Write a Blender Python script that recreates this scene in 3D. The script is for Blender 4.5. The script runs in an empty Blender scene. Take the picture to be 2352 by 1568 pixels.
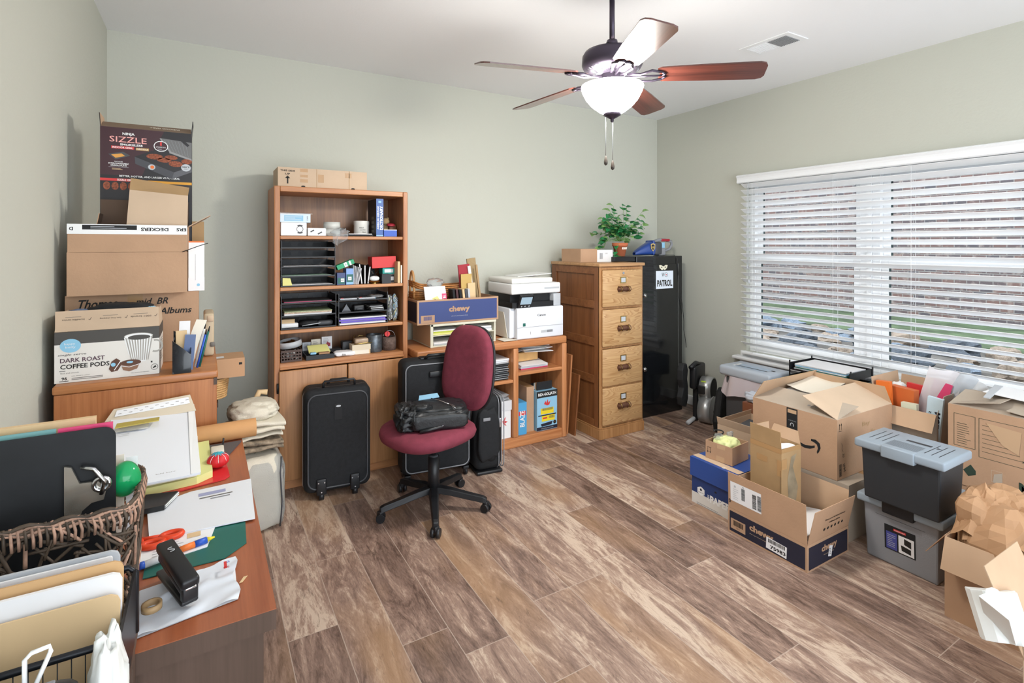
import bpy, bmesh, math, random
from mathutils import Vector, Matrix, noise
random.seed(7)
SC = bpy.context.scene
COL = SC.collection
PI = math.pi

# ------------------------------------------------------------ camera, world, light, exposure
cam = bpy.data.cameras.new('camera'); camo = bpy.data.objects.new('camera', cam); COL.objects.link(camo)
cam.sensor_fit = 'HORIZONTAL'; cam.sensor_width = 36.0
cam.lens = 1210.0 / 2352.0 * 36.0
cam.shift_x = 0.0; cam.shift_y = -224.0 / 2352.0
cam.clip_start = 0.02; cam.clip_end = 200
camo.location = (0, 0, 1.5)
camo.rotation_euler = (PI / 2, 0, -math.radians(30.4386))
SC.camera = camo
SC.view_settings.view_transform = 'Standard'; SC.view_settings.look = 'None'
SC.view_settings.exposure = 1.42; SC.view_settings.gamma = 1.0
SC.view_settings.use_curve_mapping = False
world = bpy.data.worlds.new('overcast_sky'); SC.world = world; world.use_nodes = True
bg = world.node_tree.nodes['Background']; bg.inputs[0].default_value = (0.86, 0.93, 1.0, 1); bg.inputs[1].default_value = 1.9
LAMP_STRENGTH = 62.0

# ------------------------------------------------------------ materials
def lin(h):
    h = h.lstrip('#'); o = []
    for i in (0, 2, 4):
        c = int(h[i:i+2], 16) / 255.0
        o.append(c / 12.92 if c <= .04045 else ((c + .055) / 1.055) ** 2.4)
    return (o[0], o[1], o[2], 1)
def base(name):
    m = bpy.data.materials.new(name); m.use_nodes = True
    nt = m.node_tree; return m, nt, nt.nodes, nt.links, nt.nodes['Principled BSDF']
def mat(name, col, rough=.6, metal=0., var=0., scale=12., bump=0., emit=0., trans=0., alpha=1., ior=1.45, bscale=None, st=(1, 1, 1), coat=0.):
    m, nt, N, L, P = base(name)
    c = lin(col); P.inputs['Base Color'].default_value = c
    P.inputs['Roughness'].default_value = rough; P.inputs['Metallic'].default_value = metal
    P.inputs['Transmission Weight'].default_value = trans; P.inputs['Alpha'].default_value = alpha; P.inputs['IOR'].default_value = ior
    P.inputs['Coat Weight'].default_value = coat
    if emit: P.inputs['Emission Color'].default_value = c; P.inputs['Emission Strength'].default_value = emit
    if var or bump:
        tc = N.new('ShaderNodeTexCoord'); mp = N.new('ShaderNodeMapping'); L.new(tc.outputs['Object'], mp.inputs[0]); mp.inputs['Scale'].default_value = st
        if var:
            n = N.new('ShaderNodeTexNoise'); n.inputs['Scale'].default_value = scale; n.inputs['Detail'].default_value = 5; L.new(mp.outputs[0], n.inputs['Vector'])
            r = N.new('ShaderNodeMapRange'); r.inputs['From Min'].default_value = .3; r.inputs['From Max'].default_value = .7
            r.inputs['To Min'].default_value = 1 - var; r.inputs['To Max'].default_value = 1 + var; L.new(n.outputs[0], r.inputs[0])
            x = N.new('ShaderNodeMix'); x.data_type = 'RGBA'; x.blend_type = 'MULTIPLY'; x.inputs[0].default_value = 1
            x.inputs[6].default_value = c; L.new(r.outputs[0], x.inputs[7]); L.new(x.outputs[2], P.inputs['Base Color'])
        if bump:
            n2 = N.new('ShaderNodeTexNoise'); n2.inputs['Scale'].default_value = bscale or scale * 6; n2.inputs['Detail'].default_value = 3; L.new(mp.outputs[0], n2.inputs['Vector'])
            b = N.new('ShaderNodeBump'); b.inputs['Strength'].default_value = bump; b.inputs['Distance'].default_value = .01; L.new(n2.outputs[0], b.inputs['Height']); L.new(b.outputs[0], P.inputs['Normal'])
    return m
def wood(name, c1, c2, axis='Z', rough=.45, scale=1., contrast=1., coat=.1):
    m, nt, N, L, P = base(name)
    tc = N.new('ShaderNodeTexCoord'); mp = N.new('ShaderNodeMapping'); L.new(tc.outputs['Object'], mp.inputs[0])
    s = {'X': (1.2, 22, 22), 'Y': (22, 1.2, 22), 'Z': (22, 22, 1.2)}[axis]
    mp.inputs['Scale'].default_value = [k * scale for k in s]
    a = N.new('ShaderNodeTexNoise'); a.inputs['Scale'].default_value = 1; a.inputs['Detail'].default_value = 6; a.inputs['Roughness'].default_value = .65; a.inputs['Distortion'].default_value = .6; L.new(mp.outputs[0], a.inputs['Vector'])
    mp2 = N.new('ShaderNodeMapping'); L.new(tc.outputs['Object'], mp2.inputs[0])
    s2 = {'X': (5, 170, 170), 'Y': (170, 5, 170), 'Z': (170, 170, 5)}[axis]; mp2.inputs['Scale'].default_value = s2
    b = N.new('ShaderNodeTexNoise'); b.inputs['Scale'].default_value = 1; b.inputs['Detail'].default_value = 2; L.new(mp2.outputs[0], b.inputs['Vector'])
    ad = N.new('ShaderNodeMath'); ad.operation = 'MULTIPLY_ADD'; L.new(b.outputs[0], ad.inputs[0]); ad.inputs[1].default_value = .35; L.new(a.outputs[0], ad.inputs[2])
    r = N.new('ShaderNodeMapRange'); r.inputs['From Min'].default_value = .675 - .2 / contrast; r.inputs['From Max'].default_value = .675 + .2 / contrast; L.new(ad.outputs[0], r.inputs[0])
    x = N.new('ShaderNodeMix'); x.data_type = 'RGBA'; L.new(r.outputs[0], x.inputs[0]); x.inputs[6].default_value = lin(c2); x.inputs[7].default_value = lin(c1)
    L.new(x.outputs[2], P.inputs['Base Color']); P.inputs['Roughness'].default_value = rough; P.inputs['Coat Weight'].default_value = coat; P.inputs['Coat Roughness'].default_value = .3
    return m
def rings(name, c1, c2, rough=.4, sc=(1, 1, 1), freq=9.):
    """cathedral oak grain on a drawer front (local x wide, z high)"""
    m, nt, N, L, P = base(name)
    tc = N.new('ShaderNodeTexCoord'); mp = N.new('ShaderNodeMapping'); L.new(tc.outputs['Object'], mp.inputs[0]); mp.inputs['Scale'].default_value = (2.0, 1, 14)
    oi = N.new('ShaderNodeObjectInfo'); mp.inputs['Rotation'].default_value = (0, .12, 0)
    va = N.new('ShaderNodeVectorMath'); va.operation = 'ADD'; cb = N.new('ShaderNodeCombineXYZ'); L.new(oi.outputs['Random'], cb.inputs[0]); L.new(oi.outputs['Random'], cb.inputs[1])
    sc_ = N.new('ShaderNodeVectorMath'); sc_.operation = 'SCALE'; sc_.inputs['Scale'].default_value = 13; L.new(cb.outputs[0], sc_.inputs[0])
    L.new(mp.outputs[0], va.inputs[0]); L.new(sc_.outputs[0], va.inputs[1])
    n = N.new('ShaderNodeTexNoise'); n.inputs['Scale'].default_value = .75; n.inputs['Detail'].default_value = 1.5; n.inputs['Distortion'].default_value = .3; L.new(va.outputs[0], n.inputs['Vector'])
    mu = N.new('ShaderNodeMath'); mu.operation = 'MULTIPLY'; L.new(n.outputs[0], mu.inputs[0]); mu.inputs[1].default_value = freq * 3
    fr = N.new('ShaderNodeMath'); fr.operation = 'FRACT'; L.new(mu.outputs[0], fr.inputs[0])
    po = N.new('ShaderNodeMath'); po.operation = 'POWER'; L.new(fr.outputs[0], po.inputs[0]); po.inputs[1].default_value = 2.2
    x = N.new('ShaderNodeMix'); x.data_type = 'RGBA'; L.new(po.outputs[0], x.inputs[0]); x.inputs[6].default_value = lin(c1); x.inputs[7].default_value = lin(c2)
    L.new(x.outputs[2], P.inputs['Base Color']); P.inputs['Roughness'].default_value = rough; P.inputs['Coat Weight'].default_value = .25; P.inputs['Coat Roughness'].default_value = .25
    return m
def planks():
    m, nt, N, L, P = base('plank_floor')
    def math_(op, a, b=None, c=None):
        n = N.new('ShaderNodeMath'); n.operation = op
        for i, v in enumerate((a, b, c)):
            if v is None: continue
            if isinstance(v, (int, float)): n.inputs[i].default_value = v
            else: L.new(v, n.inputs[i])
        return n.outputs[0]
    tc = N.new('ShaderNodeTexCoord'); sp = N.new('ShaderNodeSeparateXYZ'); L.new(tc.outputs['Object'], sp.inputs[0])
    u = math_('DIVIDE', math_('ADD', sp.outputs[0], 10 - .341 + .184 * .0), .184); row = math_('FLOOR', u); fu = math_('FRACT', u)
    wn = N.new('ShaderNodeTexWhiteNoise'); wn.noise_dimensions = '1D'; L.new(row, wn.inputs['W'])
    v = math_('DIVIDE', math_('ADD', math_('ADD', sp.outputs[1], 10), math_('MULTIPLY', wn.outputs['Value'], 5.)), 1.22); pl = math_('FLOOR', v); fv = math_('FRACT', v)
    cb = N.new('ShaderNodeCombineXYZ'); L.new(row, cb.inputs[0]); L.new(pl, cb.inputs[1])
    wn2 = N.new('ShaderNodeTexWhiteNoise'); wn2.noise_dimensions = '2D'; L.new(cb.outputs[0], wn2.inputs['Vector'])
    rnd = wn2.outputs['Value']
    # per plank shifted coordinates, stretched along the plank
    def stretched(sx, sy, scale, detail, rough=.6, dist=0., mul=37.):
        c2 = N.new('ShaderNodeCombineXYZ'); L.new(math_('MULTIPLY', sp.outputs[0], sx), c2.inputs[0]); L.new(math_('MULTIPLY', sp.outputs[1], sy), c2.inputs[1]); L.new(math_('MULTIPLY', rnd, mul), c2.inputs[2])
        n = N.new('ShaderNodeTexNoise'); n.inputs['Scale'].default_value = scale; n.inputs['Detail'].default_value = detail; n.inputs['Roughness'].default_value = rough; n.inputs['Distortion'].default_value = dist
        L.new(c2.outputs[0], n.inputs['Vector']); return n.outputs[0]
    big = stretched(12, 2.4, 1, 9, .7, 1.3)
    fine = stretched(80, 16, 1, 6, .75, 1.2)
    patch = stretched(3.2, 1.1, 1, 2, .5, .2)
    dark = stretched(24, 4.5, 1, 9, .78, 2.2)
    t = math_('ADD', math_('MULTIPLY', big, 1.15), math_('ADD', math_('MULTIPLY', math_('SUBTRACT', fine, .18), .5), math_('MULTIPLY', math_('SUBTRACT', rnd, .5), .22)))
    cr = N.new('ShaderNodeValToRGB'); L.new(t, cr.inputs[0]); e = cr.color_ramp.elements
    e[0].position = .42; e[0].color = lin('#4b3a32'); e[1].position = .94; e[1].color = lin('#c8b3a0')
    for p, c in ((.56, '#69544a'), (.68, '#846c60'), (.80, '#9d8374')):
        q = e.new(p); q.color = lin(c)
    # golden and grey patches
    x1 = N.new('ShaderNodeMix'); x1.data_type = 'RGBA'; x1.blend_type = 'MIX'
    r1 = N.new('ShaderNodeMapRange'); r1.inputs['From Min'].default_value = .5; r1.inputs['From Max'].default_value = .70; r1.inputs['To Max'].default_value = .6; L.new(patch, r1.inputs[0])
    L.new(r1.outputs[0], x1.inputs[0]); L.new(cr.outputs[0], x1.inputs[6]); x1.inputs[7].default_value = lin('#a98562')
    x2 = N.new('ShaderNodeMix'); x2.data_type = 'RGBA'
    r2 = N.new('ShaderNodeMapRange'); r2.inputs['From Min'].default_value = .57; r2.inputs['From Max'].default_value = .70; r2.inputs['To Max'].default_value = .8; L.new(dark, r2.inputs[0])
    L.new(r2.outputs[0], x2.inputs[0]); L.new(x1.outputs[2], x2.inputs[6]); x2.inputs[7].default_value = lin('#3c2e27')
    # seams
    du = math_('MULTIPLY', math_('MINIMUM', fu, math_('SUBTRACT', 1., fu)), .184); dv = math_('MULTIPLY', math_('MINIMUM', fv, math_('SUBTRACT', 1., fv)), 1.22)
    d = math_('MINIMUM', du, dv)
    seam = math_('LESS_THAN', d, .0017)
    x3 = N.new('ShaderNodeMix'); x3.data_type = 'RGBA'; L.new(math_('MULTIPLY', seam, .8), x3.inputs[0]); L.new(x2.outputs[2], x3.inputs[6]); x3.inputs[7].default_value = lin('#b3a193')
    L.new(x3.outputs[2], P.inputs['Base Color'])
    rr = N.new('ShaderNodeMapRange'); rr.inputs['To Min'].default_value = .3; rr.inputs['To Max'].default_value = .5; L.new(fine, rr.inputs[0]); L.new(rr.outputs[0], P.inputs['Roughness'])
    b = N.new('ShaderNodeBump'); b.inputs['Strength'].default_value = .25; b.inputs['Distance'].default_value = .004; L.new(math_('SUBTRACT', fine, math_('MULTIPLY', seam, .6)), b.inputs['Height']); L.new(b.outputs[0], P.inputs['Normal'])
    return m

CARD = mat('cardboard', '#b59275', .85, var=.07, scale=6, bump=.08, bscale=90)
CARDL = mat('cardboard_light', '#c5ad94', .85, var=.06, scale=6)
CARDD = mat('cardboard_weathered', '#a98a63', .85, var=.12, scale=7)
CARDIN = mat('cardboard_inner', '#c0a184', .9, var=.05, scale=8)
CARDG = mat('cardboard_greyed', '#b0a292', .85, var=.06, scale=6)
TAPE = mat('packing_tape', '#b08a5f', .3)
CLTAPE = mat('clear_tape', '#c2a282', .2)
WHITE = mat('white_plastic', '#e9eaea', .4)
PAPER = mat('paper', '#e8e8ea', .8)
PAPER2 = mat('paper_warm', '#e6dfd0', .8)
MANILA = mat('manila_card', '#d9bb90', .7, var=.03)
BLACK = mat('black_plastic', '#1b1c1f', .4)
BLACKM = mat('black_matt', '#1d1e20', .75)
DGREY = mat('dark_grey', '#45474b', .5)
GREY = mat('mid_grey', '#86888d', .5)
LGREY = mat('light_grey', '#b9bdc2', .45)
INK = mat('ink', '#23211f', .7)
INKG = mat('grey_ink', '#6e6a64', .7)
NAVY = mat('navy_print', '#232536', .5)
NAVYB = mat('blue_print', '#39477c', .5)
BLUE = mat('blue', '#2a56b8', .4)
LBLUE = mat('light_blue', '#8fc0dd', .5)
TEAL = mat('teal', '#2aa39a', .5)
GREEN = mat('green_print', '#2f9e70', .5)
DGREEN = mat('dark_teal_folder', '#1f6258', .45)
RED = mat('red', '#d03a3a', .5)
DRED = mat('dark_red', '#9c2230', .5)
PINK = mat('pink', '#d0406e', .5)
ORANGE = mat('orange', '#e2732f', .5)
YELLOW = mat('yellow_paper', '#dfdc8e', .7)
YELL = mat('yellow', '#e8d02c', .5)
PURPLE = mat('purple_folder', '#6a55c0', .5)
CHROME = mat('chrome', '#d0d2d6', .15, 1.)
STEEL = mat('brushed_steel', '#b9bbbd', .35, 1.)
BRASS = mat('brass', '#c2a868', .3, 1.)
CLEARP = mat('clear_plastic', '#eef2f5', .08, trans=.85, ior=1.2)
OAK = wood('oak_vertical', '#c1875a', '#92582f', 'Z')
OAKX = wood('oak_horizontal', '#c68c5c', '#a0663a', 'X')
OAKY = wood('oak_depth', '#c1875a', '#92582f', 'Y')
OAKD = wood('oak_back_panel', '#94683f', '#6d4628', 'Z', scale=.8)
PINE = wood('cabinet_side', '#8f5c36', '#6b4023', 'Z')
PINEX = wood('cabinet_rail', '#935f38', '#6f4426', 'X')
BUTT = wood('low_shelf_x', '#cf9160', '#a9683b', 'X'); BUTTZ = wood('low_shelf_z', '#cf9160', '#a9683b', 'Z')
CHERRY = wood('desk_top', '#ab633f', '#8c4a2c', 'Y', .3, coat=.3)
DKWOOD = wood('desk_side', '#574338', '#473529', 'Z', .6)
DOORW = wood('door_veneer', '#b9865a', '#97663c', 'Z', scale=.6)
OAKDR = rings('oak_drawer', '#c6a071', '#a67a4c')
MAROON = mat('maroon_fabric', '#7b3242', .9, var=.12, scale=25, bump=.25, bscale=500)
NYLON = mat('black_nylon', '#191b1e', .8, var=.2, scale=60, bump=.2, bscale=400)
CANVAS = mat('cream_canvas', '#d9d4c4', .9, var=.05, bump=.2, bscale=200)
WICK = mat('wicker', '#b0763f', .6, var=.25, scale=60)
KRAFT = mat('kraft_paper', '#ad8663', .75, var=.08, scale=6)

# ------------------------------------------------------------ mesh building
TXT = {}
def text_mesh(s, bold):
    k = (s, bold)
    if k not in TXT:
        cu = bpy.data.curves.new('t', 'FONT'); cu.body = s; cu.size = 1; cu.resolution_u = 2; cu.offset = bold
        o = bpy.data.objects.new('t', cu); COL.objects.link(o)
        dg = bpy.context.evaluated_depsgraph_get(); me = bpy.data.meshes.new_from_object(o.evaluated_get(dg))
        vs = [v.co.copy() for v in me.vertices]; fs = [tuple(p.vertices) for p in me.polygons]
        bpy.data.objects.remove(o); bpy.data.curves.remove(cu); bpy.data.meshes.remove(me)
        xs = [v.x for v in vs] or [0]; ys = [v.y for v in vs] or [0]
        TXT[k] = (vs, fs, min(xs), max(xs), min(ys), max(ys))
    return TXT[k]
V = Vector
class MB:
    def __init__(s): s.v = []; s.f = []; s.m = []; s.sm = []; s.mats = []; s.M = Matrix.Identity(4)
    def mi(s, m):
        if m not in s.mats: s.mats.append(m)
        return s.mats.index(m)
    def add(s, vs, fs, m, smooth=False, M=None):
        b = len(s.v); T = s.M @ M if M else s.M
        s.v += [T @ V(p) for p in vs]; i = s.mi(m)
        for f in fs: s.f.append(tuple(b + k for k in f)); s.m.append(i); s.sm.append(smooth)
        return s
    def box(s, x0, y0, z0, x1, y1, z1, m, M=None):
        vs = [(x0, y0, z0), (x1, y0, z0), (x1, y1, z0), (x0, y1, z0), (x0, y0, z1), (x1, y0, z1), (x1, y1, z1), (x0, y1, z1)]
        return s.add(vs, [(3, 2, 1, 0), (4, 5, 6, 7), (0, 1, 5, 4), (1, 2, 6, 5), (2, 3, 7, 6), (3, 0, 4, 7)], m, False, M)
    def rbox(s, x0, y0, z0, x1, y1, z1, r, m, seg=3, M=None, smooth=True):
        bm = bmesh.new(); bmesh.ops.create_cube(bm, size=1)
        for v in bm.verts: v.co = V(((x0 + x1) / 2 + v.co.x * (x1 - x0), (y0 + y1) / 2 + v.co.y * (y1 - y0), (z0 + z1) / 2 + v.co.z * (z1 - z0)))
        bmesh.ops.bevel(bm, geom=bm.edges[:], offset=r, segments=seg, profile=.5, affect='EDGES')
        bm.verts.index_update(); vs = [v.co.copy() for v in bm.verts]; fs = [tuple(v.index for v in f.verts) for f in bm.faces]; bm.free()
        return s.add(vs, fs, m, smooth, M)
    def prism(s, pts, z0, z1, m, M=None, smooth=False):
        n = len(pts); vs = [(p[0], p[1], z0) for p in pts] + [(p[0], p[1], z1) for p in pts]
        s.add(vs, [tuple(range(n - 1, -1, -1)), tuple(range(n, 2 * n))], m, False, M)
        b = len(s.v) - 2 * n; i = s.mi(m)
        for k in range(n): s.f.append((b + k, b + (k + 1) % n, b + n + (k + 1) % n, b + n + k)); s.m.append(i); s.sm.append(smooth)
        return s
    def slab(s, pts, t, m, nrm=None):
        pts = [V(p) for p in pts]; n = len(pts)
        if nrm is None:
            nrm = V((0, 0, 0))
            for k in range(n): nrm += pts[k].cross(pts[(k + 1) % n])
            c0 = pts[0]; nrm = V((0, 0, 0))
            for k in range(1, n - 1): nrm += (pts[k] - c0).cross(pts[k + 1] - c0)
            nrm.normalize()
        else: nrm = V(nrm)
        vs = pts + [p + nrm * t for p in pts]
        fs = [tuple(range(n - 1, -1, -1)), tuple(range(n, 2 * n))] + [(k, (k + 1) % n, n + (k + 1) % n, n + k) for k in range(n)]
        return s.add(vs, fs, m)
    def cyl(s, p0, p1, r0, r1, m, seg=16, caps=True, smooth=True):
        p0 = V(p0); p1 = V(p1); d = (p1 - p0).normalized(); a = d.orthogonal().normalized(); b = d.cross(a)
        vs = []
        for p, r in ((p0, r0), (p1, r1)):
            for k in range(seg): t = 2 * PI * k / seg; vs.append(p + (a * math.cos(t) + b * math.sin(t)) * r)
        fs = [(k, (k + 1) % seg, seg + (k + 1) % seg, seg + k) for k in range(seg)]
        s.add(vs, fs, m, smooth)
        if caps:
            i = s.mi(m); b0 = len(s.v) - 2 * seg
            s.f.append(tuple(b0 + k for k in range(seg - 1, -1, -1))); s.f.append(tuple(b0 + seg + k for k in range(seg))); s.m += [i, i]; s.sm += [False, False]
        return s
    def lathe(s, prof, m, c=(0, 0, 0), seg=24, M=None, smooth=True, sx=1, sy=1):
        vs = []; fs = []
        for r, z in prof:
            for k in range(seg): t = 2 * PI * k / seg; vs.append((c[0] + r * math.cos(t) * sx, c[1] + r * math.sin(t) * sy, c[2] + z))
        for j in range(len(prof) - 1):
            for k in range(seg): fs.append((j * seg + k, j * seg + (k + 1) % seg, (j + 1) * seg + (k + 1) % seg, (j + 1) * seg + k))
        return s.add(vs, fs, m, smooth, M)
    def tube(s, pts, r, m, seg=8, closed=False):
        pts = [V(p) for p in pts]; n = len(pts); vs = []; prev = None
        rr = r if isinstance(r, (list, tuple)) else [r] * n
        for i, p in enumerate(pts):
            if closed: d = pts[(i + 1) % n] - pts[i - 1]
            else: d = pts[min(i + 1, n - 1)] - pts[max(i - 1, 0)]
            d.normalize()
            if prev is None: a = d.orthogonal().normalized()
            else:
                a = prev - d * prev.dot(d)
                a = a.normalized() if a.length > 1e-6 else d.orthogonal().normalized()
            prev = a; b = d.cross(a)
            for k in range(seg): t = 2 * PI * k / seg; vs.append(p + (a * math.cos(t) + b * math.sin(t)) * rr[i])
        fs = []
        for i in range(n if closed else n - 1):
            j = (i + 1) % n
            for k in range(seg): fs.append((i * seg + k, i * seg + (k + 1) % seg, j * seg + (k + 1) % seg, j * seg + k))
        if not closed: fs += [tuple(range(seg - 1, -1, -1)), tuple((n - 1) * seg + k for k in range(seg))]
        return s.add(vs, fs, m, True)
    def grid(s, fn, nu, nv, m, closed_u=False, smooth=True):
        vs = [fn(i / (nu if closed_u else nu - 1), j / (nv - 1)) for j in range(nv) for i in range(nu)]
        fs = []
        for j in range(nv - 1):
            for i in range(nu if closed_u else nu - 1):
                k = (i + 1) % nu; fs.append((j * nu + i, j * nu + k, (j + 1) * nu + k, (j + 1) * nu + i))
        return s.add(vs, fs, m, smooth)
    def blob(s, c, d, m, amp=.1, freq=3., seed=0, e=.7, nu=40, nv=24, M=None, crease=False, flat=None, smooth=True):
        """lumpy rounded body: centre c, half sizes d"""
        vs = []; 
        def sp(a, e): return math.copysign(abs(a) ** e, a)
        for j in range(nv + 1):
            ph = -PI / 2 + PI * j / nv
            for i in range(nu):
                th = 2 * PI * i / nu
                p = V((sp(math.cos(ph), e) * sp(math.cos(th), e), sp(math.cos(ph), e) * sp(math.sin(th), e), sp(math.sin(ph), e)))
                q = p * freq + V((seed * 7.3, seed * 3.1, seed))
                h = noise.noise(q) + .5 * noise.noise(q * 2.1)
                if crease: h = -abs(h) * 1.6 + .3
                p = p * (1 + amp * h)
                x = V((c[0] + p.x * d[0], c[1] + p.y * d[1], c[2] + p.z * d[2]))
                if flat is not None and x.z < flat: x.z = flat
                vs.append(x)
        fs = []
        for j in range(nv):
            for i in range(nu): k = (i + 1) % nu; fs.append((j * nu + i, j * nu + k, (j + 1) * nu + k, (j + 1) * nu + i))
        return s.add(vs, fs, m, smooth, M)
    def pad(s, w, h, t, m, e=3., M=None, seg=48, bend=None, taper=0.):
        """upholstered pad lying in local xz, thickness along y"""
        vs = []; fs = []; prof = []
        for k in range(9): a = PI / 2 * k / 8; prof.append((math.sin(a) ** .5 if False else 1 - (1 - math.sin(a)) * .9999 * (1 if k else 1), -t / 2 * math.cos(a) ** .55))
        prof = [(0.0001, -t / 2), (.5, -t / 2 * .98), (.75, -t / 2 * .93), (.9, -t / 2 * .75), (.97, -t / 2 * .48), (1, 0), (.97, t / 2 * .48), (.9, t / 2 * .75), (.75, t / 2 * .93), (.5, t / 2 * .98), (0.0001, t / 2)]
        for r, y in prof:
            for k in range(seg):
                a = 2 * PI * k / seg; ca, sa = math.cos(a), math.sin(a)
                x = math.copysign(abs(ca) ** (2 / e), ca) * w / 2 * r; z = math.copysign(abs(sa) ** (2 / e), sa) * h / 2 * r
                x *= 1 + taper * z / (h / 2)
                yy = y + (bend(x, z) if bend else 0)
                vs.append((x, yy, z))
        for j in range(len(prof) - 1):
            for k in range(seg): fs.append((j * seg + (k + 1) % seg, j * seg + k, (j + 1) * seg + k, (j + 1) * seg + (k + 1) % seg))
        return s.add(vs, fs, m, True, M)
    def build(s, name, parent=None, bevel=0., sub=0, loc=None, rz=None):
        me = bpy.data.meshes.new(name); me.from_pydata([tuple(v) for v in s.v], [], s.f)
        for m in s.mats: me.materials.append(m)
        me.polygons.foreach_set('material_index', s.m); me.polygons.foreach_set('use_smooth', s.sm); me.update()
        o = bpy.data.objects.new(name, me); COL.objects.link(o)
        if parent: o.parent = parent
        if loc is not None: o.location = loc
        if rz is not None: o.rotation_euler = (0, 0, rz)
        if bevel:
            b = o.modifiers.new('Bevel', 'BEVEL'); b.width = bevel; b.segments = 2; b.limit_method = 'ANGLE'; b.angle_limit = math.radians(40)
        if sub: q = o.modifiers.new('Sub', 'SUBSURF'); q.levels = sub; q.render_levels = sub
        return o
class Face:
    """flat coordinate frame on a surface: origin at face centre, u right, v up seen from outside"""
    def __init__(s, mb, o, u, v, w=1, h=1): s.mb = mb; s.o = V(o); s.u = V(u).normalized(); s.v = V(v).normalized(); s.n = s.u.cross(s.v); s.w = w; s.h = h; s.k = 0
    def p(s, x, y, d=.0008): return s.o + s.u * x + s.v * y + s.n * d
    def rect(s, x, y, w, h, m, d=.0008, rot=0):
        c, sn = math.cos(rot), math.sin(rot)
        pts = [(-w/2, -h/2), (w/2, -h/2), (w/2, h/2), (-w/2, h/2)]
        s.mb.add([s.p(x + a * c - b * sn, y + a * sn + b * c, d) for a, b in pts], [(0, 1, 2, 3)], m); return s
    def poly(s, pts, m, d=.0008): s.mb.add([s.p(a, b, d) for a, b in pts], [tuple(range(len(pts)))], m); return s
    def disc(s, x, y, r, m, d=.0008, ry=None, seg=28):
        ry = ry or r; return s.poly([(x + r * math.cos(2 * PI * k / seg), y + ry * math.sin(2 * PI * k / seg)) for k in range(seg)], m, d)
    def ring(s, x, y, r, t, m, d=.0008, seg=28, a0=0, a1=2 * PI, ry=None):
        ry = ry or r
        vs = []; 
        for k in range(seg + 1):
            a = a0 + (a1 - a0) * k / seg; vs += [s.p(x + r * math.cos(a), y + ry * math.sin(a), d), s.p(x + (r - t) * math.cos(a), y + (ry - t) * math.sin(a), d)]
        s.mb.add(vs, [(2 * k, 2 * k + 2, 2 * k + 3, 2 * k + 1) for k in range(seg)], m); return s
    def stroke(s, pts, t, m, d=.0009):
        for (a, b), (c, e) in zip(pts, pts[1:]):
            l = math.hypot(c - a, e - b) or 1e-6; nx, ny = -(e - b) / l * t / 2, (c - a) / l * t / 2; ex, ey = (c - a) / l * t * .3, (e - b) / l * t * .3
            s.poly([(a - nx - ex, b - ny - ey), (c - nx + ex, e - ny + ey), (c + nx + ex, e + ny + ey), (a + nx - ex, b + ny - ey)], m, d)
        return s
    def frame(s, x, y, w, h, t, m, d=.0008):
        for a, b, c, e in ((x, y + h/2, w, t), (x, y - h/2, w, t), (x - w/2, y, t, h), (x + w/2, y, t, h)): s.rect(a, b, c, e, m, d)
        return s
    def text(s, t, x, y, h, m, w=None, bold=0., d=.0012, rot=0., shear=0.):
        vs, fs, x0, x1, y0, y1 = text_mesh(t, bold)
        if not vs: return s
        ky = h / max(.01, (y1 - y0)); kx = ky if w is None else w / max(.01, (x1 - x0)); c, sn = math.cos(rot), math.sin(rot); cx, cy = (x0 + x1) / 2, (y0 + y1) / 2
        out = []
        for q in vs:
            a = (q.x - cx) * kx + shear * (q.y - cy) * ky; b = (q.y - cy) * ky; out.append(s.p(x + a * c - b * sn, y + a * sn + b * c, d))
        s.mb.add(out, fs, m); return s
    def bars(s, x, y, w, h, m, seed=1, n=14, d=.0012, vert=False):
        r = random.Random(seed)
        L = h if vert else w
        p = -L / 2
        while p < L / 2:
            t = L / n * r.choice((.25, .4, .7))
            if vert: s.rect(x, y + p + t / 2, w, t, m, d)
            else: s.rect(x + p + t / 2, y, t, h, m, d)
            p += t + L / n * r.choice((.25, .4))
        return s
    def lines(s, x, y, w, h, n, m, seed=1, t=.3, d=.0012):
        r = random.Random(seed); st = h / n
        for k in range(n):
            ww = w * r.uniform(.55, 1); s.rect(x - w/2 + ww/2, y + h/2 - st * (k + .5), ww, st * t, m, d)
        return s
def thing(name, label, cat, loc=(0, 0, 0), rz=0., group=None, rot=None):
    o = bpy.data.objects.new(name, None); COL.objects.link(o); o.location = loc; o.rotation_euler = rot or (0, 0, rz); o.empty_display_size = .05
    o['label'] = label; o['category'] = cat
    if group: o['group'] = group
    return o
def tag(o, label, cat, group=None):
    o['label'] = label; o['category'] = cat
    if group: o['group'] = group
    return o
def solo(mb, name, label, cat, loc=(0, 0, 0), rz=0., group=None, bevel=0., sub=0): return tag(mb.build(name, None, bevel, sub, loc, rz), label, cat, group)
def struct(mb, name, bevel=0.): o = mb.build(name, None, bevel); o['kind'] = 'structure'; return o
def dup(root, loc, rz=None, label=None, group=None):
    r = root.copy(); COL.objects.link(r); r.location = loc
    if rz is not None: r.rotation_euler = (0, 0, rz)
    if label: r['label'] = label
    if group: r['group'] = group
    for ch in list(root.children):
        c = ch.copy(); COL.objects.link(c); c.parent = r; c.matrix_parent_inverse = ch.matrix_parent_inverse.copy()
        for g in ch.children:
            e = g.copy(); COL.objects.link(e); e.parent = c; e.matrix_parent_inverse = g.matrix_parent_inverse.copy()
    return r
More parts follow.
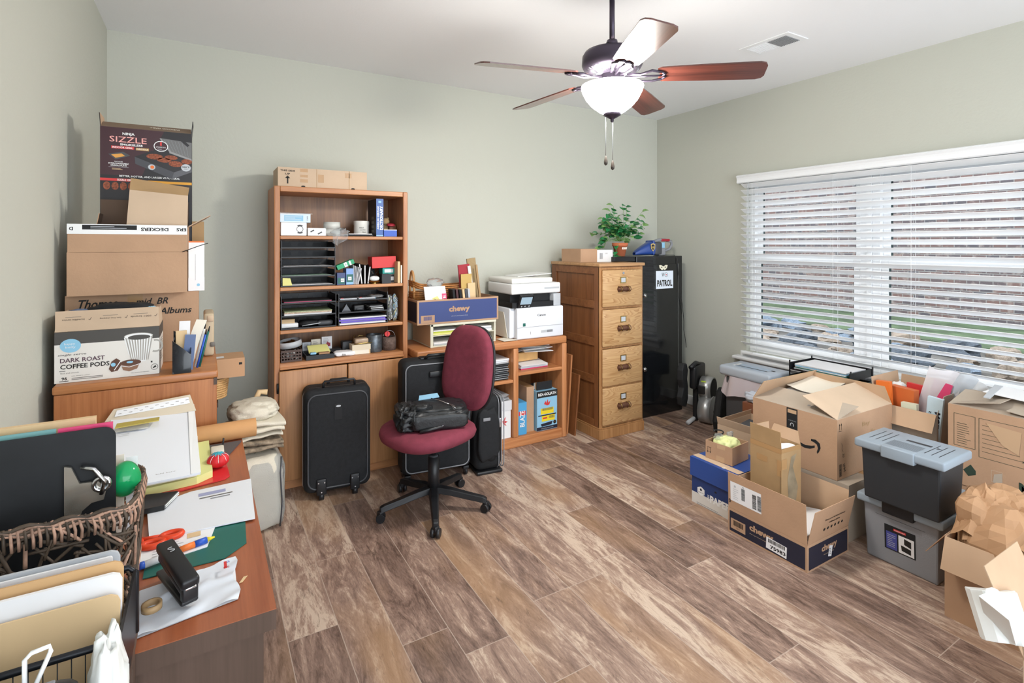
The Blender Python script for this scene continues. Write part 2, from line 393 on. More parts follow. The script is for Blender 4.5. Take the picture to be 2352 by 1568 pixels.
def sides(mb, w, d, h, z0=0.):
    return {'f': Face(mb, (0, -d/2, z0 + h/2), (1, 0, 0), (0, 0, 1), w, h), 'b': Face(mb, (0, d/2, z0 + h/2), (-1, 0, 0), (0, 0, 1), w, h),
            'l': Face(mb, (-w/2, 0, z0 + h/2), (0, -1, 0), (0, 0, 1), d, h), 'r': Face(mb, (w/2, 0, z0 + h/2), (0, 1, 0), (0, 0, 1), d, h),
            't': Face(mb, (0, 0, z0 + h), (1, 0, 0), (0, 1, 0), w, d)}
def carton(name, label, loc, w, d, h, rz=0., flaps=None, m=CARD, dec=None, group=None, inner=CARDIN, cat='box', t=.004, tape=True, closed=None):
    """cardboard box, origin at base centre. flaps: side -> (angle from upright outward in degrees, length[, end inset])"""
    o = thing(name, label, cat, loc, rz, group); mb = MB(); dec = dec or {}
    if closed is None: closed = not flaps
    if closed:
        mb.box(-w/2, -d/2, 0, w/2, d/2, h, m)
        F = sides(mb, w, d, h)
        if tape:
            if w >= d: F['t'].rect(0, 0, w, .05, TAPE, .0006)
            else: F['t'].rect(0, 0, .05, d, TAPE, .0006)
    else:
        mb.box(-w/2, -d/2, 0, w/2, d/2, t, m)
        mb.box(-w/2, -d/2, t, w/2, -d/2 + t, h, m); mb.box(-w/2, d/2 - t, t, w/2, d/2, h, m)
        mb.box(-w/2, -d/2 + t, t, -w/2 + t, d/2 - t, h, m); mb.box(w/2 - t, -d/2 + t, t, w/2, d/2 - t, h, m)
        F = sides(mb, w, d, h)
    for k, fn in dec.items():
        if k in F: fn(F[k])
    mb.build('body', o)
    H = {'f': ((-w/2, -d/2, h), (w/2, -d/2, h), (0, -1, 0)), 'b': ((w/2, d/2, h), (-w/2, d/2, h), (0, 1, 0)),
         'l': ((-w/2, d/2, h), (-w/2, -d/2, h), (-1, 0, 0)), 'r': ((w/2, -d/2, h), (w/2, d/2, h), (1, 0, 0))}
    for k, sp in (flaps or {}).items():
        ang, ln = sp[0], sp[1]; ins = sp[2] if len(sp) > 2 else 0.; fm = sp[3] if len(sp) > 3 else m
        a = math.radians(ang); p0, p1, out = (V(x) for x in H[k]); dr = V((0, 0, 1)) * math.cos(a) + out * math.sin(a); e = (p1 - p0).normalized(); nr = e.cross(dr)
        q = MB(); p0 = p0 + V((0, 0, .001)) + nr * .0; p1 = p1 + V((0, 0, .001))
        tt = t * .7; pts = [p0 + e * .002, p1 - e * .002, p1 - e * (.002 + ins) + dr * ln, p0 + e * (.002 + ins) + dr * ln]
        q.add([x - nr * tt for x in pts], [(3, 2, 1, 0)], inner); q.add(pts, [(0, 1, 2, 3)], fm)
        vs = pts + [x - nr * tt for x in pts]; q.add(vs, [(j, 4 + j, 4 + (j + 1) % 4, (j + 1) % 4) for j in range(4)], fm)
        if 'flap_' + k in dec: dec['flap_' + k](Face(q, (p0 + p1) / 2 + dr * ln / 2, e, dr, (p1 - p0).length, ln))
        if 'in_' + k in dec: dec['in_' + k](Face(q, (p0 + p1) / 2 + dr * ln / 2 - nr * tt, -e, dr, (p1 - p0).length, ln))
        q.build('flap', o)
    return o

# ------------------------------------------------------------ the setting
XL, XR, YB, YF, ZC = -.478, 3.943, 3.83, -1.7, 2.745
WALL = mat('sage_wall', '#bfc0b5', .9, bump=.12, scale=10, bscale=55)
CEIL = mat('ceiling_white', '#eff0f2', .9, bump=.05, bscale=80)
TRIM = mat('trim_white', '#eceef0', .4)
m = MB(); m.box(XL - .1, YF, -.12, XR + .2, YB + .1, 0, planks()); struct(m, 'floor')
m = MB(); m.box(XL - .1, YF, ZC, XR + .2, YB + .1, ZC + .1, CEIL); struct(m, 'ceiling')
m = MB(); m.box(XL - .1, YF, 0, XL, YB + .1, ZC, WALL); struct(m, 'wall_left')
m = MB(); m.box(XL, YB, 0, XR, YB + .1, ZC, WALL); struct(m, 'wall_back')
WY0, WY1, WZ0, WZ1 = .94, 2.82, .60, 2.05
m = MB()
m.box(XR, YF, 0, XR + .15, WY0, ZC, WALL); m.box(XR, WY1, 0, XR + .15, YB + .1, ZC, WALL)
m.box(XR, WY0, 0, XR + .15, WY1, WZ0, WALL); m.box(XR, WY0, WZ1, XR + .15, WY1, ZC, WALL); struct(m, 'wall_right')
def baseb(x0, y0, x1, y1, name): m = MB(); m.box(x0, y0, 0, x1, y1, .085, TRIM); struct(m, name, .004)
baseb(XL, YB - .014, XR, YB, 'baseboard_back'); baseb(XL, YF, XL + .014, YB - .014, 'baseboard_left'); baseb(XR - .014, YF, XR, YB - .014, 'baseboard_right')
# twin double hung windows in one opening
VIN = mat('vinyl_frame', '#f1f3f5', .35); GLS = mat('window_glass', '#ffffff', .0, trans=1., ior=1.02)
GASK = mat('window_gasket', '#3a4a4c', .5)
def window(n, y0, y1):
    m = MB(); X0, X1 = XR + .045, XR + .115
    for a in ((y0, WZ0, y0 + .05, WZ1), (y1 - .05, WZ0, y1, WZ1), (y0 + .05, WZ0, y1 - .05, WZ0 + .05), (y0 + .05, WZ1 - .05, y1 - .05, WZ1)):
        m.box(X0, a[0], a[1], X1, a[2], a[3], VIN)
    w = struct(m, 'window_%d' % n, .004)
    zm = 1.365
    for nm, x, za, zb in (('lower_sash', X0 + .01, WZ0 + .05, zm + .03), ('upper_sash', X0 + .038, zm - .03, WZ1 - .05)):
        q = MB(); s = .045; a, b = y0 + .05, y1 - .05
        q.box(x, a, za, x + .026, a + s, zb, VIN); q.box(x, b - s, za, x + .026, b, zb, VIN); q.box(x, a + s, za, x + .026, b - s, za + s, VIN); q.box(x, a + s, zb - s, x + .026, b - s, zb, VIN)
        sh = q.build(nm, w, .003)
        g = MB(); g.box(x + .012, a + s - .004, za + s - .004, x + .016, b - s + .004, zb - s + .004, GLS); g.build('pane', sh)
        k = MB(); gx = x + .006
        k.box(gx, b - s - .012, za + s, gx + .004, b - s, zb - s, GASK); k.box(gx, a + s, za + s, gx + .004, a + s + .005, zb - s, GASK); k.build('gasket', sh)
window(1, 1.905, WY1); window(2, WY0, 1.875)
m = MB(); m.box(XR + .03, 1.875, WZ0, XR + .13, 1.905, WZ1, VIN); struct(m, 'trim_2')
m = MB(); m.rbox(XR - .075, WY0 - .09, .532, XR + .045, WY1 + .09, .56, .01, TRIM); m.box(XR - .02, WY0 - .05, .46, XR, WY1 + .05, .532, TRIM); m.box(XR - .008, WY0 - .05, .56, XR - .0005, WY1 + .05, WZ0, TRIM); struct(m, 'trim_1')

# blinds over both windows
SLAT = mat('blind_slat', '#f6f8fa', .45)
t = thing('window_blind', 'wide white horizontal slat blind hanging open over the twin windows', 'blind', (XR - .045, 1.86, 0))
hw = .97
m = MB(); m.prism([(-.02, 2.075), (-.032, 2.07), (-.038, 2.062), (-.030, 2.05), (-.026, 2.035), (-.03, 2.012), (-.022, 2.005), (-.008, 2.005), (-.008, 2.075)], -hw - .03, hw + .03, TRIM, M=Matrix(((1, 0, 0, 0), (0, 0, 1, 0), (0, 1, 0, 0), (0, 0, 0, 1)))); 
m.box(-.008, hw + .022, 2.005, .044, hw + .03, 2.075, TRIM); m.box(-.008, -hw - .03, 2.005, .044, -hw - .022, 2.075, TRIM); m.build('valance', t)
m = MB(); m.box(-.004, -hw, 2.01, .042, hw, 2.06, TRIM); m.build('headrail', t)
m = MB(); pitch = .0525; z = 1.985; A = math.radians(29); sw = .031
while z > .64:
    dx, dz = math.cos(A) * sw, math.sin(A) * sw
    m.slab([(.012 - dx, -hw, z + dz), (.012 - dx, hw, z + dz), (.012 + dx, hw, z - dz), (.012 + dx, -hw, z - dz)], .0028, SLAT)
    z -= pitch
m.build('slats', t)
m = MB(); m.rbox(-.016, -hw, .585, .036, hw, .605, .006, SLAT); m.build('bottom_rail', t)
for y in (.86, .22, -.26, -.86):
    m = MB(); m.tube([(-.02, y, 2.0), (-.02, y, .6)], .0011, TRIM, 5); m.tube([(.042, y, 2.0), (.042, y, .6)], .0011, TRIM, 5); m.build('ladder_cord', t)
for y, z in ((.90, 1.32), (.885, 1.2), (-.80, 1.36)):
    m = MB(); m.tube([(-.03, y, 2.01), (-.03, y, z)], .0015, LGREY, 5); c = m.build('lift_cord', t)
    m = MB(); m.lathe([(.001, .03), (.006, .025), (.005, .012), (.011, 0), (.001, -.003)], LGREY, (-.03, y, z - .02), 10); m.build('tassel', c)

# outside
GRASS = mat('lawn', '#43523a', .95, var=.5, scale=3); DIRT = mat('gravel_bed', '#4f4c48', .95, var=.45, scale=4)
m = MB(); m.box(XR + .3, -14, -.25, 10.6, 24, -.15, DIRT); m.box(10.6, -14, -.25, 14, 24, -.13, GRASS); struct(m, 'ground_outside')
bm_, nt, N, L, P = base('neighbour_brick')
tc = N.new('ShaderNodeTexCoord'); mp = N.new('ShaderNodeMapping'); mp.inputs['Rotation'].default_value = (0, -PI/2, -PI/2); sp = N.new('ShaderNodeSeparateXYZ'); cb = N.new('ShaderNodeCombineXYZ'); L.new(tc.outputs['Object'], sp.inputs[0]); L.new(sp.outputs[1], cb.inputs[0]); L.new(sp.outputs[2], cb.inputs[1])
bt = N.new('ShaderNodeTexBrick'); bt.inputs['Scale'].default_value = 1; bt.inputs['Brick Width'].default_value = .21; bt.inputs['Row Height'].default_value = .075; bt.inputs['Mortar Size'].default_value = .008
bt.inputs['Color1'].default_value = lin('#5f4a45'); bt.inputs['Color2'].default_value = lin('#3e3f45'); bt.inputs['Mortar'].default_value = lin('#74726f'); bt.inputs['Bias'].default_value = -.1; L.new(cb.outputs[0], bt.inputs['Vector'])
nz = N.new('ShaderNodeTexNoise'); nz.inputs['Scale'].default_value = 9; nz.inputs['Detail'].default_value = 4; L.new(cb.outputs[0], nz.inputs['Vector'])
mx = N.new('ShaderNodeMix'); mx.data_type = 'RGBA'; r_ = N.new('ShaderNodeMapRange'); r_.inputs['From Min'].default_value = .52; r_.inputs['From Max'].default_value = .68; r_.inputs['To Max'].default_value = .6; L.new(nz.outputs[0], r_.inputs[0]); L.new(r_.outputs[0], mx.inputs[0]); L.new(bt.outputs[0], mx.inputs[6]); mx.inputs[7].default_value = lin('#857a74')
L.new(mx.outputs[2], P.inputs['Base Color']); P.inputs['Roughness'].default_value = .9
m = MB(); m.box(13.6, -14, -.15, 14.2, 24, 6.2, bm_); struct(m, 'neighbour_wall')
STONE = [mat('stone_blue', '#5b6672', .9, var=.35, scale=9), mat('stone_tan', '#75695d', .9, var=.3, scale=9), mat('stone_dark', '#3f454c', .9, var=.35, scale=9)]
protos = []
for k in range(5):
    q = MB(); q.blob((0, 0, 0), (1, .8, .55), STONE[k % 3], .6, 1.5, k + 3, .75, 13, 8, smooth=False); protos.append(q)
R1 = random.Random(5); meshes = []
first = [None] * 5
placed = []
for k in range(1500):
    x = R1.uniform(6.0, 10.3); y = x * R1.uniform(.28, .94) - R1.uniform(0, 1.2); i = R1.randrange(5); s = R1.uniform(.12, .32)
    if len(placed) > 110: break
    if any((x - a) ** 2 + (y - b) ** 2 < (1.22 * (s + c)) ** 2 for a, b, c in placed): continue
    placed.append((x, y, s))
    if first[i] is None: o = protos[i].build('rock'); first[i] = o
    else: o = first[i].copy(); COL.objects.link(o)
    o.location = (x, y, -.15 + s * .25); o.scale = (s, s, s * R1.uniform(.7, 1.1)); o.rotation_euler = (0, 0, R1.uniform(0, 6.2))
    tag(o, 'rough landscaping rock lying in the gravel bed outside the window', 'rock', 'landscaping rocks outside the window')

# ------------------------------------------------------------ ceiling fan and vent
FANM = mat('fan_bronze', '#4a4350', .35, .7); BLADE = wood('fan_blade_wood', '#6b3a30', '#40231f', 'X', .22, coat=.6); BLADE_T = mat('fan_blade_edge', '#2c1e20', .4)
BOWL = mat('lit_frosted_glass', '#fffaf2', .4, emit=LAMP_STRENGTH)
t = thing('ceiling_fan', 'bronze five blade ceiling fan on a long downrod with lit frosted bowl', 'ceiling fan', (1.65, 1.885, 0))
m = MB(); m.lathe([(.001, ZC), (.075, ZC), (.07, ZC - .03), (.045, ZC - .065), (.016, ZC - .075)], FANM); m.build('canopy', t)
m = MB(); m.cyl((0, 0, 2.42), (0, 0, ZC - .06), .0125, .0125, FANM, 16); m.build('downrod', t)
m = MB(); m.lathe([(.014, 2.455), (.024, 2.45), (.028, 2.43), (.02, 2.415), (.04, 2.405)], FANM, seg=20); m.box(-.03, -.006, 2.425, .03, .006, 2.437, BLACK); m.build('coupling', t)
m = MB(); m.lathe([(.03, 2.41), (.09, 2.405), (.128, 2.392), (.138, 2.375), (.14, 2.335), (.136, 2.325), (.13, 2.315), (.105, 2.30), (.06, 2.29), (.05, 2.285)], FANM, seg=48)
m.build('motor_housing', t)
m = MB()
for k in range(40):
    a = 2 * PI * k / 40; c, s_ = math.cos(a), math.sin(a); m.slab([(.07 * c - .002 * s_, .07 * s_ + .002 * c, 2.289), (.07 * c + .002 * s_, .07 * s_ - .002 * c, 2.289), (.122 * c + .003 * s_, .122 * s_ - .003 * c, 2.308), (.122 * c - .003 * s_, .122 * s_ + .003 * c, 2.308)], .003, CHROME)
m.build('vent_ring', t)
m = MB(); m.lathe([(.055, 2.29), (.055, 2.255), (.062, 2.25), (.062, 2.235), (.06, 2.228)], FANM, seg=32); m.build('switch_housing', t)
TH = math.radians(30.4386)
for ang in (-86, -14, 58, 130, 202):
    a = math.radians(ang) - TH
    Mz = Matrix.Rotation(a, 4, 'Z') @ Matrix.Translation((.1, 0, 2.278)) @ Matrix.Rotation(math.radians(2.2), 4, 'Y') @ Matrix.Rotation(math.radians(-13), 4, 'X')
    pts = [(.105, -.045), (.125, -.058), (.30, -.066), (.53, -.070), (.553, -.060), (.562, -.04), (.562, .04), (.553, .060), (.53, .070), (.30, .066), (.125, .058), (.105, .045), (.112, .015), (.118, 0), (.112, -.015)]
    m = MB(); m.prism(pts, 0, .006, BLADE); b = m.build('blade', t); b.matrix_local = Mz
    q = MB(); q.tube([(-.03, -.022, -.004), (.03, -.03, -.012), (.08, -.045, -.004), (.125, -.03, -.004)], .006, FANM); q.tube([(-.03, .022, -.004), (.03, .03, -.012), (.08, .045, -.004), (.125, .03, -.004)], .006, FANM)
    q.tube([(.125, -.03, -.004), (.14, -.01, -.004), (.125, 0, -.004), (.14, .01, -.004), (.125, .03, -.004)], .005, FANM); q.cyl((-.04, 0, -.006), (.13, 0, -.004), .006, .004, FANM, 8); q.build('blade_bracket', b)
m = MB(); m.lathe([(.05, 2.236), (.142, 2.236)], mat('bowl_top_glass', '#fffaf2', .4, emit=17.), seg=48); m.lathe([(.142, 2.236), (.144, 2.230), (.138, 2.210), (.120, 2.175), (.095, 2.145), (.06, 2.118), (.035, 2.105), (.001, 2.10)], BOWL, seg=48); m.build('bowl_shade', t)
m = MB(); m.lathe([(.042, 2.112), (.04, 2.100), (.022, 2.09), (.008, 2.082), (.008, 2.072), (.001, 2.066)], FANM, seg=20); m.build('finial', t)
for dx, dy, z0, zb in ((-.026, .014, 2.112, 1.912), (.0, -.004, 2.075, 1.89)):
    m = MB(); m.tube([(dx, dy, z0), (dx, dy, zb)], .0016, STEEL, 6); c = m.build('pull_chain', t)
    m = MB(); m.lathe([(.001, .0), (.005, -.006), (.009, -.03), (.008, -.04), (.001, -.046)], mat('fob_wood', '#3b332c', .5), (dx, dy, zb), 12); m.build('fob', c)
t = thing('ceiling_vent', 'white rectangular air vent register flush in the ceiling beside the fan', 'vent', (3.06, 2.005, ZC))
m = MB(); m.box(-.105, -.165, -.006, .105, .165, 0, TRIM); m.build('frame', t, .003)
m = MB()
for k in range(26):
    y = -.13 + k * .0104; 
    if k < 12: m.box(-.07, y, -.010, .07, y + .0035, -.006, mat('vent_slot', '#8a8c8e', .6) if k == 0 else bpy.data.materials['vent_slot'])
    else: m.box(-.07, y, -.008, .07, y + .003, -.006, TRIM)
m.build('louvres', t)

# ------------------------------------------------------------ bookcase
BX0, BX1, BY0, BY1, BH = .37, 1.205, 3.45, 3.80, 1.852
bc = thing('bookcase', 'tall oak bookcase with open shelves above two cupboard doors', 'bookcase', (BX0, BY0, 0)); W_ = BX1 - BX0; Dp = BY1 - BY0
for x in (0, W_ - .034):
    m = MB(); m.box(x, 0, 0, x + .034, Dp, BH - .0, OAK); m.build('side_panel', bc, .006)
m = MB(); m.box(.034, 0, BH - .034, W_ - .034, Dp, BH - .001, OAKX); m.build('top_panel', bc, .004)
m = MB(); m.box(.034, Dp - .012, .08, W_ - .034, Dp - .002, BH - .034, OAKD); m.build('back_panel', bc)
SH = (1.549, 1.235, .973, .775)
for z in SH[:3]:
    m = MB(); m.box(.034, .004, z - .021, W_ - .034, Dp - .012, z, OAKX); m.build('shelf', bc, .004)
m = MB(); m.box(.034, .0, .742, W_ - .034, Dp - .012, SH[3], OAKX); m.rbox(.03, -.012, .738, W_ - .03, .0, .752, .004, OAKX); m.build('ledge', bc)
xm = .430
for a, b in ((.026, xm - .003), (xm + .003, W_ - .026)):
    m = MB(); m.rbox(a, -.02, .065, b, -.001, .732, .006, DOORW); m.build('door', bc)
m = MB(); m.box(.034, .03, 0, W_ - .034, .05, .08, OAKX); m.build('plinth', bc)
m = MB(); m.cyl((.02, -.008, .60), (.02, -.008, .66), .006, .006, BLACK, 10); m.build('hinge', bc)

def shx(px): return .408 + (px - 643) * .00270   # (plan position along the shelf front)
Z1, Z2, Z3, Z4 = [z + .001 for z in SH]
YS = 3.50
# top of the bookcase
def dec(F):
    F.text('THIS SIDE', -F.w/2 + .055, .038, .011, INK, .085, .02); F.text('UP', -F.w/2 + .055, .018, .011, INK, .028, .02)
    F.rect(-F.w/2 + .055, -.022, .008, .038, INK); F.poly([(-F.w/2 + .04, -.008), (-F.w/2 + .07, -.008), (-F.w/2 + .055, .008)], INK)
    for x, y, w, h in ((-.12, .045, .045, .02), (-.12, .01, .045, .015), (-.12, -.02, .045, .02), (-.02, .0, .035, .05), (.15, .03, .04, .03)): F.rect(x, y, w, h, TAPE)
    F.rect(-.045, 0, .003, F.h, CARDD); F.rect(.155, 0, .004, F.h, CARDD)
    F.disc(-.125, -.055, .012, INK, ry=.006); F.disc(.18, -.055, .012, INK, ry=.006)
carton('cardboard_box', 'long flat cardboard box on top of the bookcase with an upward arrow', (.665, 3.60, BH + .001), .54, .24, .117, m=CARDL, dec={'f': dec})
# shelf 1
m = MB(); m.rbox(-.075, -.07, 0, .075, .07, .083, .003, WHITE, 1, smooth=False); F = sides(m, .15, .14, .083)['f']
F.ring(.035, 0, .02, .003, DGREY); F.ring(.035, 0, .028, .008, DGREY, a0=.9, a1=2.2); F.ring(.035, 0, .028, .008, DGREY, a0=4.1, a1=5.4)
solo(m, 'storage_box', 'white box with a round grey emblem at the left of the top shelf', 'box', (.487, 3.56, Z1))
m = MB(); m.box(-.088, -.06, 0, .088, .06, .052, mat('pale_blue_card', '#cfe0ee', .5)); F = sides(m, .176, .12, .052)['f']; F.rect(-.01, 0, .11, .035, LBLUE); F.lines(-.01, 0, .1, .03, 6, WHITE, 2, .2, .0016); F.text('CARE', .07, 0, .008, INKG, rot=PI/2)
m.slab([(-.09, -.062, .0525), (.1, -.062, .053), (.1, .055, .062), (-.09, .055, .067)], .002, PAPER)
solo(m, 'carton', 'pale blue carton with a loose lid lying on the white box', 'box', (.498, 3.56, Z1 + .084))
m = MB(); m.rbox(-.055, -.035, 0, .055, .035, .05, .003, WHITE, 1, smooth=False); F = sides(m, .11, .07, .05)['f']; F.rect(-.028, .006, .024, .008, DGREY, rot=.5); F.rect(.018, -.006, .028, .008, DGREY, rot=.5)
solo(m, 'carton', 'small white carton with slanted grey marks beside the tape rolls', 'box', (.622, 3.52, Z1))
m = MB()
for z in (0, .046): m.lathe([(.038, z), (.052, z), (.052, z + .044), (.038, z + .044), (.038, z)], mat('tape_roll', '#c9cbc6', .25, var=.1, scale=30) if z == 0 else bpy.data.materials['tape_roll'], seg=28)
solo(m, 'tape_roll', 'stacked rolls of clear packing tape on the top shelf', 'tape', (.722, 3.53, Z1))
m = MB(); m.blob((0, 0, .025), (.055, .035, .025), CLEARP, .5, 3, 4, 1, 26, 14, flat=.001)
m.grid(lambda u, v: (-.05 + u * .09 + .01 * math.sin(9 * u), -.036 - .006 * math.sin(7 * u + 3 * v), .012 - v * (.055 + .02 * math.sin(5 * u))), 12, 8, CLEARP)
solo(m, 'plastic_wrap', 'crumpled clear plastic wrap drooping over the edge of the top shelf', 'wrap', (.76, 3.482, Z1))
m = MB(); m.box(-.09, -.1, 0, .09, .1, .012, BLACKM); m.slab([(-.07, -.11, .0125), (.08, -.11, .0125), (.09, .06, .014), (-.06, .06, .014)], .004, PAPER)
solo(m, 'folder', 'thin black folder with white sheets lying on the top shelf', 'folder', (.885, 3.575, Z1))
m = MB(); m.lathe([(.001, 0), (.046, 0), (.05, .005), (.05, .075), (.052, .08), (.052, .1), (.05, .105), (.001, .105)], mat('stoneware', '#dcdad4', .4), seg=28)
Ff = Face(m, (-.0, -.052, .04), (1, 0, 0), (0, 0, 1)); Ff.text('FIRST', -.012, .018, .009, INK); Ff.text('CLASS', -.004, .004, .009, INK); Ff.text('MAIL', .006, -.012, .009, INK)
solo(m, 'canister', 'round white canister with small black lettering behind the dictionary', 'canister', (.935, 3.62, Z1 + .001))
m = MB(); m.box(-.024, -.1, 0, .024, .1, .252, mat('dictionary_blue', '#3f63a5', .45)); m.box(-.0245, -.1, 0, -.0235, .1, .252, mat('dictionary_side', '#2b2c33', .5)); m.box(-.021, -.096, .2522, .021, .1, .2528, PAPER)
F = Face(m, (0, -.1, .126), (1, 0, 0), (0, 0, 1)); F.rect(0, 0, .048, .252, bpy.data.materials['dictionary_blue']); F.text('DICTIONARY', .010, -.002, .02, WHITE, .16, .03, d=.0016, rot=PI/2); F.text('AMERICAN HERITAGE', -.012, -.002, .012, WHITE, .155, .02, d=.0016, rot=PI/2); F.rect(0, .105, .02, .014, LBLUE, .0014); F.rect(0, -.12, .048, .006, LBLUE, .0014)
F = Face(m, (-.0246, 0, .126), (0, -1, 0), (0, 0, 1))
for z in (.0, -.03, -.06, -.09): F.rect(.02, z, .06, .018, INKG)
solo(m, 'dictionary', 'thick blue dictionary standing upright on the top shelf', 'book', (1.024, 3.59, Z1))
m = MB(); m.box(-.044, -.04, 0, .044, .04, .042, BLUE); m.box(-.044, -.04, .042, .044, .04, .046, PAPER)
solo(m, 'box', 'small bright blue box beside the dictionary on the top shelf', 'box', (1.094, 3.52, Z1))
m = MB(); FUR = mat('bear_fur', '#a08660', .95, bump=.3, bscale=300); m.blob((0, 0, .045), (.035, .03, .045), FUR, .1, 3, 1, 1, 20, 12, flat=0); m.blob((0, -.01, .105), (.028, .026, .025), FUR, .05, 3, 2, 1, 18, 10); m.blob((-.022, 0, .127), (.009, .006, .009), FUR, .05, 3, 2, 1, 10, 6); m.blob((.02, 0, .127), (.009, .006, .009), FUR, .05, 3, 2, 1, 10, 6)
tb = thing('plush_bear', 'small tan plush bear with a dark red cap behind the blue box', 'toy', (1.10, 3.625, Z1)); m.build('body', tb)
m = MB(); m.blob((.025, -.03, .095), (.03, .02, .01), DRED, .05, 3, 2, .8, 18, 8, M=Matrix.Rotation(.3, 4, 'X')); m.build('cap', tb)
m = MB(); m.rbox(-.025, -.03, 0, .025, .03, .085, .008, mat('brown_leather', '#6a4428', .6, var=.2), 3); solo(m, 'leather_case', 'small brown leather case at the right end of the top shelf', 'case', (1.139, 3.60, Z1))

# letter trays
def letter_trays(label, x0, x1, y0, z0, n, pitch, group, dep=.26, posts=True, lip=False, m_=BLACK):
    t = thing('letter_tray_stack', label, 'letter tray', ((x0 + x1) / 2, y0, z0), 0, group); w = (x1 - x0) / 2
    for k in range(n):
        m = MB(); z = k * pitch; m.box(-w, 0, z, w, dep, z + .003, m_); m.box(-w, 0, z + .003, -w + .003, dep, z + .042, m_); m.box(w - .003, 0, z + .003, w, dep, z + .042, m_); m.box(-w + .003, dep - .004, z + .003, w - .003, dep, z + .045, m_)
        m.box(-w + .003, 0, z + .003, w - .003, .003, z + .008, m_); F = Face(m, (0, dep - .004, z + .025), (1, 0, 0), (0, 0, 1))
        for q in (-.32, 0, .32): F.poly([(q * w * 1.8 - .03, -.015), (q * w * 1.8 + .03, -.015), (q * w * 1.8 + .022, .013), (q * w * 1.8 - .022, .013)], DGREY)
        m.build('tray', t)
    for x in (-w, w):
        H = (n - 1) * pitch + .05
        for y in (.001, dep - .02): m = MB(); m.box(x - .004 if x > 0 else x, y, 0, x if x > 0 else x + .004, y + .012, H, DGREY); m.build('post', t)
    return t
TG = 'letter trays in the bookcase'
letter_trays('stack of five black letter trays at the left of the second shelf', .412, .735, 3.485, Z2, 5, .059, TG)
letter_trays('three tier black letter tray at the left of the third shelf', .412, .738, 3.475, Z3, 3, .078, TG)
letter_trays('three tier black letter tray holding purple folders in the third shelf', .752, 1.075, 3.475, Z3, 3, .078, TG)
def stack(name, label, cat, loc, w, d, layers, rz=0., group=None, seed=1):
    r = random.Random(seed); m = MB(); z = 0.0
    for tck, mt in layers:
        dx, dy, a = r.uniform(-.006, .006), r.uniform(-.008, .008), r.uniform(-.03, .03)
        M_ = Matrix.Translation((dx, dy, 0)) @ Matrix.Rotation(a, 4, 'Z'); m.box(-w/2, -d/2, z, w/2, d/2, z + tck, mt, M=M_); z += tck + .0004
    return solo(m, name, label, cat, loc, rz, group)
for k, (l, ls) in enumerate((('white sheets lying in the lowest of the five letter trays', [(.006, PAPER)]), ('pale green sheet in the second lowest of the five letter trays', [(.004, mat('mint_paper', '#b9d6c4', .7))]), ('thin white sheets in the middle of the five letter trays', [(.004, PAPER)]))):
    stack('paper_stack', l, 'paper', (.573, 3.60, Z2 + .0045 + .059 * k), .29, .2, ls, seed=k)
m = MB(); m.slab([(-.025, 0, 0), (.03, 0, .0), (.018, 0, .045), (-.025, 0, .048)], .0015, YELLOW); solo(m, 'sticky_note', 'pale yellow sticky note hanging at the left of the tray stack', 'note', (.447, 3.482, Z2 + .008))
stack('magazine_stack', 'colourful magazines lying in the middle tier of the left tray', 'magazine', (.575, 3.59, Z3 + .0825), .28, .21, [(.012, PAPER), (.008, mat('floral_print', '#b6a08a', .5, var=.4, scale=90)), (.004, mat('floral_print_b', '#a9b58e', .5, var=.4, scale=120))])
stack('paper_stack', 'loose sheets lying in the top tier of the left tray', 'paper', (.575, 3.59, Z3 + .161), .28, .2, [(.003, LGREY), (.003, PINK), (.002, DGREY)])
m = MB(); m.rbox(-.05, -.04, 0, .05, .04, .028, .006, WHITE); m.box(-.045, -.03, .0285, .03, .03, .052, MANILA); solo(m, 'tape_gun_box', 'white tray with a tan carton in the bottom left letter tray', 'box', (.468, 3.56, Z3 + .004))
m = MB(); m.blob((0, 0, .02), (.06, .05, .02), BLACKM, .1, 2, 3, .8, 24, 12, flat=0); m.tube([(-.05, -.05, .008), (0, -.058, .014), (.06, -.055, .02)], .003, LGREY); solo(m, 'glasses_case', 'black zipped case in the bottom left letter tray', 'case', (.588, 3.565, Z3 + .004))
m = MB(); m.rbox(-.048, -.045, 0, .048, .045, .032, .012, DGREY); solo(m, 'pouch', 'dark grey pouch at the right of the bottom left letter tray', 'pouch', (.680, 3.56, Z3 + .004))
stack('folder_stack', 'purple and white folders piled in the lowest right letter tray', 'folder', (.912, 3.59, Z3 + .0045), .30, .22, [(.006, PAPER), (.004, LGREY), (.009, PURPLE), (.003, LGREY), (.009, PURPLE), (.005, PAPER), (.005, PAPER), (.006, BLACKM)], seed=4)
def calc(label, x, z):
    t = thing('calculator', label, 'calculator', (x, 3.535, z), 0, 'calculators in the top right letter tray'); m = MB(); m.rbox(-.055, -.04, 0, .055, .04, .012, .004, LGREY); m.build('body', t)
    m = MB()
    for i in range(5):
        for j in range(3): m.box(-.045 + i * .019, -.03 + j * .02, .012, -.031 + i * .019, -.016 + j * .02, .0145, RED if (i == 0 and j == 0) else BLACK)
    m.build('keys', t)
calc('left grey calculator with dark keys in the top right letter tray', .82, Z3 + .160)
calc('right grey calculator with dark keys in the top right letter tray', .94, Z3 + .160)
m = MB(); m.blob((0, 0, .012), (.05, .05, .012), CLEARP, .3, 3, 8, .8, 20, 10, flat=0); m.rbox(-.05, -.06, .0, -.015, -.045, .008, .002, LBLUE, 1); solo(m, 'plastic_bag', 'clear plastic bag with a blue tab in the top right letter tray', 'bag', (1.015, 3.56, Z3 + .161))
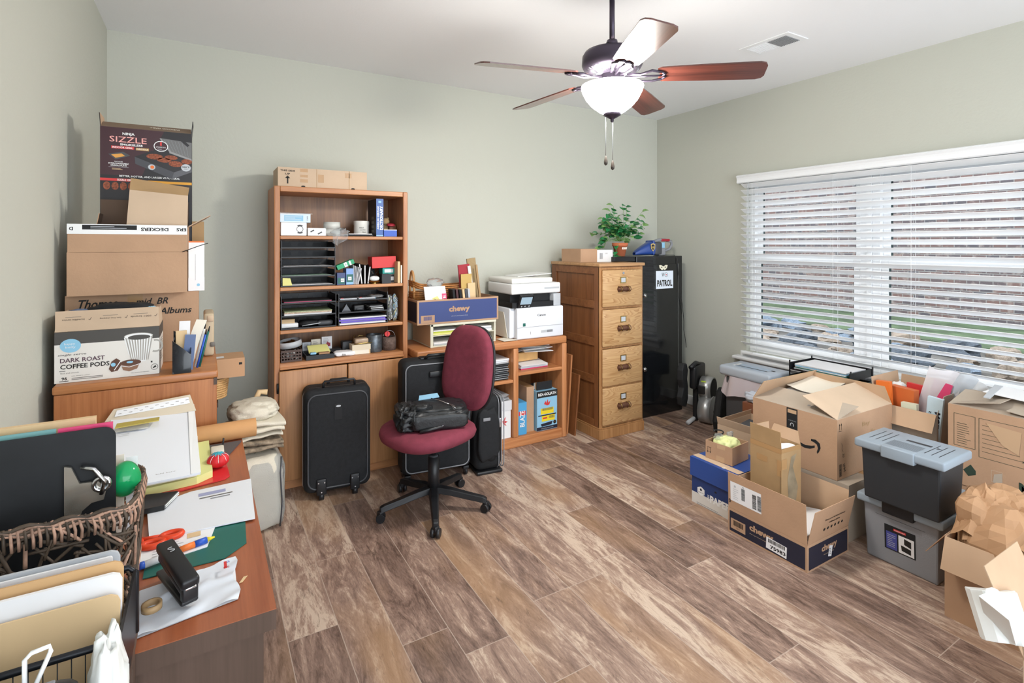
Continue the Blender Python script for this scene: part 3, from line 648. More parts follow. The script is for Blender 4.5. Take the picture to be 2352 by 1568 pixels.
m = MB(); m.prism([(-.03, 0), (.03, 0), (0, .05)], -.02, .02, mat('smoked_plastic', '#54565b', .2), M=Matrix(((1, 0, 0, 0), (0, 0, 1, 0), (0, 1, 0, 0), (0, 0, 0, 1)))); solo(m, 'tape_dispenser', 'dark triangular tape dispenser in the middle right letter tray', 'dispenser', (.812, 3.54, Z3 + .082))
m = MB(); m.rbox(-.035, -.03, 0, .035, .03, .04, .008, BLACK); m.rbox(-.018, -.034, .008, .022, -.028, .02, .002, DGREY, 1); solo(m, 'desk_device', 'small black desk device beside the triangular dispenser', 'device', (.895, 3.55, Z3 + .082))
stack('notebook_stack', 'slim black notebooks piled at the right of the middle tray', 'notebook', (1.003, 3.56, Z3 + .082), .085, .14, [(.006, BLACKM), (.002, LGREY), (.008, BLACKM), (.003, WHITE), (.007, BLACKM), (.003, LGREY), (.006, BLACKM)], seed=9)
for i, (x, l, c) in enumerate(((1.098, 'narrow clear bag of dark cables beside the right letter tray', DGREY), (1.138, 'clear zip bag of blue and yellow cords at the end of the third shelf', LBLUE))):
    t = thing('zip_bag', l, 'bag', (x, 3.53, Z3), 0, 'bags of cords on the third shelf'); m = MB(); r = random.Random(i)
    for k in range(9):
        a = [(r.uniform(-.014, .014), r.uniform(-.03, .03), .01 + .16 * j / 7 + r.uniform(-.01, .01)) for j in range(8)]; m.tube(a, .0028, (c, WHITE, YELLOW, DGREY)[k % 4], 6)
    m.build('cords', t); m = MB(); m.blob((0, 0, .09), (.018, .04, .09), CLEARP, .15, 2, i + 3, .8, 20, 14, flat=0); m.build('pouch', t)

# shelf 2 right part
def labelbox(name, label, w, d, h, loc, rz, mt, dec=None, rot=None, group=None, cat='box'):
    m = MB(); m.box(-w/2, -d/2, 0, w/2, d/2, h, mt); F = sides(m, w, d, h)
    if dec: dec(F)
    o = solo(m, name, label, cat, loc, rz, group, .0015)
    if rot: o.rotation_euler = rot
    return o
def d1(F): F['f'].rect(0, -.012, .045, .04, DGREEN); F['f'].rect(.008, -.008, .022, .022, WHITE, .0014); F['f'].text('809', .008, -.008, .009, INK, d=.002)
labelbox('ink_box', 'dark blue and green ink carton standing next to the tray stack', .052, .09, .078, (.768, 3.515, Z2), 0, mat('ink_blue', '#3c4a78', .4), d1)
def d2(F): F['f'].rect(0, -.01, .04, .05, DGREEN); F['f'].rect(.0, -.012, .022, .022, WHITE, .0014); F['f'].text('902', .0, -.012, .008, INK, d=.002); F['f'].rect(0, -.042, .045, .01, LBLUE, .0016)
labelbox('ink_box', 'light blue and green ink carton under the tilted green box', .045, .09, .105, (.823, 3.52, Z2), 0, mat('ink_light', '#7d9fd6', .4), d2)
def d3(F): F['f'].rect(0, 0, .02, .03, WHITE); F['f'].rect(.03, 0, .012, .03, WHITE); F['f'].text('A', 0, 0, .014, GREEN, d=.0014)
labelbox('carton', 'green carton tilted on top of the ink cartons', .115, .06, .03, (.806, 3.52, Z2 + .116), 0, GREEN, d3, rot=(0, -.38, 0))
m = MB()
for k in range(6):
    a = .12 * k; m.slab([(-.01 + .006 * k, -.06, 0), (-.01 + .006 * k + .0, .06, 0), (-.01 + .006 * k + .06 * math.sin(a) * .6, .06, .125 - .004 * k), (-.01 + .006 * k + .06 * math.sin(a) * .6, -.06, .125 - .004 * k)], .003, PAPER if k % 2 else LGREY)
solo(m, 'brochure_set', 'fanned white brochures leaning beside the ink cartons', 'brochure', (.858, 3.54, Z2))
for i, x in enumerate((.905, .925, .945)):
    m = MB(); m.box(-.006, -.07, 0, .006, .07, .135 - .01 * i, BLACKM); m.box(-.003, -.0705, .002, .003, -.07, .13 - .01 * i, PAPER)
    o = solo(m, 'notebook', ('leftmost', 'middle', 'rightmost')[i] + ' of three thin black notebooks leaning on the second shelf', 'notebook', (x, 3.56, Z2 + .001), 0, 'black notebooks on the second shelf'); o.rotation_euler = (0, .12 * (i - 1), 0)
m = MB(); m.grid(lambda u, v: (.05 * (.2 + .8 * v) * math.cos(2 * PI * u), .035 * (.2 + .8 * v) * math.sin(2 * PI * u), .006 + .012 * v ** 2), 24, 5, BRASS, True); m.cyl((0, 0, 0), (0, 0, .007), .02, .012, BRASS, 16); solo(m, 'trinket_dish', 'small brass dish holding a white computer mouse on the second shelf', 'dish', (.99, 3.50, Z2))
m = MB(); m.blob((0, 0, .016), (.034, .024, .018), WHITE, .02, 2, 1, .9, 22, 12, flat=0); m.rbox(.0, -.012, .028, .018, .012, .036, .003, DGREY); m.tube([(.01, .02, .02), (.02, .035, .05), (.04, .03, .07), (.03, .01, .075)], .0018, BLACK, 5); solo(m, 'computer_mouse', 'white wired computer mouse lying in the brass dish', 'mouse', (.99, 3.50, Z2 + .017))
m = MB(); m.blob((0, 0, .06), (.035, .035, .06), BLACKM, .2, 2, 7, .8, 22, 14, flat=0); m.tube([(0, -.03, .09), (.02, -.04, .06), (.0, -.045, .07)], .002, CHROME, 5); solo(m, 'pouch', 'black pouch standing behind the brass dish on the second shelf', 'pouch', (.985, 3.61, Z2))
m = MB(); m.box(-.03, -.03, 0, .03, .03, .003, BLACK)
for a in ((-.03, -.03, -.027, .03), (.027, -.03, .03, .03), (-.027, .027, .027, .03), (-.027, -.03, .027, -.027)): m.box(a[0], a[1], .003, a[2], a[3], .062, BLACK)
solo(m, 'pen_cup', 'black square desk cup in front of the teal and white cartons', 'cup', (1.062, 3.495, Z2))
labelbox('carton', 'small white carton in a black holder beneath the teal carton', .07, .07, .058, (1.115, 3.575, Z2), 0, LGREY, lambda F: F['f'].rect(0, 0, .062, .05, BLACK) and F['f'].rect(0, -.002, .04, .026, WHITE, .0016))
labelbox('carton', 'teal carton with a white label under the red box', .088, .08, .042, (1.10, 3.575, Z2 + .059), 0, TEAL, lambda F: F['f'].rect(0, 0, .06, .022, WHITE))
labelbox('gift_box', 'bright red box balanced on the teal carton on the second shelf', .165, .1, .076, (1.065, 3.575, Z2 + .102), 0, RED, rot=(0, -.03, 0))
m = MB(); m.box(-.008, -.07, 0, .008, .07, .145, MANILA); solo(m, 'book', 'taller tan book at the right end of the second shelf', 'book', (1.146, 3.53, Z2 + .0), 0, None)
m = MB(); m.box(-.004, -.07, 0, .004, .07, .12, PAPER2); solo(m, 'book', 'shorter thin cream book at the right end of the second shelf', 'book', (1.160, 3.52, Z2))

# ledge
t = thing('plastic_basket', 'dark brown perforated plastic basket at the left of the lowest shelf', 'basket', (.472, 3.56, Z4)); BRB = mat('brown_plastic', '#4a372f', .5)
m = MB(); m.box(-.06, -.085, 0, .06, .085, .004, BRB)
for z in (.004, .022, .040, .058): 
    for a in ((-.06, -.085, .06, -.081), (-.06, .081, .06, .085), (-.06, -.081, -.056, .081), (.056, -.081, .06, .081)): m.box(a[0], a[1], z, a[2], a[3], z + .008 + (.006 if z > .05 else 0), BRB)
for k in range(8): x = -.06 + k * .0164; m.box(x, -.084, .004, x + .005, -.081, .06, BRB); m.box(x, .081, .004, x + .005, .084, .06, BRB)
for k in range(10): y = -.08 + k * .0172; m.box(-.059, y, .004, -.056, y + .005, .06, BRB); m.box(.056, y, .004, .059, y + .005, .06, BRB)
m.build('basket', t)
m = MB(); r = random.Random(3)
for k in range(50): m.blob((r.uniform(-.045, .045), r.uniform(-.07, .07), r.uniform(.012, .05)), (.007, .007, .007), CHROME if k % 2 else WHITE, .1, 2, k, 1, 6, 5)
q = solo(m, 'metal_clips', 'loose pile of shiny clips inside the brown perforated basket', 'clips', (.472, 3.56, Z4)); q['kind'] = 'stuff'
m = MB(); m.lathe([(.062, 0), (.07, 0), (.07, .036), (.062, .036), (.062, 0)], LGREY, seg=32); m.blob((0, 0, .012), (.055, .055, .02), CHROME, .4, 4, 2, 1, 20, 10); o = solo(m, 'metal_dish', 'round silver dish tilted on top of the brown basket', 'dish', (.475, 3.56, Z4 + .083)); o.rotation_euler = (.05, -.12, 0)
m = MB(); m.box(-.085, -.07, 0, .085, .07, .006, BLACK)
for a in ((-.085, -.07, .085, -.066), (-.085, .066, .085, .07), (-.085, -.066, -.081, .066), (.081, -.066, .085, .066)): m.box(a[0], a[1], .006, a[2], a[3], .028, BLACK)
m.slab([(-.06, -.02, .03), (.07, -.02, .03), (.06, .055, .065), (-.06, .055, .065)], .006, YELLOW); solo(m, 'desk_tray', 'black desk tray with a yellow pad and cards on the lowest shelf', 'tray', (.64, 3.535, Z4))
m = MB(); m.rbox(-.018, -.012, 0, .018, .012, .012, .002, LBLUE, 1); solo(m, 'eraser', 'light blue eraser at the front of the black desk tray', 'eraser', (.60, 3.49, Z4 + .0295))
m = MB(); m.box(-.032, -.02, 0, .032, .02, .008, mat('cork_pad', '#a98363', .8)); solo(m, 'sanding_block', 'flat tan block at the front of the black desk tray', 'block', (.665, 3.49, Z4 + .0295))
for x, w, h, mt, l in ((.585, .05, .055, LGREY, 'clear grey card holder at the back of the lowest shelf'), (.643, .058, .07, PAPER2, 'cream card with black writing behind the desk tray'), (.712, .065, .082, PAPER, 'white card with a red figure behind the desk tray')):
    m = MB(); m.box(-w/2, -.008, 0, w/2, .008, h, mt); F = sides(m, w, .016, h)['f']
    F.lines(0, .005, w * .7, h * .6, 6, INKG, 3, .25)
    if mt is PAPER: F.poly([(-.02, -.03), (-.006, -.03), (.012, .0), (.004, .008)], DRED, .0016); F.rect(.014, -.012, .016, .022, DRED, .0016)
    solo(m, 'card_pack', l, 'cards', (x, 3.645, Z4 + .028))
m = MB(); m.box(-.135, -.04, 0, .135, .04, .027, BLACK); solo(m, 'desk_organizer', 'low black organizer bar behind the desk tray on the lowest shelf', 'organizer', (.665, 3.65, Z4))
m = MB(); m.rbox(-.035, -.03, 0, .035, .03, .07, .006, DGREY); solo(m, 'desk_box', 'small dark grey box at the back of the lowest shelf', 'box', (.842, 3.64, Z4))
m = MB(); m.blob((0, 0, .014), (.07, .045, .016), PAPER, .18, 2, 6, .6, 30, 14, flat=0); Face(m, (-.01, -.045, .012), (1, 0, .0), (0, .6, .8)).text('BIB', 0, 0, .012, INKG); solo(m, 'wrapped_packet', 'flat white plastic wrapped packet on the lowest shelf', 'packet', (.795, 3.515, Z4))
m = MB(); m.box(-.058, -.04, 0, .058, .04, .028, PAPER2); m.box(-.06, -.042, .028, .06, .042, .062, mat('cream_lid', '#d9ccb4', .7)); m.box(-.058, -.0405, .0, -.05, -.04, .028, MANILA); m.box(.05, -.0405, 0, .058, -.04, .028, MANILA); solo(m, 'lidded_box', 'cream lidded box in front of the grey tin on the lowest shelf', 'box', (.902, 3.53, Z4))
m = MB(); m.rbox(-.045, -.03, 0, .045, .03, .034, .01, mat('wrapped_brown', '#a89078', .2, var=.2)); m.tube([(-.05, -.03, -.0), (-.02, -.034, .002), (.03, -.032, .003), (.065, -.03, .001)], .003, BRASS, 6)
solo(m, 'wrapped_parcel', 'shiny brown wrapped parcel on the cream lidded box', 'parcel', (.908, 3.53, Z4 + .066))
m = MB(); a = [(-.045, 0, .06), (-.03, 0, .11), (-.028, 0, .085), (0, -.005, .105), (.03, -.005, .1), (.05, 0, .08), (.05, 0, .115), (.045, 0, .07)]; m.tube(a, .0022, BRASS, 6); m.cyl((-.045, 0, 0), (-.045, 0, .06), .002, .002, BRASS, 6); m.cyl((.045, 0, 0), (.045, 0, .07), .002, .002, BRASS, 6); solo(m, 'wire_easel', 'thin brass wire easel behind the cream box', 'easel', (.915, 3.60, Z4))
m = MB(); m.lathe([(.001, 0), (.052, 0), (.053, .003), (.053, .112), (.05, .115), (.048, .112), (.048, .01), (.001, .01)], mat('galvanised', '#5c6268', .35, .6, var=.35, scale=50), seg=32); solo(m, 'metal_canister', 'speckled dark grey metal canister on the lowest shelf', 'canister', (1.0, 3.545, Z4))
t = thing('bark_basket', 'small bark covered basket with a wire handle on the lowest shelf', 'basket', (1.105, 3.55, Z4)); m = MB(); m.lathe([(.001, 0), (.046, 0), (.049, .05), (.046, .09), (.04, .09), (.04, .01), (.001, .01)], mat('bark', '#63524a', .9, var=.35, scale=30, bump=.6, bscale=80), seg=32); m.build('body', t)
m = MB(); m.tube([(.042 * math.cos(PI * k / 12), -.0, .085 + .045 * math.sin(PI * k / 12)) for k in range(13)], .002, STEEL, 6); m.build('handle', t)
m = MB(); m.cyl((0, -.012, .0), (0, .012, .0), .018, .018, RED, 20); m.box(-.002, -.014, -.014, .002, -.012, .014, DRED); m.cyl((0, .012, 0), (.0, .03, -.05), .006, .006, BLACK, 8); o = solo(m, 'wax_seal', 'round red topped tool sticking out of the bark basket', 'tool', (1.085, 3.53, Z4 + .112))

# ------------------------------------------------------------ low shelf unit
LX0, LX1, LY0, LY1, LH = 1.225, 2.452, 3.325, 3.79, .785
t = thing('low_shelf', 'low wide wooden shelf unit under the printer and boxes', 'shelf', (LX0, LY0, 0)); w = LX1 - LX0; d = LY1 - LY0
m = MB(); m.rbox(0, 0, LH - .055, w, d, LH, .012, BUTT); m.build('top', t)
for x in (0, w - .045): m = MB(); m.rbox(x, .001, 0, x + .045, d, LH - .056, .008, BUTTZ); m.build('side_panel', t)
DX = .765
m = MB(); m.rbox(DX - .022, .001, .075, DX + .022, d - .012, LH - .056, .006, BUTTZ); m.build('divider', t)
m = MB(); m.rbox(.046, .003, 0, w - .046, .03, .074, .006, BUTT); m.box(.046, .03, .06, w - .046, d - .012, .073, BUTT); m.build('base', t)
m = MB(); m.box(.046, .004, .48, DX - .023, d - .013, .503, BUTT); m.build('shelf', t, .004)
m = MB(); m.box(DX + .023, .004, .525, w - .046, d - .013, .549, BUTT); m.build('shelf', t, .004)
m = MB(); m.box(.046, d - .011, .02, w - .046, d - .002, LH - .056, OAKD); m.build('back_panel', t)
zt = LH + .001
# organizer with pigeonholes
OC = mat('cream_plastic', '#d9d7c4', .5); t = thing('desk_sorter', 'cream and tan literature sorter beneath the blue printed box', 'organizer', (1.605, 3.56, zt)); m = MB(); w2, h2 = .255, .158
m.box(-w2, -.16, 0, w2, .2, .008, OC); m.box(-w2, -.16, h2 - .012, w2, .2, h2, OC); m.box(-w2, -.158, .008, -w2 + .012, .2, h2 - .012, mat('tan_plastic', '#c9ab88', .6)); m.box(w2 - .012, -.158, .008, w2, .2, h2 - .012, OC); m.box(-.008, -.158, .008, .008, .2, h2 - .012, OC); m.box(-w2 + .012, .19, .008, w2 - .012, .2, h2 - .012, OC)
m.box(-w2 - .003, -.165, -.0, -w2 + .018, -.158, h2 + .002, OC); m.box(-w2, -.165, h2 - .014, w2, -.159, h2 + .002, OC)
m.build('body', t, .002)
for x in (-w2 + .013, .009):
    m = MB(); m.box(x, -.155, .075, x + w2 - .023, .18, .08, OC); m.build('shelf', t)
for x, z, l, ly in ((-.13, .0815, 'yellow green papers in the upper left slot of the cream sorter', [(.012, YELLOW), (.01, mat('lime_paper', '#b9c24a', .7)), (.008, PAPER)]), (.13, .0815, 'white papers in the upper right slot of the cream sorter', [(.012, PAPER), (.012, LGREY), (.009, PAPER)]), (-.13, .009, 'papers in the lower left slot of the cream sorter', [(.01, LGREY), (.01, PAPER)]), (.13, .009, 'papers in the lower right slot of the cream sorter', [(.01, PAPER), (.006, LGREY)])):
    stack('paper_stack', l, 'paper', (1.605 + x, 3.54, zt + z), .2, .24, ly, seed=int(x * 100 + z * 1000) + 50)
def chewy(F, barcode=True, sub=True, mt=NAVYB, lab=.98):
    F.rect(0, 0, F.w - .025, F.h - .024, mt)
    F.text('chewy', .0, .008, .052 * lab, CARD, .165 * lab, .045); 
    if sub: F.text('where pet lovers shop', 0, -.032 * lab - .006, .008, LGREY, .13 * lab)
    if barcode: F.rect(-F.w/2 + .075, -F.h/2 + .038, .1, .05, CARD, .001); F.bars(-F.w/2 + .075, -F.h/2 + .042, .06, .026, mt, 3, 16, .0014)
carton('pet_supply_box', 'open blue printed cardboard box on the cream sorter holding a wicker basket', (1.565, 3.545, zt + .162), .625, .30, .168, m=CARD, dec={'f': chewy, 'l': lambda F: F.rect(0, 0, F.w - .03, F.h - .03, NAVY)}, closed=False)
# basket in it
BWK = thing('wicker_basket', 'brown wicker basket with two hoop handles inside the blue printed box', 'basket', (1.54, 3.605, zt + .169)); m = MB()
def rr(w, d, t_): 
    a = 2 * PI * t_; c, s_ = math.cos(a), math.sin(a); return (math.copysign(abs(c) ** .35, c) * w, math.copysign(abs(s_) ** .35, s_) * d)
for k in range(17):
    z = .01 + k * .0145; pts = []
    for j in range(64):
        x, y = rr(.245 + .0008 * k, .068, j / 64); o_ = .004 * (1 if (j + k) % 2 else -1); L_ = math.hypot(x, y); x += x / L_ * o_; y += y / L_ * o_; pts.append((x, y, z + (.03 * (x / .245) ** 4 if k > 13 else 0)))
    m.tube(pts, .0062, WICK, 6, True)
m.build('weave', BWK)
for sx in (-1, 1):
    m = MB(); m.tube([(sx * .245, -.06 + .0 * k, .19) if False else (sx * .25, .045 * math.cos(PI * k / 16), .16 + .19 * math.sin(PI * k / 16) ** .8) for k in range(17)], .009, mat('rattan', '#b88a58', .5) if sx < 0 else bpy.data.materials['rattan'], 8); m.build('handle', BWK)
m = MB(); m.box(-.22, -.06, .0, .22, .06, .006, WICK); m.build('base', BWK)
zb = zt + .177
m = MB(); m.slab([(-.075, -.015, 0), (.085, -.015, 0), (.075, .04, .24), (-.085, .04, .24)], .008, PAPER); F = Face(m, (0, .0105, .085), (1, 0, 0), (0, .32, 1)); F.o = V((0, .0118, .085)); 
F = Face(m, (0, .0048, .1215), (1, 0, 0), (0, .055, .24)); F.ring(-.045, -.03, .022, .006, LGREY); F.text('1C', -.045, -.03, .016, GREY); F.poly([(-.03, .04), (.01, .055), (.03, .02), (-.005, .0)], YELLOW); F.stroke([(-.015, .035), (.015, .015)], .003, INK, .0014); F.rect(.062, 0, .035, .14, PINK); F.text('SAVE', .062, .0, .022, WHITE, .12, d=.0014, rot=PI/2)
solo(m, 'notepad_pack', 'clear packed notepads with pink and yellow label in the wicker basket', 'stationery', (1.415, 3.445, zb - .004), 0)
m = MB(); m.blob((0, 0, .02), (.06, .03, .03), CLEARP, .4, 3, 5, .9, 24, 12); solo(m, 'plastic_bag', 'crumpled clear bag above the notepads in the wicker basket', 'bag', (1.42, 3.50, zb + .245))
specs = [(1.555, .13, BLACKM), (1.580, .13, mat('maroon_card', '#4a2a2e', .6)), (1.605, .125, BLACKM), (1.63, .13, MANILA), (1.65, .125, DGREY), (1.672, .13, LGREY)]
for i, (x, h, mt) in enumerate(specs):
    m = MB(); m.box(-.008, -.04, 0, .008, .04, h + .085, mt); o = solo(m, 'greeting_card', ('first', 'second', 'third', 'fourth', 'fifth', 'sixth')[i] + ' from the left of the upright dark cards in the wicker basket', 'card', (x, 3.465, zb + .0), 0, 'upright cards in the wicker basket'); o.rotation_euler = (0, -.1, 0)
for x, y, w3, h, mt, tl, l in ((1.70, 3.46, .06, .165, MANILA, -.05, 'short cream envelope standing in the wicker basket'), (1.665, 3.48, .085, .23, mat('gold_card', '#c0a05c', .5), -.03, 'gold envelope standing upright in the wicker basket'), (1.685, 3.505, .09, .30, DRED, -.1, 'dark red folder standing upright in the wicker basket'), (1.735, 3.49, .022, .29, PAPER, -.14, 'white folded sheets leaning in the wicker basket'), (1.765, 3.52, .07, .345, mat('burlap', '#a08a66', .9, bump=.3), -.12, 'tall tan board standing at the right of the wicker basket'), (1.775, 3.455, .014, .30, CARDD, -.13, 'narrow brown board leaning at the right of the wicker basket')):
    h += .085; m = MB(); m.box(-w3/2, -.006, 0, w3/2, .006, h, mt); o = solo(m, 'envelope' if 'envelope' in l else 'board' if 'board' in l else 'folder' if 'folder' in l else 'sheets', l, 'stationery', (x, y, zb + .004)); o.rotation_euler = (0, tl, 0)
# printer
t = thing('printer', 'white multifunction laser printer with touch screen on the low shelf', 'printer', (2.215, 3.555, zt)); PW, PD = .205, .19
PWH = mat('printer_white', '#e3e7ee', .45)
m = MB(); m.rbox(-PW - .035, -PD + .03, .006, PW, PD, .235, .012, PWH); m.rbox(-PW, -PD - .022, .0, PW + .012, -PD + .04, .235, .012, PWH)
F = Face(m, (0, -PD - .022, .12), (1, 0, 0), (0, 0, 1)); F.rect(0.005, -.03, .42, .0025, GREY); F.text('Canon', .01, .055, .017, INK, .075, .02); F.rect(-.145, -.01, .024, .024, DGREEN); F.text('1', -.09, -.075, .02, INKG); F.rect(.06, -.072, .11, .018, LGREY); F.rect(.085, -.072, .05, .018, GREY, .0012)
m.build('body', t)
m = MB(); m.box(-PW - .03, -PD + .0, .236, PW, PD, .275, BLACK); m.rbox(PW - .07, -PD - .002, .236, PW - .002, PD, .33, .004, LGREY); m.box(-PW - .02, -PD + .05, .275, PW - .07, PD, .335, BLACK); m.build('output_bay', t)
m = MB(); m.rbox(-PW - .035, -PD + .0, .335, PW, PD, .415, .012, WHITE); F = Face(m, (0, -PD, .375), (1, 0, 0), (0, 0, 1)); F.rect(.12, 0, .14, .014, LGREY); m.build('scanner', t)
m = MB(); m.rbox(-PW - .03, -PD + .005, .416, PW - .07, PD, .455, .012, mat('feeder_white', '#e8e8e4', .45)); m.slab([(-.1, -.05, .456), (PW + .01, -.05, .475), (PW + .01, .17, .475), (-.1, .17, .456)], .005, WHITE); m.build('document_feeder', t)
m = MB(); M_ = Matrix.Translation((-.135, -PD - .022, .285)) @ Matrix.Rotation(.45, 4, 'X') @ Matrix.Rotation(-.0, 4, 'Z')
m.M = M_; m.rbox(-.06, -.012, -.055, .06, .006, .055, .006, BLACK); F = Face(m, (0, -.012, 0), (1, 0, 0), (0, 0, 1)); F.rect(0, .012, .095, .062, mat('lcd', '#a9c3d4', .15)); F.disc(-.03, -.036, .006, LGREY); F.disc(0, -.036, .006, LGREY); F.disc(.035, -.036, .006, LGREY)
m.M = Matrix.Identity(4); m.rbox(-.155, -PD - .01, .236, -.105, -PD + .03, .25, .004, LGREY); m.build('control_panel', t)
m = MB(); m.slab([(-PW - .04, -PD + .05, .01), (-PW - .04, PD - .05, .01), (-PW - .045, PD - .05, .2), (-PW - .045, -PD + .10, .2)], .003, PAPER2, (-1, 0, 0)); m.build('side_guard', t)
m = MB(); m.slab([(-PW - .12, -PD - .03, .004), (-PW - .0, -PD - .03, .004), (-PW - .045, -PD + .1, .004), (-PW - .12, -PD + .08, .004)], .003, PAPER2); m.build('side_tray', t)
# contents of low shelf
y0 = LY0 + .16
stack('folder_stack', 'tall stack of thin black trays on the left half shelf behind the chair', 'folder', (1.82, y0, .504), .24, .26, [(.011, BLACKM), (.002, LGREY)] * 9, seed=6)
stack('paper_stack', 'white sheets on the stack of black trays behind the chair', 'paper', (1.83, y0 - .0, .504 + .125), .25, .22, [(.01, PAPER), (.003, LGREY), (.01, PAPER)], seed=2)
m = MB(); m.box(-.1, -.13, 0, .1, .13, .205, WHITE); m.box(-.106, -.136, .206, .106, .136, .275, mat('box_lid_white', '#d6d7da', .6)); F = Face(m, (0, -.13, .1), (1, 0, 0), (0, 0, 1)); F.poly([(.03, .03), (.06, .06), (.05, .03), (.075, .02), (.05, .012), (.065, -.01), (.035, .008)], RED)
solo(m, 'file_box', 'white lidded file box with a red mark on the floor of the low shelf', 'box', (1.86, y0, .074))
m = MB()
for k in range(5): m.grid(lambda u, v, k=k: (-.1 + .2 * u, -.12 + .24 * v, .006 * k + .02 * math.sin(2.5 * u + k) * (1 - v) + .01 * u), 10, 6, PAPER if k % 2 else LGREY)
solo(m, 'newspaper', 'loose newspapers lying on the white lidded file box', 'newspaper', (1.85, y0 - .01, .351))
m = MB(); m.box(-.12, -.1, 0, .12, .1, .008, PINK); m.box(-.125, -.1, .0085, .12, .1, .03, mat('bluewhite', '#c9d4dd', .6)); m.slab([(-.13, -.12, .031), (.1, -.13, .031), (.11, .05, .045), (-.12, .06, .045)], .003, PAPER); solo(m, 'magazine_stack', 'magazines lying on the right half shelf under the light wooden box', 'magazine', (2.19, y0, .55))
m = MB(); m.rbox(-.1, -.07, 0, .1, .07, .065, .004, mat('pale_wood', '#cfa268', .6, var=.1), 1, smooth=False); solo(m, 'wooden_box', 'small pale wooden box full of papers on the right half shelf', 'box', (2.16, y0 + .03, .60), .06)
m = MB(); r = random.Random(8)
for k in range(7):
    a = r.uniform(-.3, .3); M_ = Matrix.Translation((r.uniform(-.02, .05), r.uniform(-.03, .02), .004 + .008 * k)) @ Matrix.Rotation(a, 4, 'Z') @ Matrix.Rotation(r.uniform(-.06, .06), 4, 'Y'); m.box(-.12, -.09, 0, .12, .08, .003, (PAPER, LGREY, PAPER2)[k % 3], M=M_)
solo(m, 'paper_pile', 'untidy white papers heaped on the pale wooden box', 'paper', (2.19, y0, .672))
def r1(F):
    f = F['f']; f.rect(0, .125, .19, .05, BLACKM); f.text('REX-GOLIATH', 0, .125, .022, WHITE, .165, .03, d=.0014)
    f.poly([(-.03, .05), (-.015, .075), (-.01, .055), (.005, .085), (.01, .055), (.03, .07), (.02, .04), (0, .035)], RED); f.rect(0, -.005, .12, .045, YELL, .001); f.bars(0, .008, .1, .018, DGREY, 2, 20); f.rect(.01, -.06, .12, .045, YELL, .001); f.bars(.04, -.055, .05, .02, DGREY, 4, 12); f.rect(-.02, -.058, .04, .012, RED, .0014); f.rect(0, -.036, .165, .008, BLACKM, .0016)
    f.rect(0, -.135, .19, .025, NAVY); f.poly([(-.06, -.1), (.05, -.09), (.04, -.115), (-.05, -.12)], NAVY, .0014); f.disc(.07, -.1, .014, INK, .0014); f.text('20', .07, -.1, .01, BRASS, d=.002); f.text('REXGOLIATH.COM', 0, -.136, .007, LGREY, .11, d=.0014)
labelbox('bottle_carton', 'light blue and black printed carton on the right floor of the low shelf', .185, .16, .30, (2.285, y0 - .05, .074), 0, LBLUE, r1)
m = MB()
for k in range(5): m.box(-.07 + .0 * k, -.05 + k * .02, .0, .07, -.045 + k * .02, .06 - .006 * k, (BLACKM, CARDIN, PAPER, BLACKM, DGREY)[k])
solo(m, 'envelopes', 'dark and tan envelopes standing in the top of the blue printed carton', 'stationery', (2.28, y0 - .05, .377))
def r2(F): F['f'].rect(0, .04, .06, .03, RED); F['f'].text('BLAZE', 0, .0, .04, WHITE, .12, .02, rot=PI/2)
labelbox('soda_carton', 'bright blue carton standing at the left of the right low cubby', .08, .18, .24, (2.06, y0 - .04, .074), 0, mat('sky_blue_card', '#4f9fd0', .5), r2)
carton('cardboard_box', 'tall narrow cardboard box between the blue cartons in the low shelf', (2.15, y0 + .0, .074), .065, .2, .34)

# boards leaning by file cabinet
for x0, x1, h, mt, l, yy in ((2.475, 2.49, .62, OAK, 'taller wooden board leaning between the low shelf and file cabinet', 3.36), (2.505, 2.52, .47, PINE, 'shorter brown board leaning between the low shelf and file cabinet', 3.30)):
    m = MB(); m.slab([(0, 0, 0), (0, .38, 0), (.045, .38, h), (.045, 0, h)], .014, mt, (1, 0, 0)); solo(m, 'wooden_board', l, 'board', (x0, yy, 0), 0, None, .002)

# ------------------------------------------------------------ file cabinet
FX0, FX1, FY0, FY1, FH = 2.618, 3.067, 3.14, 3.77, 1.35
t = thing('file_cabinet', 'tall oak four drawer file cabinet with panelled side', 'file cabinet', ((FX0 + FX1) / 2, FY0, 0)); w = (FX1 - FX0) / 2; d = FY1 - FY0
FRM = wood('frame_oak', '#b98a5c', '#95683c', 'Z')
m = MB(); m.box(-w + .012, .008, .1, w - .012, d, FH - .025, PINE)
m.build('case', t)
m = MB()
for y in (.0, d - .06): m.box(-w, y, .08, -w + .012, y + .06, FH - .025, PINE); m.box(w - .012, y, .08, w, y + .06, FH - .025, PINE)
for z in (.08, .42, .71, 1.0, 1.265): m.box(-w, .06, z, -w + .0115, d - .06, z + .06, PINEX)
m.build('side_frame', t, .002)
m = MB(); m.rbox(-w - .012, -.02, FH - .025, w + .012, d, FH, .005, wood('cab_top', '#c0956a', '#9a7046', 'X')); m.build('top', t)
m = MB(); m.box(-w, -.002, .08, -w + .03, .008, FH - .026, FRM); m.box(w - .03, -.002, .08, w, .008, FH - .026, FRM)
for z in (.09, .385, .69, .995, 1.30): m.box(-w + .03, -.002, z, w - .03, .008, z + .02, FRM)
m.build('face_frame', t)
m = MB(); m.prism([(-w - .008, -.014), (w + .008, -.014), (w + .008, d), (-w - .008, d)], 0, .075, FRM); m.prism([(-w - .003, -.008), (w + .003, -.008), (w + .003, d), (-w - .003, d)], .075, .088, FRM); m.build('plinth', t, .003)
HND = mat('handle_bronze', '#6a4838', .4, .4)
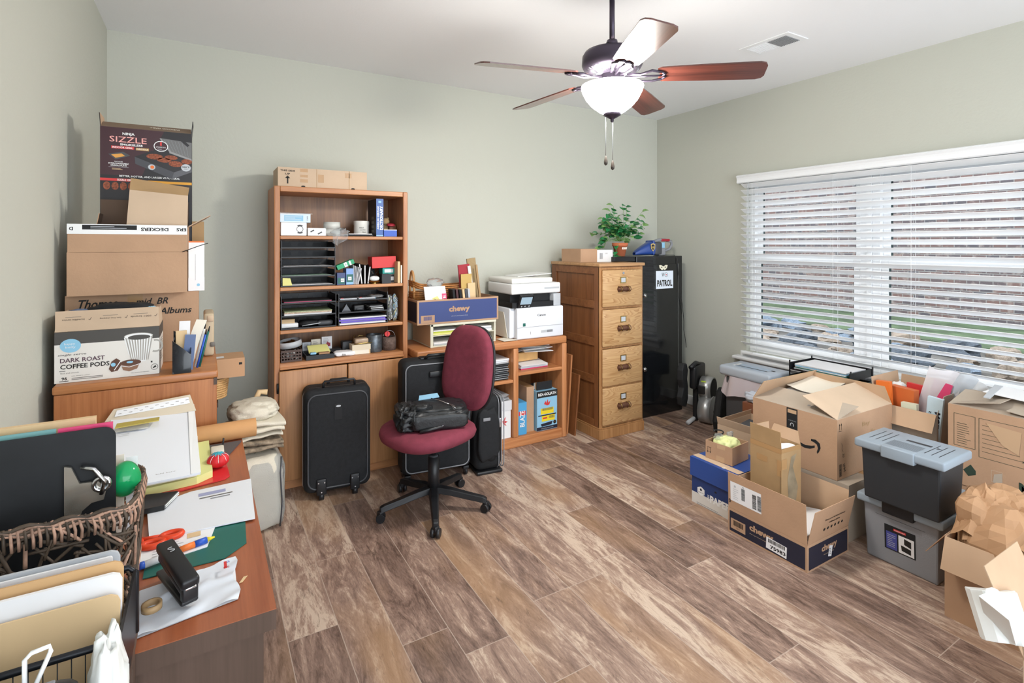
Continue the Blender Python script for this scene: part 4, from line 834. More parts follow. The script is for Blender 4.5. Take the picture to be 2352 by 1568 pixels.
for i, z in enumerate((.105, .403, .708, 1.013)):
    m = MB(); h = .285; m.rbox(-w + .022, -.022, 0, w - .022, -.003, h, .007, OAKDR, 2); dr = m.build('drawer', t); dr.location = (0, 0, z)
    m = MB(); F = Face(m, (0, -.023, 0), (1, 0, 0), (0, 0, 1)); 
    m.box(-.03, -.026, h - .105, .03, -.0225, h - .098, BRASS); m.box(-.03, -.026, h - .062, .03, -.0225, h - .055, BRASS); m.box(-.03, -.026, h - .098, -.023, -.0225, h - .062, BRASS); m.box(.023, -.026, h - .098, .03, -.0225, h - .062, BRASS); m.box(-.023, -.024, h - .098, .023, -.0225, h - .062, LGREY); m.build('label_holder', dr)
    m = MB(); zc = h - .15
    m.grid(lambda u, v: ((u - .5) * .125, -.022 - .03 * math.sin(PI * v) ** .7 * (1 - (2 * u - 1) ** 4) ** .5, zc + .02 * math.cos(PI * v) * (1 - (2 * u - 1) ** 4) ** .3 + .0), 25, 9, HND)
    for k in range(9):
        if 3 <= k <= 5: continue
        u = (k + .5) / 9; x = (u - .5) * .12; m.tube([(x, -.023 - .031 * math.sin(PI * j / 8) ** .7, zc + .021 * math.cos(PI * j / 8)) for j in range(9)], .0028, BRASS if k % 2 else HND, 6)
    m.build('handle', dr)
    if i == 3: m = MB(); m.cyl((0, -.028, h - .025), (0, -.02, h - .025), .010, .010, CHROME, 20); m.build('lock', dr)
ztop = FH + .001
m = MB(); m.box(-.17, -.13, 0, .0, .13, .108, CARD); m.box(.0, -.125, 0, .17, .12, .1, WHITE); F = Face(m, (.085, -.125, .05), (1, 0, 0), (0, 0, 1)); F.rect(-.01, 0, .1, .07, PAPER); F.bars(-.04, 0, .03, .05, GREY, 3, 8); F.text('USPS', .015, .02, .01, INKG)
solo(m, 'cardboard_box', 'flat tan and white carton on the left of the file cabinet top', 'box', (2.79, 3.50, ztop))
m = MB(); m.rbox(-.12, -.13, 0, .12, .13, .042, .004, BLACK, 2, smooth=False); solo(m, 'black_case', 'flat black case under the potted plant on the file cabinet', 'case', (3.065, 3.47, ztop))

# ------------------------------------------------------------ black locker
KX0, KX1, KY0, KY1, KH = 3.19, 3.748, 3.335, 3.80, 1.393
LCK = mat('gloss_black_steel', '#15171a', .16, coat=.6)
t = thing('gun_locker', 'tall glossy black steel locker with a PATROL sign on its door', 'locker', ((KX0 + KX1) / 2, KY0, 0)); w = (KX1 - KX0) / 2; d = KY1 - KY0
m = MB(); m.rbox(-w, .0, 0, w, d, KH, .004, LCK, 2, smooth=False); m.build('cabinet', t)
m = MB(); m.rbox(-w + .05, -.008, .12, w - .06, .0, KH - .07, .003, LCK, 2, smooth=False); dr = m.build('door', t)
m = MB(); m.box(-w + .046, -.002, .12, -w + .05, .001, KH - .07, BLACKM); m.box(w - .06, -.004, .12, w - .054, .001, KH - .07, STEEL); m.build('door_gap', t)
for z in (1.055, .42):
    m = MB(); m.lathe([(.001, .0), (.02, 0), (.02, .006), (.014, .008), (.014, .012), (.001, .012)], CHROME, seg=20, M=Matrix.Translation((-w + .09, -.008, z)) @ Matrix.Rotation(PI/2, 4, 'X')); m.build('lock', dr)
m = MB(); m.box(-.105, -.003, -.078, .105, 0, .078, mat('magnet_sign', '#dfe7f2', .4)); F = Face(m, (0, -.003, 0), (1, 0, 0), (0, 0, 1)); F.text('PATROL', 0, -.03, .058, INK, .185, .035); F.text('W', -.022, .045, .034, INK, .03); F.ring(.018, .043, .02, .003, INK); F.disc(.018, .043, .006, RED)
o = solo(m, 'magnetic_sign', 'white magnetic sign reading PATROL on the black locker door', 'sign', (3.515, KY0 - .0085, 1.185))
m = MB(); F = Face(m, (0, 0, 0), (1, 0, 0), (0, 0, 1)); pts = [(-.052, .02), (-.03, .022), (0, .008), (.03, .022), (.052, .02), (.045, -.005), (.02, -.022), (.006, -.02), (0, -.008), (-.006, -.02), (-.02, -.022), (-.045, -.005)]
m.prism(pts, 0, .002, mat('cream_sticker', '#e4dfc8', .5), M=Matrix(((1, 0, 0, 0), (0, 0, 1, -.002), (0, 1, 0, 0), (0, 0, 0, 1)))); F.disc(-.022, .002, .01, INK, .003, ry=.004); F.disc(.022, .002, .01, INK, .003, ry=.004)
solo(m, 'sticker', 'cream mask shaped sticker above the PATROL sign', 'sticker', (3.50, KY0 - .009, 1.293))
# plant
t = thing('potted_plant', 'green leafy vine plant in a terracotta pot on the black case', 'plant', (3.09, 3.43, ztop + .043)); TER = mat('terracotta', '#c5704c', .8, var=.08)
m = MB(); m.lathe([(.001, 0), (.042, 0), (.058, .085), (.066, .085), (.068, .115), (.06, .115), (.055, .095), (.001, .095)], TER, seg=32); F = Face(m, (0, -.058, .07), (1, 0, 0), (0, -.18, 1)); F.rect(-.005, 0, .055, .018, PAPER2, .003); F.text('grow', -.005, 0, .01, TER, d=.004); m.build('pot', t)
LF = mat('leaf_green', '#2f7d48', .4, var=.45, scale=45); LF2 = mat('leaf_light', '#7aa45e', .45, var=.4, scale=60)
def leaf(m, p, dr, up, s_, mt):
    dr = V(dr).normalized(); si = dr.cross(V(up)).normalized(); up = si.cross(dr); vs = []; fs = []
    prof = [(0, 0), (.12, .32), (.35, .46), (.6, .38), (.82, .2), (1, 0)]
    for k, (a, b) in enumerate(prof): 
        c = V(p) + dr * a * s_ + up * (.12 * math.sin(a * 3) - .15 * a * a) * s_
        vs += [c - si * b * s_ + up * .1 * b * s_ * 1.5, c, c + si * b * s_ + up * .1 * b * s_ * 1.5]
    for k in range(5): i = 3 * k; fs += [(i, i + 1, i + 4, i + 3), (i + 1, i + 2, i + 5, i + 4)]
    m.add(vs, fs, mt, True)
r = random.Random(12); m = MB(); q = MB()
for k in range(64):
    a = r.uniform(0, 2 * PI); L_ = r.uniform(.08, .225); up_ = r.uniform(.45, 1.5); pts = []
    if -2.6 < a - 2 * PI < -.6: up_ = max(up_, .9)
    for j in range(8):
        u = j / 7; z_ = .115 + L_ * up_ * u * 1.15 - .20 * u * u * (1.2 - up_ * .7); pts.append((L_ * u * math.cos(a + .4 * u) * 1.15, L_ * u * math.sin(a + .4 * u) * .7, max(z_, .13 if L_ * u < .13 else .07)))
    q.tube(pts, .0016, LF2, 5)
    for j in range(2, 8):
        b = a + r.uniform(-1.3, 1.3); p_ = pts[j]
        if p_[2] < .17 and math.hypot(p_[0], p_[1]) < .12: continue
        leaf(m, p_, (math.cos(b), math.sin(b) * .8, r.uniform(-.4, .5)), (0, -.5, 1), r.uniform(.05, .075), LF if r.random() < .72 else LF2)
m.build('leaves', t); q.build('stems', t)
m = MB(); q = [(-.05, -.04, .11), (-.08, -.055, .09), (-.095, -.06, .04), (-.09, -.06, .015), (-.06, -.06, .004)]; m.tube(q, .002, LF2, 5)
for p in q[1:]: leaf(m, p, (-.6, -.3, -.5), (0, 0, 1), .045, LF)
m.build('trailing_stem', t)
# hand vacuum on locker
zl = KH + .001; t = thing('hand_vacuum', 'blue and grey cordless hand vacuum lying on the black locker', 'vacuum', (3.50, 3.47, zl), -.12)
m = MB(); m.grid(lambda u, v: ((-.19 + .19 * v), (.02 + .04 * v ** .7) * math.copysign(abs(math.cos(2 * PI * u)) ** .6, math.cos(2 * PI * u)), .006 + (.012 + .055 * v ** .8) + (.012 + .055 * v ** .8) * math.copysign(abs(math.sin(2 * PI * u)) ** .6, math.sin(2 * PI * u))), 28, 12, mat('vacuum_blue', '#28468f', .3), True); m.rbox(-.025, -.058, .006, .0, .058, .138, .012, bpy.data.materials['vacuum_blue'])
F = Face(m, (-.03, -.062, .075), (1, 0, 0), (0, 0, 1)); F.poly([(-.024, .03), (0, .037), (.024, .03), (.022, -.01), (0, -.036), (-.022, -.01)], mat('badge_gold', '#cdb36a', .5)); F.poly([(-.017, .022), (0, .027), (.017, .022), (.015, -.008), (0, -.026), (-.015, -.008)], NAVY, .0014); F.disc(0, 0, .01, BRASS, .002); m.build('dust_bowl', t)
m = MB(); m.rbox(0, -.05, .004, .09, .05, .125, .02, DGREY); m.rbox(.05, -.045, .0, .13, .045, .07, .012, GREY); m.build('motor_body', t)
m = MB(); m.tube([(.03, 0, .125), (.09, 0, .143), (.16, 0, .142), (.225, 0, .128), (.232, 0, .1), (.205, 0, .06), (.16, 0, .045), (.12, 0, .05)], [.016, .016, .014, .013, .012, .012, .012, .014], GREY, 12); m.rbox(.10, -.016, .128, .2, .016, .152, .006, DRED); m.rbox(.095, -.018, .06, .14, .018, .12, .004, LBLUE); m.build('handle', t)
m = MB(); m.tube([(3.60, 3.40, zl + .006), (3.66, 3.345, zl + .006), (3.675, 3.325, zl - .03), (3.68, 3.322, 1.25), (3.70, 3.32, 1.12), (3.735, 3.322, .95), (3.765, 3.33, .8), (3.775, 3.34, .72), (3.82, 3.36, .62), (3.83, 3.36, .55)], .0025, BLACK, 6); q = m.build('power_cord', t); q.matrix_parent_inverse = (Matrix.Translation((3.50, 3.47, zl)) @ Matrix.Rotation(-.12, 4, 'Z')).inverted()

# ------------------------------------------------------------ left cabinet and its pile
CBX0, CBX1, CBY0, CBY1, CBH = -.442, .052, 2.335, 3.0, 1.012
CAB = wood('left_cabinet', '#b87848', '#97592f', 'Z', .4); CABX = wood('left_cabinet_top', '#bd8050', '#9c6034', 'X', .35)
t = thing('wooden_cabinet', 'orange brown wooden cabinet carrying the tall pile of cartons', 'cabinet', ((CBX0 + CBX1) / 2, CBY0, 0)); w = (CBX1 - CBX0) / 2; d = CBY1 - CBY0
m = MB(); m.box(-w + .004, .004, 0, w - .004, d, CBH - .031, CAB); m.build('body', t, .003)
m = MB(); m.rbox(-w, 0, CBH - .03, w, d, CBH, .007, CABX); m.box(w - .014, -.0006, CBH - .055, w - .003, .004, CBH - .028, DKWOOD); m.build('top', t)
zt = CBH + .001
BLK2 = mat('coffee_band', '#4a4845', .6); OFFW = mat('coffee_white', '#dfdcd6', .6); STRP = mat('stripe_grey', '#a3a099', .6); POD = mat('pod_brown', '#5b3d30', .6); POD2 = mat('pod_tan', '#8d6a55', .6)
def coffee(F):
    F.rect(0, -.022, F.w, F.h - .044, OFFW, .0006); F.rect(0, F.h/2 - .022, F.w, .044, BLK2, .0006)
    F.disc(-.108, .040, .029, mat('logo_blue', '#8cc3e0', .6), .0012, ry=.024); F.text('happy', -.110, .046, .009, WHITE, .03, d=.0018); F.text('belly', -.108, .034, .009, WHITE, .028, d=.0018)
    F.text('single serve', -.103, .008, .0085, INK, .078, shear=.25); F.text('DARK ROAST', -.074, -.011, .0155, mat('roast_ink', '#5a4450', .7), .125, .02); F.text('COFFEE PODS', -.067, -.033, .0165, INK, .138, .025)
    F.rect(-.13, -.0475, .017, .0015, INK, .0012); F.text('Rich and smooth', -.11, -.055, .005, INKG, .05); F.text('96', -.125, -.074, .011, INK, .015, .03); F.rect(-.126, -.083, .026, .002, INK, .0012); F.text('100% ARABICA COFFEE', -.08, -.067, .003, INKG, .05); F.lines(-.06, -.077, .09, .010, 2, INKG, 2, .4)
    # striped mug
    x, y = .088, .012; cupp = [(-.044, .042), (.044, .048), (.036, .0), (.022, -.048), (-.008, -.052), (-.03, -.02)]
    F.ring(x + .052, y + .005, .024, .006, STRP, .0011, a0=-2.0, a1=1.8); F.poly([(x + a, y + b) for a, b in cupp], WHITE, .0013)
    for k in range(10): u = -.040 + k * .0088; F.poly([(x + u, y + .042), (x + u + .0042, y + .042), (x + u * .62 + .006, y - .045), (x + u * .62 + .003, y - .045)], STRP, .0016)
    F.disc(x, y + .045, .044, WHITE, .0018, ry=.013); F.ring(x, y + .045, .044, .0022, STRP, .002, ry=.013); F.disc(x + .002, y + .041, .034, BLK2, .0021, ry=.009)
    # two pods
    F.poly([(.0, -.055), (.008, -.028), (.022, -.018), (.034, -.028), (.036, -.045), (.026, -.063), (.008, -.066)], POD, .0022); F.disc(.013, -.04, .007, mat('logo_blue2', '#8cc3e0', .6), .0026); F.stroke([(.016, -.06), (.034, -.03)], .0025, WHITE, .0026)
    F.poly([(.035, -.042), (.094, -.036), (.084, -.062), (.06, -.07), (.042, -.063)], POD2, .0024); F.disc(.065, -.038, .031, POD, .0027, ry=.011); F.disc(.062, -.036, .010, bpy.data.materials['logo_blue2'], .003, ry=.004); F.stroke([(.036, -.047), (.06, -.054), (.092, -.045)], .0022, WHITE, .003)
    F.ring(.137, -.062, .0115, .0018, INKG, .0012); F.poly([(.131, -.064), (.14, -.056), (.143, -.062), (.134, -.067)], INK, .0014); F.text('FOR USE IN K-CUP BREWERS', .093, -.077, .003, INK, .055); F.rect(.128, -.042, .005, .006, INK, .0012)
def coffee_side(F): F.rect(0, -.022, F.w, F.h - .044, OFFW, .0006); F.rect(0, F.h/2 - .022, F.w, .044, BLK2, .0006); F.lines(0, -.01, F.w * .7, F.h * .5, 9, INKG, 5, .3)
def upside(F):
    for x, s_ in ((-.10, 'incredible service'), (.005, 'fast, free shipping'), (.095, '100+ brands')): F.text(s_, x, .004, .006, INK, .062, rot=PI); F.lines(x, .014, .045, .004, 1, INKG, 2, .3); F.stroke([(x + .042, .004), (x + .046, .002), (x + .05, .010)], .0012, INK)
carton('coffee_pod_box', 'open white and charcoal coffee pod carton at the front of the left pile', (-.292, 2.484, zt), .304, .2, .178, 0, {'f': (-2, .072), 'r': (-4, .062, .02), 'l': (-6, .06, .02)}, m=CARDL, dec={'f': coffee, 'r': coffee_side, 'l': coffee_side, 'flap_f': upside}, inner=CARDIN)
m = MB(); m.blob((0, 0, .12), (.14, .085, .11), NYLON, .12, 2, 4, .7, 36, 20, flat=.0); m.blob((.03, -.02, .238), (.10, .045, .022), NYLON, .25, 2.5, 9, .8, 30, 12); m.blob((-.09, -.03, .225), (.05, .045, .018), mat('denim', '#5b6d8c', .9, var=.4, scale=80), .15, 3, 2, .8, 24, 10); m.blob((.12, -.03, .222), (.024, .04, .02), LBLUE, .2, 3, 1, .8, 16, 8)
solo(m, 'clothing_bundle', 'black, denim and light blue clothes stuffed in the coffee pod carton', 'clothing', (-.292, 2.484, zt + .006))
def script(F, words, mt=INK):
    for s_, x, y, h, w_ in words: F.text(s_, x, y, h, mt, w_, .02, shear=.28)
carton('moving_box', 'large brown moving box with handwritten marker words in the left pile', (-.234, 2.77, zt), .44, .33, .287, m=CARD, dec={'f': lambda F: (script(F, [('Thomas', -.12, .108, .036, .125), ('mid  BR', .06, .110, .026, .11), ('+ Albums', .125, .068, .026, .14)]), F.rect(0, .0, .05, F.h, TAPE, .0006))})
def deck(F):
    F.rect(0, F.h/2 - .019, F.w, .038, WHITE, .0008)
    F.rect(-.062, F.h/2 - .012, .17, .018, BLACKM, .0012); F.lines(-.062, F.h/2 - .012, .12, .012, 2, LGREY, 1, .3, .0016)
    F.text('DECKERS', .082, F.h/2 - .018, .013, INK, .092, .03, rot=PI); F.text('DECK', .183, F.h/2 - .018, .013, INK, .05, .03, rot=PI) if False else F.text('ERS', .172, F.h/2 - .018, .013, INK, .034, .03, rot=PI); F.text('D', -.18, F.h/2 - .018, .013, INK, .012, .03, rot=PI)
carton('shoe_shipping_box', 'wide brown carton with a raised white banded flap in the left pile', (-.247, 2.71, zt + .289), .385, .32, .165, 0, {'f': (-2, .108), 'b': (-88, .16), 'l': (-92, .14, .01), 'r': (-92, .14, .01)}, dec={'flap_f': deck})
z2 = zt + .289 + .174
def mail(F): F.rect(.0, 0, F.w - .02, F.h - .02, CARDIN, .0008); F.lines(-.03, 0, .04, .07, 6, INKG, 3, .3); F.bars(.05, 0, .03, .06, INK, 3, 8); F.disc(-.075, .0, .008, DGREY, .0012)
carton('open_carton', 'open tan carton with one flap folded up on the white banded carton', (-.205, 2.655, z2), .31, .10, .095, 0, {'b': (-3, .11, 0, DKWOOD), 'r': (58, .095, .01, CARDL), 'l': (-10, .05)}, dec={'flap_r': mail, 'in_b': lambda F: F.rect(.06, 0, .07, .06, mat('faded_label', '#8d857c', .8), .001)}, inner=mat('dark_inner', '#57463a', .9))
m = MB(); m.slab([(-.1, 0, 0), (.105, 0, 0), (.115, .012, .155), (-.085, .012, .17)], .004, CARDL); m.slab([(-.085, .012, .17), (.115, .012, .155), (.105, -.035, .205), (-.088, -.03, .228)], .003, CARDD); solo(m, 'cardboard_sheet', 'folded tan cardboard panel standing in front of the dark grill box', 'cardboard', (-.155, 2.60, z2 + .002)) if False else None
carton('small_carton', 'light tan carton with its darker flap bent forward over the DECKERS box', (-.150, 2.575, z2 - .0), .19, .07, .11, 0, None, m=CARDL) if False else None
# front panel of the open carton raised (flap with bent end)
t = thing('folded_panel', 'light tan cardboard panel with a bent darker top before the grill box', 'cardboard', (-.155, 2.58, z2 + .0)); m = MB(); m.slab([(-.112, 0, 0), (.1, 0, 0), (.103, .004, .225), (-.095, .004, .24)], .004, CARDL, (0, -1, 0)); m.build('panel', t)
m = MB(); m.slab([(-.095, .003, .241), (.103, .003, .226), (.108, -.01, .258), (-.09, -.008, .286)], .003, CARDD); m.build('bent_flap', t)
# grill box
NM = mat('grill_box_maroon', '#3a1820', .4); NK = mat('grill_box_black', '#191416', .4)
def ninja(F):
    h2, w2 = F.h/2, F.w/2; y0 = h2
    F.rect(0, 0, F.w, F.h, NK, .0005); F.poly([(-w2, h2), (.06, h2), (.02, h2 - .09), (-.02, h2 - .2), (-w2, h2 - .2)], NM, .0007)
    F.text('NINJA', -.066, y0 - .026, .014, WHITE, .042, .03); F.text('SIZZLE', -.067, y0 - .049, .024, mat('neon_pink', '#e9a59e', .5), .128, .005, d=.001); F.text('SIZZLE', -.067, y0 - .049, .0215, NM, .122, -.012, d=.0015) if False else None
    F.text('SMOKELESS', -.056, y0 - .070, .009, WHITE, .078, .03); F.rect(-.086, y0 - .083, .078, .011, RED, .001); F.text('INDOOR GRILL', -.086, y0 - .083, .0075, WHITE, .07, .02, d=.0016); F.rect(-.018, y0 - .085, .046, .011, mat('gold_print', '#b58d4e', .5), .001); F.text('GRIDDLE', -.018, y0 - .085, .007, PAPER2, .04, .02, d=.0016)
    F.ring(.048, y0 - .066, .026, .0028, WHITE, .003, ry=.023); F.disc(.048, y0 - .066, .023, NM, .0028, ry=.02); F.rect(.048, y0 - .055, .006, .016, RED, .0034); F.text('SMOKELESS', .048, y0 - .07, .0045, WHITE, .036, d=.0036); F.lines(.048, y0 - .08, .025, .009, 2, LGREY, 1, .3, .0036)
    GR = mat('print_steel', '#8f8f8f', .5); G2 = mat('print_grate', '#6d6d6d', .6); G3 = mat('print_body', '#45454a', .5)
    F.poly([(.048, y0 - .03), (w2, y0 - .04), (w2, y0 - .115), (.085, y0 - .085)], G2, .001); F.poly([(.048, y0 - .03), (.085, y0 - .085), (.08, y0 - .09), (.043, y0 - .032)], GR, .0012); F.poly([(.08, y0 - .083), (w2, y0 - .112), (w2, y0 - .12), (.078, y0 - .092)], GR, .0014)
    for k in range(7): F.stroke([(.06 + k * .013, y0 - .036 - k * .001), (.083 + k * .011, y0 - .08 - k * .004)], .0012, GREY, .0012)
    F.rect(.135, y0 - .042, .04, .011, NK, .0016, rot=-.75)
    F.poly([(-.045, y0 - .118), (.015, y0 - .088), (w2, y0 - .125), (w2, y0 - .16), (.10, y0 - .19), (-.04, y0 - .13)], NK, .0018); F.poly([(-.045, y0 - .118), (-.043, y0 - .148), (.088, y0 - .205), (.096, y0 - .175)], G3, .002); F.poly([(.096, y0 - .175), (.088, y0 - .205), (w2, y0 - .17), (w2, y0 - .145)], mat('print_body2', '#5a5a5f', .5), .002)
    MT = mat('print_meat', '#8a4a32', .6, var=.6, scale=160)
    for x, y, a, b in ((.026, .112, .03, .012), (.085, .112, .024, .010), (.06, .125, .026, .010), (.143, .125, .02, .011), (.102, .138, .026, .013)): F.disc(x, y0 - y, a, MT, .0024, ry=b)
    F.disc(.015, y0 - .158, .013, LGREY, .0026, ry=.012); F.disc(.017, y0 - .158, .007, ORANGE, .003); F.disc(.14, y0 - .152, .018, LGREY, .003, ry=.016); F.text('500°F', .14, y0 - .149, .007, INK, .027, .02, d=.0034); F.text('MAX', .14, y0 - .158, .004, INK, .012, d=.0034)
    F.poly([(-.135, y0 - .113), (-.085, y0 - .1), (-.06, y0 - .115), (-.11, y0 - .135)], DGREY, .001); F.poly([(-.125, y0 - .115), (-.09, y0 - .108), (-.078, y0 - .118), (-.11, y0 - .128)], mat('egg_print', '#d79a4a', .6), .0014)
    F.text('INCLUDES', -.1, y0 - .143, .005, WHITE, .028); F.text('INTERCHANGEABLE', -.1, y0 - .151, .006, WHITE, .068, .02); F.text('GRIDDLE PLATE', -.1, y0 - .159, .006, WHITE, .055, .02); F.rect(-.1, y0 - .166, .068, .0008, LGREY, .001); F.lines(-.1, y0 - .174, .045, .009, 2, MANILA, 3, .3)
    F.text('BETTER, HOTTER, AND LARGER VS POWERXL', .01, y0 - .203, .009, WHITE, .215, .02); F.rect(-w2/2 - .01, y0 - .219, w2 - .02, .011, RED, .001); F.text('SIZZLE GRILL', -.075, y0 - .219, .008, WHITE, .06, .02, d=.0016); F.rect(w2/2, y0 - .222, w2, .011, mat('gold_bar', '#d79a32', .5), .001)
    F.rect(0, y0 - .25, F.w, .045, NK, .001)
    for k in range(4): F.disc(-w2 + .022 + .028 * k, y0 - .245, .012, MT, .0014, ry=.017)
    F.disc(-.048, y0 - .245, .013, mat('lime_print', '#b4b455', .6), .0016)
def ninside(F): F.rect(0, 0, F.w, F.h, mat('flap_dark_tan', '#8c755b', .8), .0006)
carton('grill_box', 'tall dark maroon indoor grill carton with open flaps atop the left pile', (-.203, 2.80, z2), .324, .12, .512, -.0, {'l': (4, .055, 0, NK), 'r': (6, .055, 0, NK), 'b': (-10, .02, .0, CARDD), 'f': (-60, .055, .002, mat('flap_print', '#7a6654', .7))}, m=NK, dec={'f': ninja, 'flap_f': lambda F: (F.text('INDOOR GRILL', .06, 0, .012, PAPER2, .11, .02, rot=PI), )})
m = MB(); m.box(-.022, -.045, 0, .036, .04, .205, WHITE); m.box(-.0225, -.0455, 0.0, .0365, .0405, .055, PAPER); m.box(-.0215, -.0445, .205, .0355, .0395, .211, ORANGE); F = Face(m, (0, -.045, .1), (1, 0, 0), (0, 0, 1)); F.rect(.003, 0, .001, .11, GREY); F.disc(.014, -.075, .006, LBLUE, .0014)
solo(m, 'white_box', 'narrow white carton beside the white banded carton on the left pile', 'box', (-.029, 2.66, zt + .288))
m = MB(); m.box(-.022, -.04, 0, .024, .04, .30, CARDD); solo(m, 'cardboard_box', 'plain brown carton standing behind the grill box at its right edge', 'box', (-.0125, 2.77, z2 - .01) if False else (-.018, 2.80, zt + .288)) 
m = MB(); m.box(-.02, -.04, 0, .02, .04, .085, CARDL); m.box(-.022, -.042, .085, .022, .042, .095, CLEARP); solo(m, 'carton', 'small tan carton with a clear top behind the narrow white carton', 'box', (-.019, 2.80, zt + .288 + .301) if False else (.0, 2.86, zt + .29), 0) if False else None
m = MB(); m.tube([(-.06, 0, 0), (.0, -.002, .025), (.032, -.002, .036)], .0016, BLACK, 6); solo(m, 'thin_rod', 'thin dark rod sticking out at the right of the white banded carton', 'rod', (-.012, 2.545, zt + .454))
m = MB(); m.rbox(-.024, -.09, 0, .016, .09, .185, .01, mat('beige_plastic', '#b9a78c', .5)); m.rbox(.0, -.095, .04, .02, -.085, .06, .003, INKG, 1); m.rbox(-.01, -.094, .15, .014, -.088, .175, .002, CARDL, 1); solo(m, 'beige_case', 'upright beige plastic case at the right rear of the left cabinet', 'case', (.028, 2.73, zt))
# desk caddy
t = thing('desk_caddy', 'black acrylic slant topped caddy full of envelopes on the cabinet edge', 'caddy', (-.062, 2.378, zt)); AC = mat('black_acrylic', '#15171a', .12, coat=.5)
m = MB(); m.prism([(-.035, -.035), (-.032, -.035), (-.032, .05), (-.035, .05)], 0, .115, AC); m.slab([(-.035, -.035, 0), (.022, -.035, 0), (.022, -.035, .07), (-.035, -.035, .125)], .003, AC, (0, -1, 0)); m.slab([(-.035, .05, 0), (.022, .05, 0), (.022, .05, .12), (-.035, .05, .15)], .003, AC, (0, 1, 0)); m.slab([(.022, -.035, 0), (.022, .05, 0), (.022, .05, .12), (.022, -.035, .07)], .003, AC, (1, 0, 0)); m.box(-.035, -.035, 0, .022, .05, .003, AC); m.build('holder', t)
for i, (x, y, h, mt, l, tl) in enumerate(((-.07, 2.39, .15, MANILA, 'tan envelope standing in the black caddy', 0), (-.064, 2.40, .185, PAPER, 'tall white envelope standing in the black caddy', .03), (-.05, 2.375, .135, mat('navy_card', '#5d6f95', .5), 'blue grey pamphlet standing in the black caddy', .08), (-.052, 2.41, .19, PAPER2, 'cream receipt curling out of the black caddy', .16))):
    m = MB(); n_ = .018; m.grid(lambda u, v: ((u - .5) * 2 * n_ + .02 * v * v * (i == 3), 0, h * v), 6, 8, mt); m.grid(lambda u, v: ((u - .5) * 2 * n_ + .02 * v * v * (i == 3), .001, h * v), 6, 8, mt); o = solo(m, 'envelope', l, 'stationery', (x, y, zt + .004)); o.rotation_euler = (0, tl, 0)
for i, (x, c, l) in enumerate(((.008, BLUE, 'blue pen standing beside the black caddy'), (.016, DGREEN, 'dark green pen leaning beside the black caddy'), (.0, WHITE, 'white marker standing beside the black caddy'))):
    m = MB(); m.cyl((0, 0, 0), (0, 0, .13 + .01 * i), .004, .004, c, 10); m.cyl((0, 0, .13 + .01 * i), (0, 0, .15 + .01 * i), .0035, .002, BLACK, 10); o = solo(m, 'pen', l, 'pen', (x - .026 + .0 * i, 2.395 + .012 * i, zt + .005)); o.rotation_euler = (0, .22, 0)
# small stand behind
t = thing('side_stand', 'narrow dark stand hidden behind the wooden cabinet', 'stand', (-.12, 3.25, 0)); m = MB(); m.box(-.2, -.15, .66, .19, .15, .685, DKWOOD); m.build('top', t)
for x in (-.19, .16):
    for y in (-.14, .11): m = MB(); m.box(x, y, 0, x + .025, y + .025, .66, DKWOOD); m.build('leg', t)
m = MB()
for k in range(9): m.tube([(.075 * math.cos(2 * PI * j / 24) * (.85 + .018 * k), .09 * math.sin(2 * PI * j / 24) * (.85 + .018 * k), .006 + .012 * k) for j in range(24)], .0065, mat('pale_wicker', '#c99f6a', .6, var=.2, scale=80) if k == 0 else bpy.data.materials['pale_wicker'], 6, True)
m.lathe([(.001, .001), (.066, .001), (.066, .005)], WICK, seg=20); solo(m, 'wicker_basket', 'small pale wicker basket between the left cabinet and the bookcase', 'basket', (.045, 3.22, .687))
carton('small_box', 'small brown carton with a white label resting on the pale wicker basket', (.088, 3.21, .802), .21, .18, .098, 0, None, m=mat('pinkish_card', '#c39a76', .8), dec={'t': lambda F: F.rect(-.02, -.03, .06, .05, PAPER, .001), 'f': lambda F: F.rect(.085, .02, .015, .012, INK)}, tape=False)

# ------------------------------------------------------------ desk and what lies on it
DX0, DX1, DY0, DY1, DZ = -.474, .131, 1.182, 2.322, .75
t = thing('desk', 'reddish wooden desk along the left wall covered with papers', 'desk', ((DX0 + DX1) / 2, DY0, 0)); w = (DX1 - DX0) / 2; d = DY1 - DY0
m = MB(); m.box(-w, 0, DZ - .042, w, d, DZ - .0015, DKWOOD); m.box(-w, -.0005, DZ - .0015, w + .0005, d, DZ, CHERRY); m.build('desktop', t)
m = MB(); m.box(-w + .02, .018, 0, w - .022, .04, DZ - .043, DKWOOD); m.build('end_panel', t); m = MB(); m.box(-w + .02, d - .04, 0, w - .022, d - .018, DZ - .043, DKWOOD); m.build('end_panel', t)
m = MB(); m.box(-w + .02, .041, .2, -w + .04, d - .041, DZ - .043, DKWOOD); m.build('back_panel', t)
m = MB(); m.box(w - .05, .041, DZ - .13, w - .03, d - .041, DZ - .043, DKWOOD); m.build('drawer_front', t)
z = DZ + .001
def flat(name, label, cat, pts, tck, mt, zz=z, dec=None, group=None):
    cx = sum(p[0] for p in pts) / len(pts); cy = sum(p[1] for p in pts) / len(pts)
    m = MB(); m.prism([(p[0] - cx, p[1] - cy) for p in pts], 0, tck, mt)
    if dec: dec(Face(m, (0, 0, tck), (1, 0, 0), (0, 1, 0)))
    return solo(m, name, label, cat, (cx, cy, zz), 0, group)
flat('cutting_mat', 'dark teal folder with a clipped corner under the scissors', 'folder', [(-.115, 1.432), (.045, 1.427), (.095, 1.474), (.10, 1.60), (-.115, 1.63)], .002, DGREEN)
flat('letter', 'white letter pages lying under the orange scissors', 'paper', [(-.125, 1.475), (.01, 1.50), (.03, 1.60), (-.13, 1.61)], .002, PAPER, z + .0022, lambda F: (F.lines(-.01, -.01, .08, .06, 5, LGREY, 3, .2), F.rect(.035, .03, .03, .025, MANILA)))
